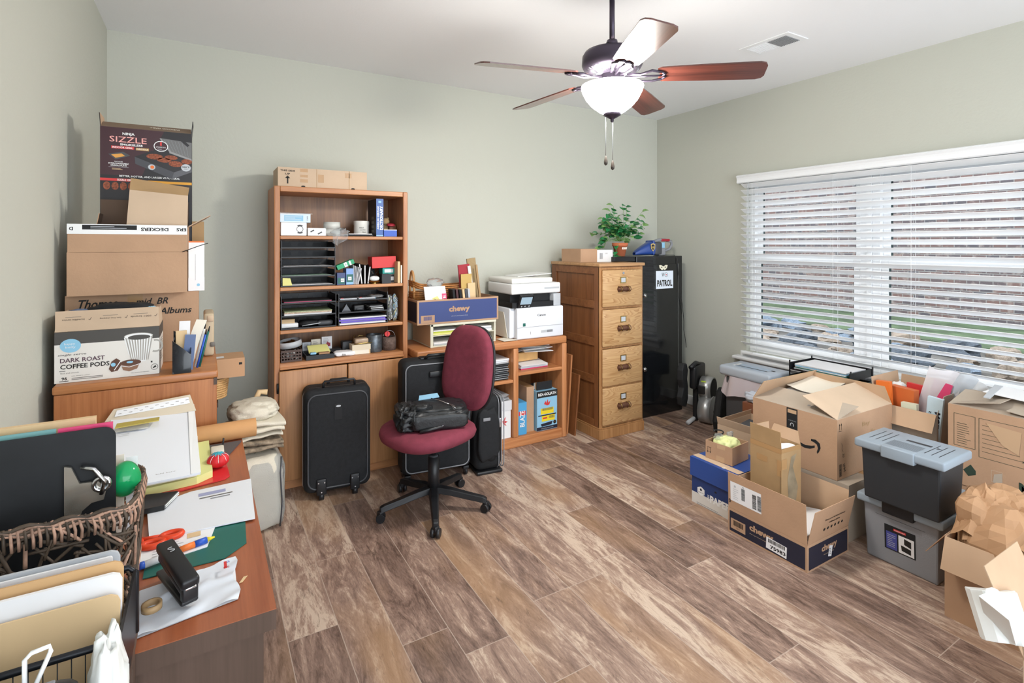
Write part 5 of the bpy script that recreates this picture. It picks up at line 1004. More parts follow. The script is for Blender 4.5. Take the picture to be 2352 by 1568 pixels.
flat('poly_mailer', 'white plastic mailer with blue and grey print on the desk edge', 'mailer', [(-.115, 1.60), (.123, 1.583), (.132, 1.855), (-.03, 1.848), (-.135, 1.80)], .003, mat('mailer_white', '#dfe2e8', .35), z + .0045, lambda F: (F.rect(.03, .07, .07, .02, mat('postage_print', '#9a9fc0', .5)), F.rect(.04, .045, .085, .006, INKG), F.rect(.05, .03, .05, .006, GREY), F.rect(.125, .09, .006, .004, WHITE), F.rect(.125, .0, .006, .004, WHITE)))
flat('red_folder', 'glossy red folder beneath the tomato pincushion', 'folder', [(-.16, 1.865), (.062, 1.905), (.076, 1.925), (.07, 2.06), (-.16, 2.06)], .003, mat('gloss_red', '#cf2f33', .25))
flat('black_folder', 'black folder at the far end of the desk below the tube', 'folder', [(-.03, 2.10), (.07, 2.09), (.127, 2.24), (.0, 2.245)], .006, mat('grey_slate', '#4c4f55', .4))
flat('yellow_pad', 'pale yellow legal sheets sticking out under the white envelope', 'paper', [(-.20, 1.885), (-.015, 1.905), (.028, 1.94), (.02, 2.24), (-.20, 2.22)], .022, mat('legal_yellow', '#d9db92', .7), z + .0035)
m = MB(); m.prism([(-.11, -.19), (.10, -.18), (.10, .16), (-.11, .14)], 0, .018, PAPER2, M=Matrix.Translation((0, 0, 0))); solo(m, 'paper_pile', 'cream papers piled between the yellow sheets and white envelope', 'paper', (-.115, 2.09, z + .027))
m = MB(); m.slab([(-.135, -.235, 0), (.13, -.225, 0), (.105, .24, .085), (-.14, .21, .085)], .006, mat('envelope_white', '#e3e6ec', .6)); m.slab([(.105, -.226, .0065), (.131, -.225, .0065), (.108, .245, .093), (.088, .235, .093)], .001, WHITE)
nrm = V((0, -.18, .98)); F = Face(m, V((-.02, 0, .0545)), (1, .01, 0), (0, 1, .183)); F.lines(-.06, .08, .06, .04, 4, INKG, 2, .12, .0015); F.rect(-.05, .12, .09, .05, PAPER, .001); F.text('fold here', .06, -.21, .005, INKG, .05); F.rect(.03, .2, .06, .0012, INKG)
o = solo(m, 'mailing_envelope', 'big white cardboard mailing envelope propped on the desk papers', 'envelope', (-.135, 2.09, z + .047))
m = MB(); m.slab([(-.16, -.02, 0), (.12, -.02, .012), (.1, .015, .065), (-.13, .02, .045)], .004, mat('bubble_mailer', '#cdbfa9', .4)); m.slab([(-.125, -.008, .026), (.1, -.008, .04), (.095, .006, .06), (-.12, .01, .043)], .001, PAPER, (0, -.85, .5)) 
F = Face(m, (-.01, -.004, .043), (1, 0, .055), (0, .35, 1))
for k in range(14): F.rect(-.1 + k * .0155, (.004 if k % 2 else -.004), .010, .0015, INKG, .006)
solo(m, 'padded_mailer', 'tan padded mailer with a dashed seal strip behind the white envelope', 'mailer', (-.145, 2.292, z + .135) if False else (-.14, 2.30, z + .118))
flat('booklet', 'yellow and dark patterned booklet edge behind the clipboard', 'booklet', [(-.25, 2.17), (-.13, 2.19), (-.13, 2.23), (-.25, 2.22)], .003, mat('booklet_yellow', '#b3a24e', .6), z + .137)
m = MB(); m.cyl((-.175, 0, 0), (.095, 0, 0), .034, .034, mat('kraft_tube', '#c2905e', .7, var=.06), 32, caps=False); m.cyl((.095, 0, 0), (-.175, 0, 0), .0315, .0315, CARDD, 32, caps=False); m.lathe([(.0315, 0), (.034, 0)], CARDIN, seg=32, M=Matrix.Translation((.095, 0, 0)) @ Matrix.Rotation(PI/2, 4, 'Y'))
solo(m, 'mailing_tube', 'brown cardboard mailing tube at the far end of the desk', 'tube', (.085, 2.284, z + .041) if False else (.085, 2.284, z + .034), .02)
m = MB(); m.rbox(-.02, -.03, 0, .02, .03, .03, .004, mat('beige_plug', '#d8d2c4', .5)); m.tube([(.01, .03, .01), (.018, .04, .03), (.02, .035, .05)], .003, BLACK, 6); solo(m, 'power_adapter', 'beige plug adapter beside the yellow sheets on the desk', 'adapter', (.045, 2.105, z + .0065))
TOM = mat('tomato_red', '#c8232a', .55); t = thing('tomato_pincushion', 'red tomato pincushion with a teal cap on the red folder', 'pincushion', (.045, 2.015, z + .004))
m = MB(); nu, nv = 48, 14; vs = []; 
m.grid(lambda u, v: ((lambda a, p: ((.034 * math.cos(p) * (1 - .06 * abs(math.cos(4 * a)) ** 8)) * math.cos(a), (.034 * math.cos(p) * (1 - .06 * abs(math.cos(4 * a)) ** 8)) * math.sin(a), .024 + .024 * math.sin(p)))(2 * PI * u, -PI/2 + PI * v)), 48, 15, TOM, True)
m.build('body', t); m = MB()
for k in range(4): a = PI * k / 4; m.tube([(.0325 * math.cos(p) * math.cos(a), .0325 * math.cos(p) * math.sin(a), .024 + .0236 * math.sin(p)) for p in [PI * j / 16 for j in range(17)]], .0008, WHITE, 4)
m.build('stitching', t); m = MB(); vs = [(0, 0, .0505)]
for k in range(16): a = 2 * PI * k / 16; r_ = .023 if k % 2 else .014; vs.append((r_ * math.cos(a), r_ * math.sin(a), .0485 - (.006 if k % 2 else .001)))
m.add(vs, [(0, 1 + k, 1 + (k + 1) % 16) for k in range(16)], mat('felt_teal', '#3c9aa8', .9)); m.build('cap', t)
m = MB(); m.slab([(-.035, -.045, 0), (.02, -.045, 0), (.05, .035, 0), (-.03, .055, 0)], .014, mat('black_leather', '#1b1d1e', .35), (0, 0, 1)); m.slab([(.021, -.04, .004), (.024, -.04, .004), (.053, .034, .004), (.05, .034, .004)], .002, WHITE, (0, 0, 1)); m.slab([(.021, -.04, .009), (.024, -.04, .009), (.053, .034, .009), (.05, .034, .009)], .002, WHITE, (0, 0, 1))
solo(m, 'wallet', 'folded black leather wallet lying on the white mailer', 'wallet', (-.112, 1.80, z + .0085))
ORS = mat('scissor_orange', '#dd4420', .35); t = thing('scissors', 'orange handled scissors lying on the letter pages', 'scissors', (-.085, 1.585, z + .006))
for sx in (0, 1):
    m = MB(); cx, cy = (.018, .005) if sx else (-.02, -.02); m.tube([(cx + .019 * math.cos(2 * PI * k / 20) * 1.15, cy + .014 * math.sin(2 * PI * k / 20), .005) for k in range(20)], .0075, ORS, 8, True); m.tube([(cx - .02, cy + .004, .006), (-.048, .022 - .006 * sx, .006)], .005, ORS, 8); m.build('handle', t)
m = MB(); m.slab([(-.045, .016, .004), (-.045, .026, .004), (-.12, .062, .004), (-.121, .058, .004)], .002, STEEL, (0, 0, 1)); m.build('blade', t)
t = thing('highlighter', 'orange, blue and yellow highlighter pen on the teal folder', 'pen', (-.012, 1.512, z + .0115)); a = math.atan2(.02, .067)
for x0, x1, r0, r1, c, n_ in ((-.04, -.005, .007, .0075, ORANGE, 'barrel'), (-.005, .022, .0078, .0078, BLUE, 'grip'), (.022, .04, .006, .002, YELL, 'tip')):
    m = MB(); ca, sa = math.cos(a), math.sin(a); m.cyl((x0 * ca, x0 * sa, 0), (x1 * ca, x1 * sa, 0), r0, r1, c, 14); m.build(n_, t)
m = MB(); m.cyl((-.03, -.005, 0), (.03, .012, 0), .008, .008, PAPER, 12); m.cyl((-.04, -.008, 0), (-.03, -.005, 0), .0085, .0085, BLUE, 12); solo(m, 'marker', 'white marker pen with a blue cap beside the woven basket', 'pen', (-.085, 1.475, z + .013))
# crumpled plastic envelope
m = MB(); m.grid(lambda u, v: (-.12 + .185 * u + .006 * math.sin(9 * v), 1.22 + .03 * u + .165 * v, .002 + .012 * max(0, noise.noise(V((u * 4, v * 4, 3)))) + .016 * max(0, u - .75) * abs(math.sin(14 * v))), 30, 24, mat('crumpled_plastic', '#dde2ea', .3))
vs_ = len(m.v); m.grid(lambda u, v: (-.12 + .185 * u, 1.22 + .03 * u + .165 * v, .0005), 2, 2, PAPER); Face(m, (.045, 1.365, .018), (1, 0, 0), (0, 1, 0)).rect(0, 0, .006, .03, RED).text('a', .006, .01, .008, BLUE).text('rs', .002, -.012, .008, DRED)
solo(m, 'plastic_envelope', 'crumpled white plastic envelope under the stapler', 'mailer', (0, 0, z))
m = MB(); m.slab([(-.006, -.01, 0), (.0, -.01, 0), (.012, .01, 0), (.004, .01, 0)], .001, MANILA, (0, 0, 1)); solo(m, 'paper_scrap', 'tiny tan paper scrap beside the crumpled plastic envelope', 'scrap', (.076, 1.318, z))
t = thing('stapler', 'black desktop stapler standing on the crumpled plastic envelope', 'stapler', (-.050, 1.342, z + .014), .33); t.scale = (.87, .87, .87)
m = MB(); m.rbox(-.019, -.10, 0, .019, .085, .012, .005, BLACK); m.build('base', t)
m = MB(); m.M = Matrix.Translation((0, -.085, .022)) @ Matrix.Rotation(.10, 4, 'X'); m.rbox(-.016, -.01, 0, .016, .165, .016, .004, BLACK); m.build('magazine', t)
m = MB(); m.M = Matrix.Translation((0, -.085, .04)) @ Matrix.Rotation(.12, 4, 'X'); m.rbox(-.02, -.02, 0, .02, .17, .024, .007, BLACK); F = Face(m, (0, .12, .0245), (1, 0, 0), (0, 1, 0)); F.text('S', 0, 0, .02, LGREY, .012, rot=.2); m.build('arm', t)
m = MB(); m.rbox(-.017, -.105, .01, .017, -.085, .045, .004, BLACK); m.rbox(-.012, -.107, .038, .012, -.104, .043, .001, CHROME, 1); m.build('front_housing', t)
m = MB(); m.lathe([(.013, 0), (.018, 0), (.018, .012), (.013, .012), (.013, 0)], mat('tan_tape', '#a88a63', .5), seg=24); solo(m, 'tape_roll', 'small tan roll of tape beside the stapler', 'tape', (-.088, 1.282, z + .014))

# woven basket with clipboard and folders
SEA = mat('dark_woven', '#4d4034', .6, var=.45, scale=40); SEAL = mat('light_woven', '#a98672', .55, var=.4, scale=60)
t = thing('woven_basket', 'dark open weave basket holding the clipboard and folders on the desk', 'basket', (-.262, 1.285, DZ + .001)); m = MB(); m2 = MB(); r = random.Random(4)
def rect_loop(w, h, rad, n_=12):
    o = []
    for cx, cy, a0 in ((w - rad, h - rad, 0), (-w + rad, h - rad, 90), (-w + rad, -h + rad, 180), (w - rad, -h + rad, 270)):
        for k in range(n_ + 1): a = math.radians(a0 + 90 * k / n_); o.append((cx + rad * math.cos(a), cy + rad * math.sin(a)))
    return o
RL = rect_loop(.155, .105, .035); SEG = [math.dist(RL[i], RL[(i + 1) % len(RL)]) for i in range(len(RL))]; PER = sum(SEG)
def bk(u, zz):
    zz = zz * 1.3; q = (u % 1.) * PER
    for i, s_ in enumerate(SEG):
        if q <= s_ or i == len(SEG) - 1: f = q / s_ if s_ else 0; break
        q -= s_
    p, p2 = RL[i], RL[(i + 1) % len(RL)]; g = .9 + .1 * zz / .27
    return V(((p[0] + (p2[0] - p[0]) * f) * g, (p[1] + (p2[1] - p[1]) * f) * g, zz))
for k in range(420):
    u = r.random(); z0 = r.uniform(0, .2); du = r.uniform(-.09, .09); dz = r.uniform(-.09, .09); z1 = min(.2, max(.004, z0 + dz)); off = r.uniform(-.004, .004)
    pts = [bk(u + du * j / 6, z0 + (z1 - z0) * j / 6) for j in range(7)]; pts = [p + V((p.x, p.y, 0)).normalized() * off for p in pts]
    m.tube(pts, r.uniform(.0022, .0034), SEA if r.random() < .8 else SEAL, 5)
for k in range(4): m.tube([bk(j / 90, .2 + .003 * k) + V((0, 0, .003 * math.sin(j * 1.3 + k))) for j in range(90)], .0038, SEA if k % 2 else SEAL, 6, True)
for j in range(110):
    p = bk(j / 110, .206); q = bk((j + .4) / 110, .192); n_ = V((p.x, p.y, 0)).normalized(); m2.tube([p - n_ * .006, p + V((0, 0, .006)), q + n_ * .006, q + n_ * .004 - V((0, 0, .015))], .0026, SEAL if j % 3 else SEA, 5)
m.box(-.13, -.085, 0, .13, .085, .004, SEA); m.build('weave', t); m2.build('rim', t)
t = thing('clipboard', 'black clipboard on its side with a silver clip in the woven basket', 'clipboard', (-.262, 1.262, .93)); cw = .118
rp = []
for cx, cy, a0 in ((cw - .02, .20, 0), (-cw, .20, 90)): rp += [(cx + .02 * math.cos(math.radians(a0 + q)), cy + .02 * math.sin(math.radians(a0 + q)) - .0) for q in range(0, 91, 15)] if cx > 0 else [(-cw, .22)]
rp = [(-cw, -.14), (cw, -.14)] + rp
m = MB(); m.prism(rp, 0, .004, mat('clipboard_black', '#17191c', .6, var=.3, scale=15), M=Matrix(((1, 0, 0, 0), (0, 0, 1, 0), (0, 1, 0, 0), (0, 0, 0, 1)))); m.build('board', t)
SIL = mat('tarnished_silver', '#c8c2b6', .25, .9); m = MB(); pts = [(0, .055), (.010, .052), (.022, .02), (.05, .018), (.062, .0), (.058, -.018), (.04, -.02), (.026, -.032), (.02, -.055), (.006, -.062), (0, -.06)]
m.prism([(cw - .075 + a, .105 + b) for a, b in pts], 0, .006, SIL, M=Matrix(((1, 0, 0, 0), (0, 0, 1, -.012), (0, 1, 0, 0), (0, 0, 0, 1)))); m.build('clip_plate', t)
m = MB(); m.tube([(cw - .02 + .012 * math.cos(2 * PI * k / 16), -.014, .118 + .012 * math.sin(2 * PI * k / 16)) for k in range(16)], .004, CHROME, 8, True); m.tube([(cw - .05, -.012, .155), (cw - .03, -.02, .15), (cw - .015, -.02, .125), (cw - .02, -.016, .10)], .004, CHROME, 8); m.build('spring', t)
for x0, x1, h, mt, l, yy in ((-.40, -.18, .232, MANILA, 'manila folder tops behind the clipboard', 1.30), (-.40, -.235, .226, mat('teal_tab', '#6f9d9c', .6), 'teal folder tab behind the clipboard at its left', 1.274), (-.232, -.15, .225, PINK, 'pink folder tab behind the clipboard at its right', 1.274)):
    m = MB(); m.box(-(x1 - x0) / 2, 0, 0, (x1 - x0) / 2, .004 if 'tab' in l else .012, h + .14, mt); solo(m, 'folder', l, 'folder', ((x0 + x1) / 2, yy, .93 - .14))
m = MB(); m.blob((0, 0, 0), (.028, .03, .034), mat('green_gel', '#21b36c', .1, trans=.35), .05, 1.5, 2, 1, 30, 18); m.cyl((-.02, 0, -.02), (-.034, 0, -.045), .012, .006, bpy.data.materials['green_gel'], 14); solo(m, 'green_ball', 'shiny translucent green ball beside the clipboard clip', 'toy', (-.134, 1.30, 1.03))
m = MB(); m.box(-.012, 0, 0, .012, .002, .16, PAPER2); m.box(.014, .01, -.0, .034, .012, .15, PAPER); solo(m, 'paper_slips', 'small white and yellow paper slips standing at the basket corner', 'paper', (-.15, 1.33, .93 - .02))
# side surface and file sorter in front
t = thing('side_table', 'small dark side table at the near end of the desk', 'table', (-.285, .98, 0)); m = MB(); m.box(-.19, -.3, .80, .185, .19, .825, DKWOOD); m.build('top', t)
for x in (-.185, .155):
    for y in (-.29, .16): m = MB(); m.box(x, y, 0, x + .025, y + .025, .8, DKWOOD); m.build('leg', t)
zs = .826; t = thing('file_sorter', 'black metal file sorter with upright folders in the near left corner', 'sorter', (-.275, 1.0, zs)); MET = mat('black_wire_metal', '#202227', .35, .4)
m = MB(); m.box(-.17, -.16, 0, .175, .13, .004, MET)
m.build('base', t)
for y, h in ((-.10, .128), (.12, .115)):
    m = MB(); m.tube([(-.17, y, 0), (-.17, y, h - .01), (-.16, y, h), (.165, y, h), (.175, y, h - .01), (.175, y, 0)], .005, MET, 8); m.build('divider', t)
m = MB(); m.slab([(.172, -.10, .0), (.172, .12, 0), (.172, .12, .11), (.172, -.10, .12)], .004, MET, (1, 0, 0)); m.build('side_panel', t)
m = MB(); 
for k in range(24):
    x = -.165 + k * .0145; m.tube([(x, -.10, .004), (x + .0, -.10, .126)], .0008, MET, 4)
m.build('mesh_front', t)
def upright(name, label, y, h, mt, x0=-.165, x1=.168, tck=.004, tilt=.0, dec=None, group=None, rnd=.012):
    m = MB(); w3 = x1 - x0; pts = [(-w3/2, 0), (w3/2, 0), (w3/2, h - rnd), (w3/2 - rnd * .3, h - rnd * .3), (w3/2 - rnd, h), (-w3/2, h)]; m.prism(pts, 0, tck, mt, M=Matrix(((1, 0, 0, 0), (0, 0, 1, 0), (0, 1, 0, 0), (0, 0, 0, 1))))
    if dec: dec(Face(m, (0, 0, h/2), (1, 0, 0), (0, 0, 1), w3, h))
    o = solo(m, name, label, 'folder' if 'folder' in name else 'paper', (-.275 + (x0 + x1) / 2, 1.0 + y, zs + .006), 0, group); o.rotation_euler = (tilt, 0, 0); return o
upright('folder', 'front manila folder in the black file sorter', -.03, .142, MANILA, tilt=-.12)
upright('paper_sheets', 'white sheets between the two manila folders in the sorter', -.01, .163, PAPER, tck=.008, tilt=-.1)
upright('folder', 'rear manila folder behind the white sheets in the sorter', .012, .172, mat('manila_dark', '#c9a273', .7), tilt=-.08)
upright('photo_print', 'grey photocopied page behind the rear manila folder', .05, .165, PAPER, x1=.15, tilt=-.05, dec=lambda F: (F.rect(-.03, .03, .24, .09, mat('copy_grey', '#9b9ca0', .6, var=.5, scale=40)), F.rect(.06, .04, .006, .09, PAPER, .0012, rot=.4)), rnd=.003)
upright('paper_sheets', 'glossy white pages behind the grey photocopied page', .075, .165, LGREY, x1=.158, tck=.006)
# near objects at the bottom left
t = thing('desk_phone', 'black rimmed grey handset cradle at the bottom left corner', 'device', (-.25, .78, zs)); m = MB(); m.rbox(-.17, -.06, 0, .125, .05, .155, .022, BLACK); m.build('body', t)
m = MB(); m.rbox(-.15, -.045, .154, .10, .034, .158, .002, GREY); m.build('panel', t)
m = MB(); m.tube([(-.010, 0, 0), (-.010, 0, .04), (-.004, 0, .046), (.012, .0, .048), (.013, 0, .042), (-.002, 0, .004)], .0025, WHITE, 8); solo(m, 'white_hook', 'white plastic hook standing before the manila folder', 'hook', (-.165, .80, zs + .159))
m = MB(); m.blob((0, 0, .085), (.022, .03, .085), mat('white_wrap', '#dfe0dc', .5), .35, 2.5, 3, .9, 30, 16, flat=0); solo(m, 'tissue_wad', 'crumpled white plastic wad in the near left corner', 'wad', (-.105, .855, zs + .0))
m = MB(); m.tube([(.03 * math.cos(2 * PI * k / 24), .012 * math.sin(2 * PI * k / 24), .03 + .028 * math.sin(2 * PI * k / 24)) for k in range(24)], .0012, MANILA, 5, True); solo(m, 'rubber_band', 'thin tan rubber band in the near left corner', 'band', (-.20, .855, zs + .0))

# cream blanket stack beside the bookcase
BK = mat('blanket_cream', '#d8d1bf', .95, var=.05, bump=.3, bscale=150); t = thing('blanket_bag', 'clear zipped storage bag with a cream blanket on the floor', 'blanket', (.235, 3.16, 0), .1)
m = MB(); m.blob((0, 0, .2), (.12, .17, .2), BK, .07, 2, 3, .35, 50, 30, flat=.0); m.build('blanket', t)
m = MB(); m.blob((.03, -.01, .2), (.105, .172, .197), mat('clear_vinyl', '#e6e9ea', .1, trans=.8, ior=1.15), .06, 2, 5, .35, 40, 24, flat=.001); m.build('vinyl_cover', t)
m = MB(); m.tube([(.10, -.17, .02), (.108, -.178, .15), (.10, -.175, .3), (.11, -.16, .38)], .004, DGREY, 6); m.build('zipper', t)
def fold(mb, y0, y1, x0, x1, z0, layers, mt, th, seed=0):
    for k in range(layers):
        zz = z0 + k * th * 1.05; r2 = random.Random(seed + k); a = r2.uniform(-.02, .02)
        mb.grid(lambda u, v: (x0 + (x1 - x0) * v + a, (y0 + y1) / 2 + (y1 - y0) / 2 * math.copysign(abs(math.cos(2 * PI * u)) ** .5, math.cos(2 * PI * u)), zz + th / 2 + th / 2 * math.copysign(abs(math.sin(2 * PI * u)) ** .7, math.sin(2 * PI * u)) + .008 * noise.noise(V((v * 3, k, math.cos(2 * PI * u)))) + .012 * math.sin(3 * v + k)), 30, 14, mt, True)
m = MB(); fold(m, -.15, .15, -.115, .13, 0, 2, mat('patterned_cloth', '#8d7f6c', .95, var=.6, scale=35), .032, 3); fold(m, -.14, .14, -.1, .12, .066, 1, BK, .025, 9); solo(m, 'patterned_blanket', 'folded brown patterned blanket between the cream blankets', 'blanket', (.235, 3.15, .412), .12)
m = MB(); fold(m, -.15, .14, -.12, .12, 0, 2, BK, .035, 5); m.blob((0, 0, .105), (.12, .13, .05), BK, .16, 2.0, 8, .8, 50, 24, crease=True); m.tube([(.02, .08, .12), (.05, .11, .165), (.09, .1, .16)], .016, MANILA, 10); solo(m, 'cream_blanket', 'rumpled cream blanket on top of the folded blanket pile', 'blanket', (.235, 3.14, .508), .1)

# ------------------------------------------------------------ luggage and chair
t = thing('suitcase', 'small upright black suitcase with two wheels before the bookcase doors', 'suitcase', (.705, 3.312, 0), -.10); 
m = MB(); m.rbox(-.192, -.095, .035, .192, .095, .645, .045, NYLON, 6); m.build('shell', t)
m = MB(); 
def rrect(w, h, r_, n_=6):
    o = []
    for cx, cy, a0 in ((w - r_, h - r_, 0), (-w + r_, h - r_, 90), (-w + r_, -h + r_, 180), (w - r_, -h + r_, 270)):
        for k in range(n_ + 1): a = math.radians(a0 + 90 * k / n_); o.append((cx + r_ * math.cos(a), cy + r_ * math.sin(a)))
    return o
m.tube([(a, -.093, .34 + b) for a, b in rrect(.168, .275, .05)], .005, DGREY, 6, True); m.build('piping', t)
m = MB(); m.tube([(a, -.03, .34 + b) for a, b in rrect(.193, .303, .05)], .003, STEEL, 6, True); m.build('zipper', t)
m = MB(); m.box(-.022, -.099, .46, .022, -.094, .555, BLACKM); F = Face(m, (0, -.099, .54), (1, 0, 0), (0, 0, 1)); F.disc(0, 0, .014, LGREY, ry=.006); m.build('patch', t)
m = MB(); m.tube([(-.08, -.05, .645), (-.08, -.05, .672), (-.075, -.05, .68), (.095, -.05, .68), (.1, -.05, .672), (.1, -.05, .645)], .007, BLACK, 8); m.build('handle', t)
m = MB(); m.tube([(-.05, .03, .645), (-.03, .03, .668), (.06, .03, .668), (.08, .03, .645)], .008, NYLON, 8); m.build('grip', t)
for x in (-.095, .095):
    m = MB(); m.rbox(x - .028, -.108, .03, x + .028, -.09, .125, .008, BLACK); 
    for a, b in ((-.017, .105), (.017, .105), (0, .05)): m.cyl((x + a, -.111, b), (x + a, -.107, b), .004, .004, CHROME, 8)
    q = m.build('wheel_bracket', t); m = MB(); m.cyl((x - .014, -.09, .022), (x + .014, -.09, .022), .022, .022, BLACK, 20); m.build('wheel', q)
t = thing('large_suitcase', 'large black suitcase on castors standing behind the office chair', 'suitcase', (1.297, 3.20, 0), -.12)
m = MB(); m.rbox(-.225, -.09, .055, .225, .09, .765, .04, NYLON, 6); m.build('shell', t)
m = MB(); m.tube([(a, -.088, .41 + b) for a, b in rrect(.205, .335, .04)], .004, GREY, 6, True); m.build('piping', t)
m = MB(); m.tube([(-.07, -.03, .765), (-.05, -.04, .79), (.06, -.04, .79), (.08, -.03, .765)], .010, BLACK, 8); m.rbox(-.1, -.03, .762, .2, .03, .775, .005, BLACK); m.build('top_handle', t)
m = MB(); m.rbox(-.06, -.105, .66, .07, -.088, .70, .008, BLACK); m.build('carry_handle', t)
for x in (-.19, .19):
    for y in (-.06, .06):
        m = MB(); m.rbox(x - .02, y - .02, .04, x + .02, y + .02, .06, .004, BLACK); m.cyl((x - .008, y, .024), (x + .008, y, .024), .024, .024, BLACK, 18); m.cyl((x - .009, y, .024), (x + .009, y, .024), .012, .012, GREY, 14); m.build('castor', t)
t = thing('rolling_bag', 'narrow black rolling bag with zips beside the large suitcase', 'bag', (1.64, 3.145, 0), -.12)
m = MB(); m.rbox(-.11, -.11, .02, .085, .12, .50, .05, NYLON, 6); m.build('body', t); m = MB(); m.blob((-.025, -.115, .26), (.075, .03, .17), NYLON, .12, 2, 5, .5, 30, 20); m.build('front_pocket', t)
m = MB()
for x in (.05, .068, .086): m.tube([(x, y_, z_) for y_, z_ in [(a * .105 / .105, .26 + b) for a, b in rrect(.118, .235, .05)]], .0035, GREY, 6, True)
m.build('zippers', t); m = MB(); m.rbox(-.07, -.15, .36, -.02, -.142, .38, .003, GREY); m.build('buckle', t); m = MB(); m.rbox(.052, -.125, .3, .066, -.118, .36, .003, CHROME); m.build('zip_pull', t)
m = MB(); m.rbox(-.1, -.115, .0, .08, .11, .022, .008, BLACK); m.build('base_frame', t)

t = thing('office_chair', 'maroon upholstered swivel office chair on a black five star base', 'chair', (1.13, 2.80, 0), math.radians(-71))
cb = t
m = MB(); m.cyl((0, 0, .085), (0, 0, .30), .034, .031, BLACK, 24); m.cyl((0, 0, .298), (0, 0, .305), .03, .02, DGREY, 24); m.build('column', cb)
m = MB(); m.cyl((0, 0, .30), (0, 0, .405), .0125, .0125, CHROME, 20); m.build('gas_lift', cb)
for ang in (-110, 178, 107, 36, -37):
    a = math.radians(ang + 71); c, s_ = math.cos(a), math.sin(a); m = MB()
    prof = [(.02, .12, .030), (.10, .11, .027), (.2, .09, .022), (.285, .075, .019), (.305, .066, .017)]
    vs = []
    for r_, zz, hw_ in prof:
        for dx, dz in ((-hw_, -.02), (-hw_ * .75, .012), (hw_ * .75, .012), (hw_, -.02)): vs.append((r_ * c - dx * s_, r_ * s_ + dx * c, zz + dz))
    fs = [(4 * k + j, 4 * k + (j + 1) % 4, 4 * k + 4 + (j + 1) % 4, 4 * k + 4 + j) for k in range(4) for j in range(4)] + [(3, 2, 1, 0), (16, 17, 18, 19)]
    m.add(vs, fs, BLACK, False); leg = m.build('leg', cb, .004)
    m = MB(); b = a + 1.2; cx, cy = .30 * c, .30 * s_; ux, uy = math.cos(b), math.sin(b)
    for k in (-1, 1): m.cyl((cx + ux * .006 * k, cy + uy * .006 * k, .025), (cx + ux * .024 * k, cy + uy * .024 * k, .025), .025, .023, BLACK, 20)
    m.rbox(cx - .016, cy - .016, .028, cx + .016, cy + .016, .06, .006, BLACK); m.build('caster', leg)
m = MB(); m.pad(.50, .50, .095, MAROON, 2.6, M=Matrix.Translation((0, -.04, .445)) @ Matrix.Rotation(PI/2, 4, 'X'), bend=lambda x, z: .012 * (x / .24) ** 2); m.build('seat', cb)
m = MB(); m.rbox(-.12, -.09, .375, .12, .11, .40, .01, BLACK); m.tube([(0, .05, .39), (0, .2, .385), (0, .265, .41), (0, .285, .50), (0, .285, .62)], [.02, .02, .02, .018, .016], BLACK, 12); m.build('back_bracket', cb)
Mb = Matrix.Translation((0, .275, .755)) @ Matrix.Rotation(-.16, 4, 'X')
m = MB(); m.pad(.40, .50, .075, MAROON, 2.9, M=Mb, bend=lambda x, z: -.18 * x * x - .15 * (z + .06) ** 2 + .03 * (z > .1) * (z - .1), taper=-.06); m.build('backrest', cb)
m = MB(); m.pad(.405, .505, .03, BLACK, 2.9, M=Mb @ Matrix.Translation((0, .03, 0)), bend=lambda x, z: -.18 * x * x - .15 * (z + .06) ** 2, taper=-.06); m.build('back_shell', cb)
t = thing('leather_backpack', 'black leather backpack lying on the seat of the maroon chair', 'bag', (1.115, 2.775, .492), math.radians(-14)); LE = mat('soft_black_leather', '#1f2123', .42, bump=.15, bscale=60)
m = MB(); m.blob((0, 0, .055), (.19, .135, .052), LE, .15, 2.4, 6, .5, 70, 36, flat=0, crease=True); m.blob((.03, .0, .095), (.15, .11, .022), LE, .2, 2.2, 3, .6, 60, 20, crease=True); m.build('body', t)
m = MB(); m.blob((-.15, -.02, .06), (.06, .115, .06), LE, .45, 2.6, 2, .6, 44, 26, flat=.004, crease=True); m.blob((-.07, -.06, .115), (.06, .035, .016), LE, .4, 3, 4, .8, 30, 14, crease=True); m.blob((.02, -.13, .05), (.15, .012, .04), LE, .15, 3, 7, .5, 40, 14); m.build('flap', t)
m = MB(); m.tube([(0, .07, .122), (.04, .0, .126), (.08, -.06, .120)], .0028, CHROME, 6); m.tube([(.08, -.06, .12), (.1, -.08, .118), (.115, -.108, .112), (.105, -.114, .112), (.085, -.07, .12)], .0024, CHROME, 6); m.build('zipper', t)
m = MB(); m.slab([(-.07, .08, .112), (.05, .09, .118), (.045, .135, .128), (-.06, .13, .122)], .004, LBLUE, (0, 0, 1)); m.build('blue_lining', t)
m = MB(); m.tube([(-.09, -.15, .012), (-.03, -.15, .02), (.03, -.135, .025), (.05, -.12, .03)], .009, LE, 8); m.tube([(.0, -.12, .05), (.015, -.135, .03), (.035, -.14, .03), (.05, -.125, .045)], .004, CHROME, 6); m.build('strap', t)

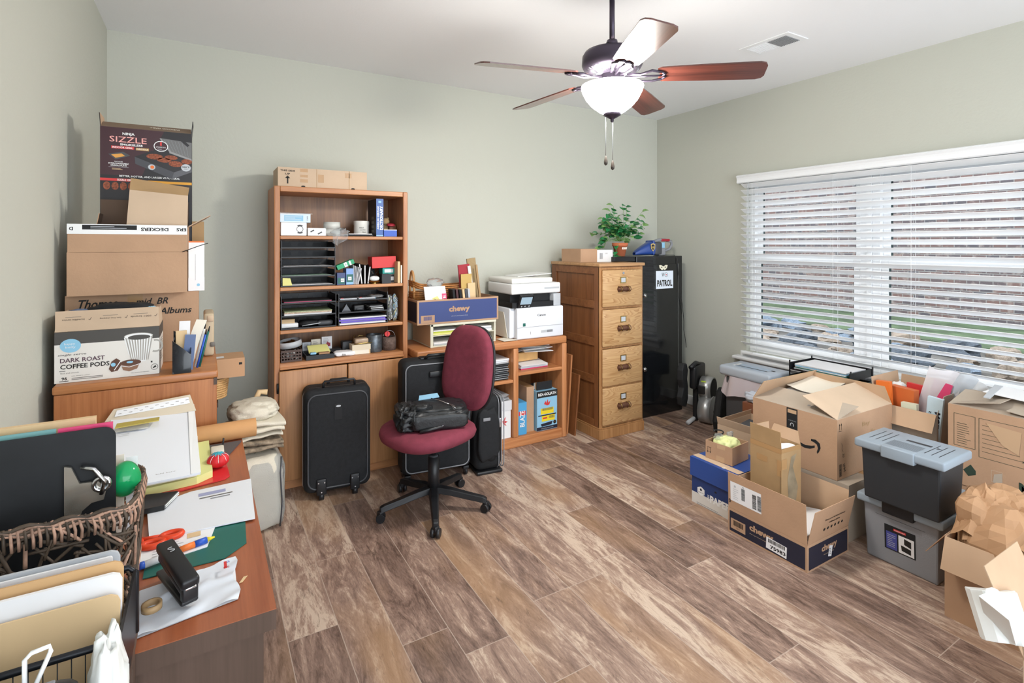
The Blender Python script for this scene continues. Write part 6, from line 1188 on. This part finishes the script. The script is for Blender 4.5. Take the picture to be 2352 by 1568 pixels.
# ------------------------------------------------------------ right hand group
def ch_l(F):
    F.rect(0, -.002, F.w - .02, F.h - .022, NAVY); F.rect(-.15, -.012, .085, .052, CARD, .0012); F.bars(-.15, -.006, .055, .026, INK, 3, 14, .0016); F.text('3 8 2', -.15, -.028, .006, INK, .02, d=.0016)
    F.text('chewy', -.02, .010, .040, CARD, .13, .045, d=.0014); F.text('where pet lovers shop', -.04, -.018, .007, CARDL, .09)
    F.rect(.06, -.018, .105, .055, PAPER, .0022, rot=-.04); F.bars(.06, -.003, .085, .018, INK, 5, 20, .0026); F.text('75983', .068, -.030, .018, INK, .078, .03, d=.0026)
def ch_fl(F):
    F.rect(-.105, .0, .175, .10, PAPER, .001); F.bars(-.055, -.004, .022, .072, INK, 6, 18, .0016, True); F.bars(-.028, -.004, .020, .072, DGREY, 7, 22, .0016, True); F.bars(-.118, .004, .02, .06, DGREY, 8, 30, .0016, True); F.text('12', -.118, .042, .007, INK, .01, rot=0, d=.0016); F.lines(-.16, -.01, .03, .06, 6, LGREY, 2, .2, .0016); F.disc(-.165, .03, .006, LGREY, .0016); F.text('0', -.198, -.055, .02, INK, .012, .03)
def ch_f(F): F.rect(0, -.002, F.w - .02, F.h - .022, NAVY); F.text('chewy', .005, .012, .038, CARD, .13, .045, d=.0014); F.text('where pet lovers shop', .0, -.016, .007, CARDL, .085); F.rect(.012, -.012, .028, .05, PAPER, .002, rot=-.25); F.lines(.012, -.012, .018, .03, 4, INKG, 3, .4, .0026)
def ch_ff(F):
    F.text('Share your #ChewyDelivery', .02, .015, .011, INK, .17, .02); F.text('with us online', .02, -.004, .010, INK, .09, .02)
    for k in range(6): F.disc(-.055 + .030 * k, -.034, .0075, INK, .001)
carton('pet_supply_box', 'open low navy printed cardboard box with label 75983 on the floor', (2.5475, 1.5965, 0), .345, .42, .125, 0, {'l': (2, .185, .002), 'f': (12, .165, .002), 'b': (-4, .15), 'r': (4, .17)}, m=CARD, dec={'l': ch_l, 'flap_l': ch_fl, 'f': ch_f, 'flap_f': ch_ff})
m = MB(); r = random.Random(5)
for k in range(10): M_ = Matrix.Translation((r.uniform(-.01, .01), r.uniform(-.012, .012), .0 + .0135 * k)) @ Matrix.Rotation(r.uniform(-.05, .05), 4, 'Z'); m.box(-.14, -.17, 0, .14, .17, .013, (PAPER, LGREY, PAPER)[k % 3], M=M_)
m.grid(lambda u, v: (-.13 + .28 * u, -.185 + .22 * v, .14 + .018 * math.sin(3 * u) * (1 - v) + .01 * math.sin(5 * v)), 14, 10, PAPER)
solo(m, 'paper_pile', 'pile of white papers inside the low open box on the floor', 'paper', (2.5475, 1.5965, .006))
def tall_f(F): F.rect(-F.w/2 + .02, .08, .04, .05, TAPE, .0008); F.poly([(-.02, -.14), (.03, -.14), (.05, -.05), (.01, .06), (.04, .12), (-.0, .11), (-.03, .0)], mat('smudge', '#8d7f68', .9, var=.3), .0007); F.rect(0, F.h/2 - .01, F.w, .02, TAPE, .0007)
def tall_l(F): F.rect(0, F.h/2 - .012, F.w, .024, TAPE, .0008); F.rect(F.w/2 - .012, .06, .024, .08, TAPE, .0008); F.rect(-.02, .08, .06, .03, TAPE, .0008); F.rect(0, -F.h/2 + .01, .05, .02, TAPE, .0008); F.stroke([(F.w/2 - .006, .05), (F.w/2 - .008, -.12)], .0015, INK)
carton('tall_carton', 'tall worn brown carton standing inside the low open box', (2.555, 1.66, .165), .15, .18, .315, -.06, {'l': (4, .085, .0), 'b': (-5, .07, .015), 'r': (10, .06, .02)}, m=CARDD, dec={'f': tall_f, 'l': tall_l})
m = MB()
for k in range(5): m.slab([(-.055, -.07, .02 * k), (.055, -.06, .02 * k), (.055, .06, .02 * k), (-.055, .06, .02 * k)], .015, (PAPER, LGREY, PAPER2)[k % 3], (0, 0, 1))
m.grid(lambda u, v: (-.06 + .12 * u, -.07 + .12 * v, .10 + .012 * math.sin(4 * v + u)), 8, 8, PAPER); solo(m, 'paper_stack', 'white papers filling the top of the tall worn carton', 'paper', (2.555, 1.66, .172 + .19), -.06)
def pb_l(F):
    F.rect(0, -F.h/2 + .032, F.w, .064, mat('box_white_print', '#d8d5cf', .6), .0008); F.rect(0, .032 - .0, F.w, F.h - .064, mat('paper_box_blue', '#223a70', .5), .0006)
    F.text('PAPER', .05, -.032, .040, WHITE, .135, .05, d=.0014); F.text('COPY', -.028, -.030, .012, WHITE, .034, .03, d=.0014, rot=PI/2); F.poly([(-.105, .0), (-.08, .012), (-.055, .0), (-.055, -.028), (-.08, -.04), (-.105, -.028)], WHITE, .0012); F.disc(-.08, -.006, .007, NAVY, .0016); F.text("Member's Mark", -.08, -.022, .006, NAVY, .042, d=.0016); F.disc(.02, .018, .008, INK, .0014, ry=.005); F.lines(-.0, -.095, .22, .025, 3, GREY, 3, .3)
t = carton('copy_paper_box', 'blue and white copy paper box under the small carton on the floor', (2.615, 1.975, 0), .30, .29, .195, 0, None, m=bpy.data.materials['cardboard'], dec={'l': pb_l, 'f': lambda F: F.rect(0, 0, F.w, F.h, NAVYB, .0006)}, tape=False)
m = MB(); LB = mat('paper_lid_blue', '#2b4c94', .45); m.box(-.158, -.152, .155, .158, .152, .262, LB); F = Face(m, (0, 0, .262), (1, 0, 0), (0, 1, 0)); F.rect(-.11, 0, .05, .304, CARDL, .0007); F.rect(.07, .05, .09, .1, mat('lid_light', '#8ea2dd', .5), .0007); F.text('M', -.13, -.06, .02, WHITE, rot=0, d=.001); m.build('lid', t)
def arrows(F, x, y):
    for dx in (-.008, .008): F.rect(x + dx, y, .002, .024, INK); F.poly([(x + dx - .005, y - .008), (x + dx + .005, y - .008), (x + dx, y - .018)], INK)
    F.rect(x, y + .015, .028, .002, INK)
carton('small_carton', 'small open carton of yellow plastic on the blue copy paper box', (2.612, 1.995, .264), .17, .165, .10, .12, {}, closed=False, dec={'l': lambda F: (arrows(F, -.06, .0), F.rect(.015, .035, .05, .022, CLTAPE, .0008), F.rect(.01, -.032, .05, .028, CLTAPE, .0008))})
m = MB(); m.blob((0, 0, .06), (.07, .065, .055), mat('yellow_plastic', '#e0e6a6', .35), .28, 2.2, 3, .7, 40, 24, flat=0, crease=True); m.blob((-.02, .04, .105), (.03, .025, .022), CLEARP, .2, 3, 2, .8, 20, 12); solo(m, 'plastic_bag', 'crumpled pale yellow plastic bag filling the small carton', 'bag', (2.612, 1.995, .269))
m = MB(); m.tube([(-.05 + .035 * math.cos(t_ * .5), .05 + .02 * math.sin(t_ * .5), .0 + .002 * t_) for t_ in range(20)], .004, BLACK, 6); m.rbox(-.02, .0, .0, .02, .02, .03, .003, CLEARP, 1); solo(m, 'black_cable', 'coiled black cable on the yellow plastic in the small carton', 'cable', (2.66, 2.0, .372))
carton('open_carton', 'open brown box with red booklets between copy paper box and machine', (3.10, 2.17, 0), .38, .26, .325, .06, {'l': (14, .05), 'b': (-3, .03)}, m=CARDL)
for k, (c, l) in enumerate(((RED, 'red booklet lying in the open brown box'), (DGREY, 'dark grey booklet lying on the red booklet'))):
    m = MB(); m.slab([(-.1, -.09, 0), (.12, -.09, 0), (.12, .06, .02), (-.1, .06, .02)], .01, c, (0, 0, 1)); solo(m, 'booklet', l, 'booklet', (3.06 + .03 * k, 2.15 + .03 * k, .255 + .03 * k), .2 * k)
m = MB(); m.box(-.16, -.1, 0, .16, .1, .24, CARDIN); solo(m, 'inner_carton', 'plain carton filling the bottom of the open brown box', 'box', (3.10, 2.17, .008), .06)
carton('moving_box', 'closed brown box on the floor beneath the large arrow box', (3.03, 1.69, 0), .46, .53, .285, 0, None, m=CARDG)
def am_l(F):
    F.rect(.0, .055, .062, .195, BLACKM, .0008); F.text('prime', .0, -.018, .022, LBLUE, .05, .02, rot=PI); F.ring(.0, -.001, .022, .003, LBLUE, .0014, a0=.3, a1=2.8, ry=.014); F.text('Fast, free delivery', .0, .085, .006, LGREY, .045, rot=PI); F.ring(0, .06, .011, .004, LGREY, .0014, a0=-.4, a1=3.5, ry=.014); F.rect(.0, .135, .05, .02, CLTAPE, .0014)
    a = [(.06 + .075 * math.sin(q), -.035 - .02 * math.cos(q * 1.0)) for q in [k * .25 for k in range(0)]]
    F.poly([(.045, -.018), (.075, -.024), (.11, -.017), (.125, -.010), (.125, -.022), (.1, -.036), (.07, -.040), (.045, -.034)], BLACKM, .001); F.poly([(.105, .018), (.13, .022), (.152, .008), (.156, -.015), (.146, -.04), (.138, -.05), (.136, -.04), (.142, -.02), (.136, -.002), (.12, .006), (.105, .008)], BLACKM, .001)
    F.poly([(-.24, -.0), (-.2, .012), (-.19, .0), (-.24, -.01)], BLACKM, .001) if False else None
def am_f(F):
    arr = -F.w/2 + .03
    for dx in (-.008, .008): F.rect(arr + dx, .115, .0025, .03, INK); F.poly([(arr + dx - .005, .123), (arr + dx + .005, .123), (arr + dx, .134)], INK)
    F.rect(arr, .094, .03, .0025, INK); F.frame(arr, -.108, .024, .062, .0015, INK); F.bars(arr, -.108, .018, .056, INK, 5, 14, .001, True)
    F.text('IPM', arr + .035, -.10, .02, INK, .04, rot=-PI/2 + .2); F.text('20', arr + .028, -.035, .016, INK, .02, rot=-PI/2); F.stroke([(arr + .01, .03), (arr + .02, .015), (arr + .014, .0), (arr + .024, -.015)], .002, INK)
    F.text('Bay', .0, .09, .03, CARDD, .08, shear=.2); F.text('Vanilla', .03, .03, .03, CARDD, .13, shear=.2, rot=.2); F.text('M', -.03, -.02, .03, CARDD, .03)
carton('large_carton', 'large brown box with black arrow swoosh and half folded flaps', (3.083, 1.7205, .287), .565, .478, .31, 0, {'l': (-80, .215, .0, CARDG), 'f': (-66, .20, .0, CARDL), 'r': (-18, .10, .02, CARDD), 'b': (-30, .12, .01, CARDD)}, m=CARD, dec={'l': am_l, 'f': am_f, 'flap_l': lambda F: F.text('296', .07, -.03, .02, GREY, .06, rot=PI)})
m = MB()
for k in range(4): m.grid(lambda u, v, k=k: (-.15 + .3 * u, -.1 + .2 * v, .012 * k + .03 * u * u + .01 * math.sin(4 * v + k)), 10, 8, (PAPER, PAPER2)[k % 2])
solo(m, 'paper_sheets', 'white papers poking out between the flaps of the swoosh box', 'paper', (3.22, 1.82, .60))
m = MB(); m.box(-.22, -.19, 0, .22, .19, .27, CARDIN); solo(m, 'packing_fill', 'plain carton packed inside the large swoosh box', 'box', (3.09, 1.72, .293))

# totes
TGY = mat('tote_grey', '#8b8d92', .5, bump=.08, bscale=200); LIDG = mat('lid_grey', '#8f9ba6', .4); TBK = mat('tote_black', '#2a2d31', .5)
def tub(name, label, cx, cy, z0, wx, wy, h, body, lid, latch, dec=None, ribs=False):
    t = thing(name, label, 'storage box', (cx, cy, z0)); m = MB(); f_ = .94
    b0 = [(-wx/2 * f_, -wy/2 * f_, 0), (wx/2 * f_, -wy/2 * f_, 0), (wx/2 * f_, wy/2 * f_, 0), (-wx/2 * f_, wy/2 * f_, 0)]; b1 = [(x / f_, y / f_, h - .03) for x, y, _ in b0]
    m.add(b0 + b1, [(3, 2, 1, 0), (0, 1, 5, 4), (1, 2, 6, 5), (2, 3, 7, 6), (3, 0, 4, 7), (4, 5, 6, 7)], body)
    F = Face(m, (-wx/2 * (1 + f_) / 2, 0, (h - .03) / 2), (0, -1, 0), (-(1 - f_) * wx / 2, 0, h - .03), wy, h - .03)
    if dec: dec(F)
    m.build('tub', t, .008)
    m = MB(); o_ = .022; m.rbox(-wx/2 - o_, -wy/2 - o_, h - .04, wx/2 + o_, wy/2 + o_, h, .010, lid)
    F = Face(m, (0, 0, h), (0, -1, 0), (1, 0, 0), wy, wx)
    if ribs:
        for s_ in (-1, 1):
            for k in range(3): F.rect(s_ * (wy/2 - .02 - .027 * k), 0, .003, wx * .7, INK, .0006)
        for k in range(9): F.rect(0, -wx/2 + .02 + .010 * k, wy * .40, .003, DGREY, .0006)
        F.rect(.02, .03, .10, .022, BLACK, .0006); F.poly([(.09, .035), (.11, .03), (.09, .015)], BLACK, .0006)
    m.build('lid', t)
    m = MB(); m.rbox(-wx/2 - o_ - .006, -wy * .22, h - .052, -wx/2 + .01, wy * .20, h + .002, .006, latch); m.build('latch', t)
    return t
def rub(F): F.rect(.0, -.005, .125, .115, BLACKM, .0012); F.rect(.0, .038, .05, .010, RED, .0018); F.text('Rubbermaid', 0, .038, .006, WHITE, .04, d=.0022); F.rect(-.033, -.018, .045, .080, mat('label_blue', '#4a4f96', .5), .0018); F.lines(-.033, -.018, .035, .06, 7, LGREY, 2, .25, .0022); F.rect(.026, -.018, .062, .080, PAPER, .0018); F.poly([(.005, -.02), (.045, -.026), (.045, -.05), (.008, -.045)], INK, .0022); F.poly([(.018, .015), (.046, .01), (.046, -.02), (.018, -.012)], INK, .0022); F.rect(.0, .085, .2, .0015, DGREY, .001)
tub('grey_tote', 'grey lidded plastic tote with a product sticker beneath the black file tote', 2.98, 1.188, 0, .43, .305, .30, TGY, LIDG, BLACK, rub)
tub('black_file_tote', 'black plastic file tote with a ribbed grey lid on the grey tote', 2.825, 1.165, .303, .235, .315, .275, TBK, LIDG, LIDG, None, True)

# carton with kraft paper
def mini(F): F.text('MINI', .02, -.035, .040, DGREY, .13, .0)
carton('moving_box', 'open brown box overflowing with kraft paper, marked MINI', (2.77, .79, 0), .36, .33, .32, .03, {'l': (158, .125, .0, CARDL), 'b': (146, .12, .01), 'r': (20, .1), 'f': (-5, .1, 0, CARDD)}, dec={'l': mini}, m=CARD)
m = MB(); 
for s_, c, d_, am in ((3, (-.02, .02, .32), (.15, .13, .12), .32), (5, (.05, .04, .37), (.12, .10, .11), .35), (8, (-.05, .08, .35), (.09, .07, .12), .35), (4, (.06, -.07, .34), (.10, .09, .12), .35)): m.blob(c, d_, KRAFT, am, 1.3, s_, .8, 20, 12, flat=.01, smooth=False)
m.blob((0, 0, .16), (.16, .14, .14), KRAFT, .1, 1.7, 9, .8, 20, 10, flat=.01)
def fs_(pts, n_=14): 
    P0, P1, P2, P3 = [V(p) for p in pts]
    m.grid(lambda u, v: (P0 * (1-u) * (1-v) + P1 * u * (1-v) + P2 * u * v + P3 * (1-u) * v) + V((.018 * noise.noise(V((3*u, 3*v, P0.x*9))), .018 * noise.noise(V((3*u, 3*v, 5))), .05 * math.sin(PI*u) * (.4 + .6*math.sin(PI*v)) + .03 * noise.noise(V((2.5*u, 4*v, P0.y*9))))), n_, n_, KRAFT, smooth=False)
fs_([(-.17, .10, .32), (-.10, -.12, .38), (.12, -.13, .44), (.02, .13, .47)], 8); fs_([(-.17, .14, .32), (-.16, .02, .34), (.0, .05, .49), (.03, .15, .46)], 7); fs_([(-.16, -.02, .33), (-.12, -.15, .33), (.10, -.15, .38), (.05, .0, .42)], 8)
solo(m, 'kraft_paper', 'crumpled brown kraft packing paper bulging from the open MINI box', 'paper', (2.775, .80, .006))
carton('near_carton', 'cardboard box with a tall flap at the bottom right corner of the photo', (2.355, .435, 0), .29, .35, .20, 0, {'b': (22, .26, .0, CARDL), 'l': (18, .06)}, m=CARDL)
WS = mat('white_moulding', '#e9eeee', .4)
prof = [(0, 0), (.10, 0), (.10, .012), (.092, .02), (.095, .035), (.085, .05), (.06, .058), (.04, .052), (.03, .062), (.015, .066), (0, .060), (-.006, .04), (.004, .025)]
def mould(label, loc, rot, sc, ln, rb=True):
    t = thing('moulding_piece', label, 'moulding', loc, 0, None, rot); m = MB(); m.prism([(x * sc, y * sc) for x, y in prof], 0, ln, WS); m.build('profile', t, .0015)
    if rb:
        m = MB()
        for k in range(8): m.box(.006 + .0115 * k * sc, -.03 * sc, .01, .011 + .0115 * k * sc, .004, ln - .02, WS)
        m.build('ribs', t)
mould('largest ribbed white moulded plastic piece in the near corner box', (2.26, .60, .24), (.35, .3, 1.9), 1.3, .14)
mould('small white moulded plastic piece at the left of the corner box', (2.205, .70, .27), (.5, .2, -1.9), .9, .12, False)
# boxes by the window
def mbox(F):
    G = mat('print_green_black', '#2f4034', .7); F.frame(-.145, .075, .085, .16, .0018, G); F.lines(-.145, .06, .06, .11, 10, G, 3, .18); F.frame(.02, .06, .215, .19, .0018, G); F.lines(.02, .06, .19, .15, 7, G, 4, .07)
    F.text('M', .085, -.125, .042, G, .05, .018); F.poly([(-.12, -.085), (-.10, -.11), (-.10, -.13), (-.13, -.145), (-.15, -.12)], G); F.poly([(-.03, -.10), (0, -.085), (.0, -.14), (-.035, -.14)], CARDG, .001); F.frame(-.02, -.11, .04, .055, .002, CARDL); F.text(')))', .085, -.005, .012, G, .03)
    F.poly([(-.06, .14), (.07, .13), (.06, .02), (.0, .05)], CLTAPE, .002)
BXM = carton('moving_box', 'medium moving box printed with a checklist and the letter M', (3.525, .985, .289), .45, .425, .395, 0, {'l': (-78, .21, .0, CARDG), 'b': (-76, .21, 0, CARDG), 'f': (-84, .2, 0, CARDG), 'r': (-80, .2, 0, CARDG)}, m=CARD, dec={'l': mbox})
m = MB(); m.slab([(-.12, -.16, 0), (.1, -.18, 0), (.12, .1, .01), (-.1, .12, .01)], .004, PAPER, (0, 0, 1)); m.slab([(-.2, .06, .005), (.1, .10, .012), (.1, .135, .012), (-.2, .085, .005)], .006, LGREY, (0, 0, 1)); solo(m, 'magazine', 'white magazine and envelope lying on the flaps of the M box', 'magazine', (3.53, .98, .735))
carton('moving_box', 'brown taped box on the floor under the M moving box', (3.54, .99, 0), .47, .46, .286, 0, None, m=CARD)
carton('cardboard_box', 'lower closed box beneath the box of orange folders', (3.57, 1.44, 0), .33, .33, .26, 0, None, m=CARDG)
carton('open_carton', 'open cardboard box of orange folders and plastic sleeves under the window', (3.565, 1.44, .262), .32, .31, .315, 0, {'l': (150, .105, .0, CARDL), 'b': (6, .14, .0, CARDG), 'r': (8, .12, .0, CARDG), 'f': (10, .10, .04, CARDG)}, m=CARDG)
zz = .27
def up(name, label, cat, x, y, w3, h, tck, mt, rz=0., tx=0., ty=0., dec=None):
    m = MB(); m.box(-tck/2, -w3/2, 0, tck/2, w3/2, h, mt)
    if dec: dec(Face(m, (-tck/2, 0, h/2), (0, -1, 0), (0, 0, 1), w3, h))
    o = solo(m, name, label, cat, (x, y, zz)); o.rotation_euler = (tx, ty, rz); return o
up('orange_folder', 'bright orange accordion folder at the front of the window box', 'folder', 3.44, 1.53, .07, .43, .035, ORANGE, .1, -.06, 0)
up('orange_folder', 'orange folder with an open top behind the accordion folder', 'folder', 3.50, 1.49, .13, .40, .05, mat('orange_dark', '#cc6a36', .5), -.1, .03, 0)
up('red_folder', 'red folder behind the orange folders in the window box', 'folder', 3.56, 1.44, .10, .42, .02, RED, -.2)
up('card_box', 'white carton reading 12 and MIUM leaning in the window box', 'box', 3.445, 1.335, .07, .40, .02, mat('white_blue_card', '#c6dbe6', .5), .0, .10, -.05, lambda F: (F.text('MIUM', .016, .07, .026, NAVY, .11, .04, rot=PI/2), F.text('12', -.018, .11, .012, INK, .022, .03, rot=PI/2)))
up('book_stack', 'cream and grey books standing in front of the window box', 'book', 3.435, 1.41, .075, .335, .03, mat('cream_book', '#d8d8c0', .6), .0, -.04)
m = MB(); m.blob((0, 0, 0), (.05, .05, .05), WHITE, .25, 2, 7, .8, 26, 16); solo(m, 'white_pouch', 'crumpled white pouch at the left of the window box', 'pouch', (3.52, 1.565, .63)) if False else None
m = MB(); m.box(-.03, -.03, 0, .03, .03, .34, PAPER); m.blob((0, 0, .37), (.038, .036, .035), WHITE, .2, 2, 7, .8, 26, 16); m.box(-.031, -.031, .3, .031, .031, .306, DRED); solo(m, 'white_carton', 'white carton with crumpled top at the left of the window box', 'box', (3.60, 1.545, .27))
for i, (x, y, w3, h, ty, tx, l) in enumerate(((3.52, 1.40, .15, .46, .1, .22, 'cloudy plastic sleeve fanned widest from the window box'), (3.56, 1.385, .11, .47, .08, .36, 'long plastic sleeve tilting right out of the window box'), (3.61, 1.385, .10, .46, .0, .48, 'lowest plastic sleeve tilting right out of the window box'))):
    m = MB(); m.grid(lambda u, v: (.02 * math.sin(3 * u + 2 * v + i), (u - .5) * w3, h * v + .01 * math.sin(6 * u)), 12, 14, mat('sleeve_%d' % i, ('#e3e0e4', '#cfd6de', '#dfe4ea')[i], .15, trans=.3, ior=1.2)); m.box(.004, -w3 * .3, .05, .008, w3 * .3, h * .85, (PINK, DGREY, LGREY)[i])
    o = solo(m, 'plastic_sleeve', l, 'sleeve', (x, y, .35)); o.rotation_euler = (tx, ty, 0)
up('blue_folder', 'blue folder edge behind the plastic sleeves in the window box', 'folder', 3.64, 1.36, .10, .40, .01, BLUE, 0, .35)
# letter trays by the window
carton('cardboard_box', 'box hidden under the black letter trays by the window sill', (3.66, 1.99, 0), .34, .42, .535, 0, None, m=CARDG)
t = thing('letter_tray', 'two tier black letter tray full of papers beside the window sill', 'letter tray', (3.70, 2.0, .537)); 
for k in (0, 1):
    m = MB(); z0 = .085 * k; m.box(-.15, -.2, z0, .13, .2, z0 + .004, BLACK); m.box(-.15, .196, z0 + .004, .13, .2, z0 + .05, BLACK); m.box(-.15, -.2, z0 + .004, .13, -.196, z0 + .05, BLACK); m.box(.126, -.196, z0 + .004, .13, .196, z0 + .05, BLACK); m.build('tray', t)
for x in (-.15, .12):
    for y in (-.204, .2): m = MB(); m.box(x, y, 0, x + .012, y + .004, .15, BLACK); m.build('post', t)
m = MB(); r = random.Random(2)
for k in range(7): M_ = Matrix.Translation((r.uniform(-.006, .006), r.uniform(-.006, .006), .006 * k)) @ Matrix.Rotation(r.uniform(-.02, .02), 4, 'Z'); m.box(-.125, -.17, 0, .11, .17, .005, (PAPER, LGREY, DGREEN, PAPER, LBLUE, PAPER, PAPER)[k], M=M_)
solo(m, 'paper_stack', 'papers heaped in the top of the black tray by the window', 'paper', (3.69, 2.0, .627))
m = MB(); m.box(-.125, -.17, 0, .1, .17, .02, DGREY); solo(m, 'paper_stack', 'dark folders lying in the lower black tray by the window', 'folder', (3.69, 2.0, .5415))
m = MB(); m.grid(lambda u, v: (-.05 + .10 * u, -.16 + .3 * v, .02 * math.sin(PI * u) + .02 * v), 8, 10, PAPER2); m.grid(lambda u, v: (-.06 + .10 * u, -.18 + .3 * v, .008 + .02 * math.sin(PI * u) + .03 * (1 - v)), 8, 10, MANILA); solo(m, 'manila_envelope', 'curled manila envelopes between the swoosh box and window trays', 'envelope', (3.46, 1.78, .60)) 
# shredder
t = thing('paper_shredder', 'silver topped paper shredder with a plastic bag below the window', 'shredder', (3.56, 2.48, 0), 0); m = MB(); m.rbox(-.11, -.17, .0, .11, .17, .50, .02, DGREY); m.build('bin', t)
SH_ = mat('shredder_silver', '#aeb8c4', .35); m = MB(); m.rbox(-.135, -.215, .50, .135, .215, .575, .022, SH_, 4); F = Face(m, (0, 0, .575), (0, -1, 0), (1, 0, 0)); F.rect(-.01, -.015, .27, .12, mat('shredder_panel', '#9fb0c2', .35), .0006); F.rect(.0, -.04, .26, .012, INK, .0012); F.rect(.145, .01, .03, .02, INK, .001); F.rect(-.13, -.02, .02, .1, WHITE, .001); m.build('cutter_head', t)
m = MB(); m.grid(lambda u, v: ((.125 + .02 * v + .008 * math.sin(14 * PI * u)) * math.copysign(abs(math.cos(2 * PI * u)) ** .5, math.cos(2 * PI * u)), (.185 + .03 * v + .01 * math.sin(18 * PI * u + 1)) * math.copysign(abs(math.sin(2 * PI * u)) ** .5, math.sin(2 * PI * u)), .505 - v * (.13 + .03 * math.sin(6 * PI * u))), 90, 10, mat('bag_pinkwhite', '#dfd5dc', .3, trans=.25), True); m.build('bag', t)
m = MB(); m.blob((0, 0, .03), (.05, .07, .035), mat('shreds', '#c8d0dd', .6), .35, 3, 4, .8, 34, 18, flat=0); solo(m, 'bubble_wrap', 'crumpled bubble wrap on the brown boxes beside the shredder', 'wrap', (3.362, 2.335, .386))
BRN = mat('redbrown_wood', '#7a4a33', .4)
for k in range(2):
    m = MB(); m.rbox(-.05, -.07, 0, .05, .07, .19, .008, BRN, 2); solo(m, 'wooden_box', ('lower', 'upper')[k] + ' of two red brown boxes stacked in front of the shredder', 'box', (3.362, 2.335, .0 + k * .191), 0, None)
# exercise machine
t = thing('exercise_machine', 'folded silver and black compact exercise machine beside the black locker', 'exercise machine', (3.66, 2.96, 0), math.radians(-69))
SV = mat('machine_silver', '#b3b5b6', .3, .6)
def drum(m, c, r_, x0, x1, mt, seg=40): m.cyl((x0, c[0], c[1]), (x1, c[0], c[1]), r_, r_, mt, seg)
m = MB(); drum(m, (0, .115), .112, -.07, .03, SV); F = Face(m, (.03, 0, .115), (0, 1, 0), (0, 0, 1)); F.disc(0, 0, .108, mat('disc_silver', '#c4c7c9', .35, .4), .001, seg=48); F.text('KINESIS', .03, -.01, .018, INK, .09, d=.002); m.M = Matrix.Identity(4); m.build('lower_drum', t)
m = MB(); drum(m, (.03, .285), .095, -.075, .02, SV); F = Face(m, (.02, .03, .285), (0, 1, 0), (0, 0, 1)); F.disc(0, 0, .085, BLACKM, .001, seg=48)
m.rbox(-.08, -.075, .25, -.02, -.055, .32, .008, BLACK); m.build('upper_drum', t)
m = MB(); m.rbox(-.078, -.062, .27, -.03, -.05, .31, .005, BLACK); m.rbox(-.06, -.045, .345, -.02, -.03, .355, .002, mat('lime_sticker', '#b5cf3a', .5), 1); m.build('display', t)
m = MB(); pts = [(-.06, 0), (.09, 0), (.14, .06), (.16, .2), (.13, .33), (.06, .37), (-.0, .34), (-.05, .22), (-.09, .1)]
m.prism([(y_ - .13, z_ * .92) for y_, z_ in pts], .085, .145, BLACKM, M=Matrix(((0, 0, 1, 0), (1, 0, 0, 0), (0, 1, 0, 0), (0, 0, 0, 1)))); m.build('side_cover', t, .02)
m = MB(); pts = [(-.05, 0), (.03, -.03), (.07, .03), (.07, .14), (.05, .2), (.07, .27), (.04, .33), (-.02, .34), (-.06, .29), (-.06, .21), (-.03, .14), (-.07, .07)]
m.prism([(a - .16, b + .17) for a, b in pts], -.20, -.15, BLACKM, M=Matrix(((0, 0, 1, 0), (1, 0, 0, 0), (0, 1, 0, 0), (0, 0, 0, 1)))); m.build('pedal_arm', t, .008)
m = MB(); m.rbox(-.15, -.08, .28, -.09, .17, .47, .02, BLACK); m.tube([(-.12, -.12, .47), (-.12, .0, .49), (-.12, .17, .44)], .018, BLACK, 10); m.rbox(-.14, -.02, .0, -.10, .02, .3, .01, BLACK); m.build('rear_frame', t)
m = MB(); m.tube([(-.13, -.16, .019), (-.13, .16, .019)], .018, LGREY, 10); m.build('foot_bar', t)
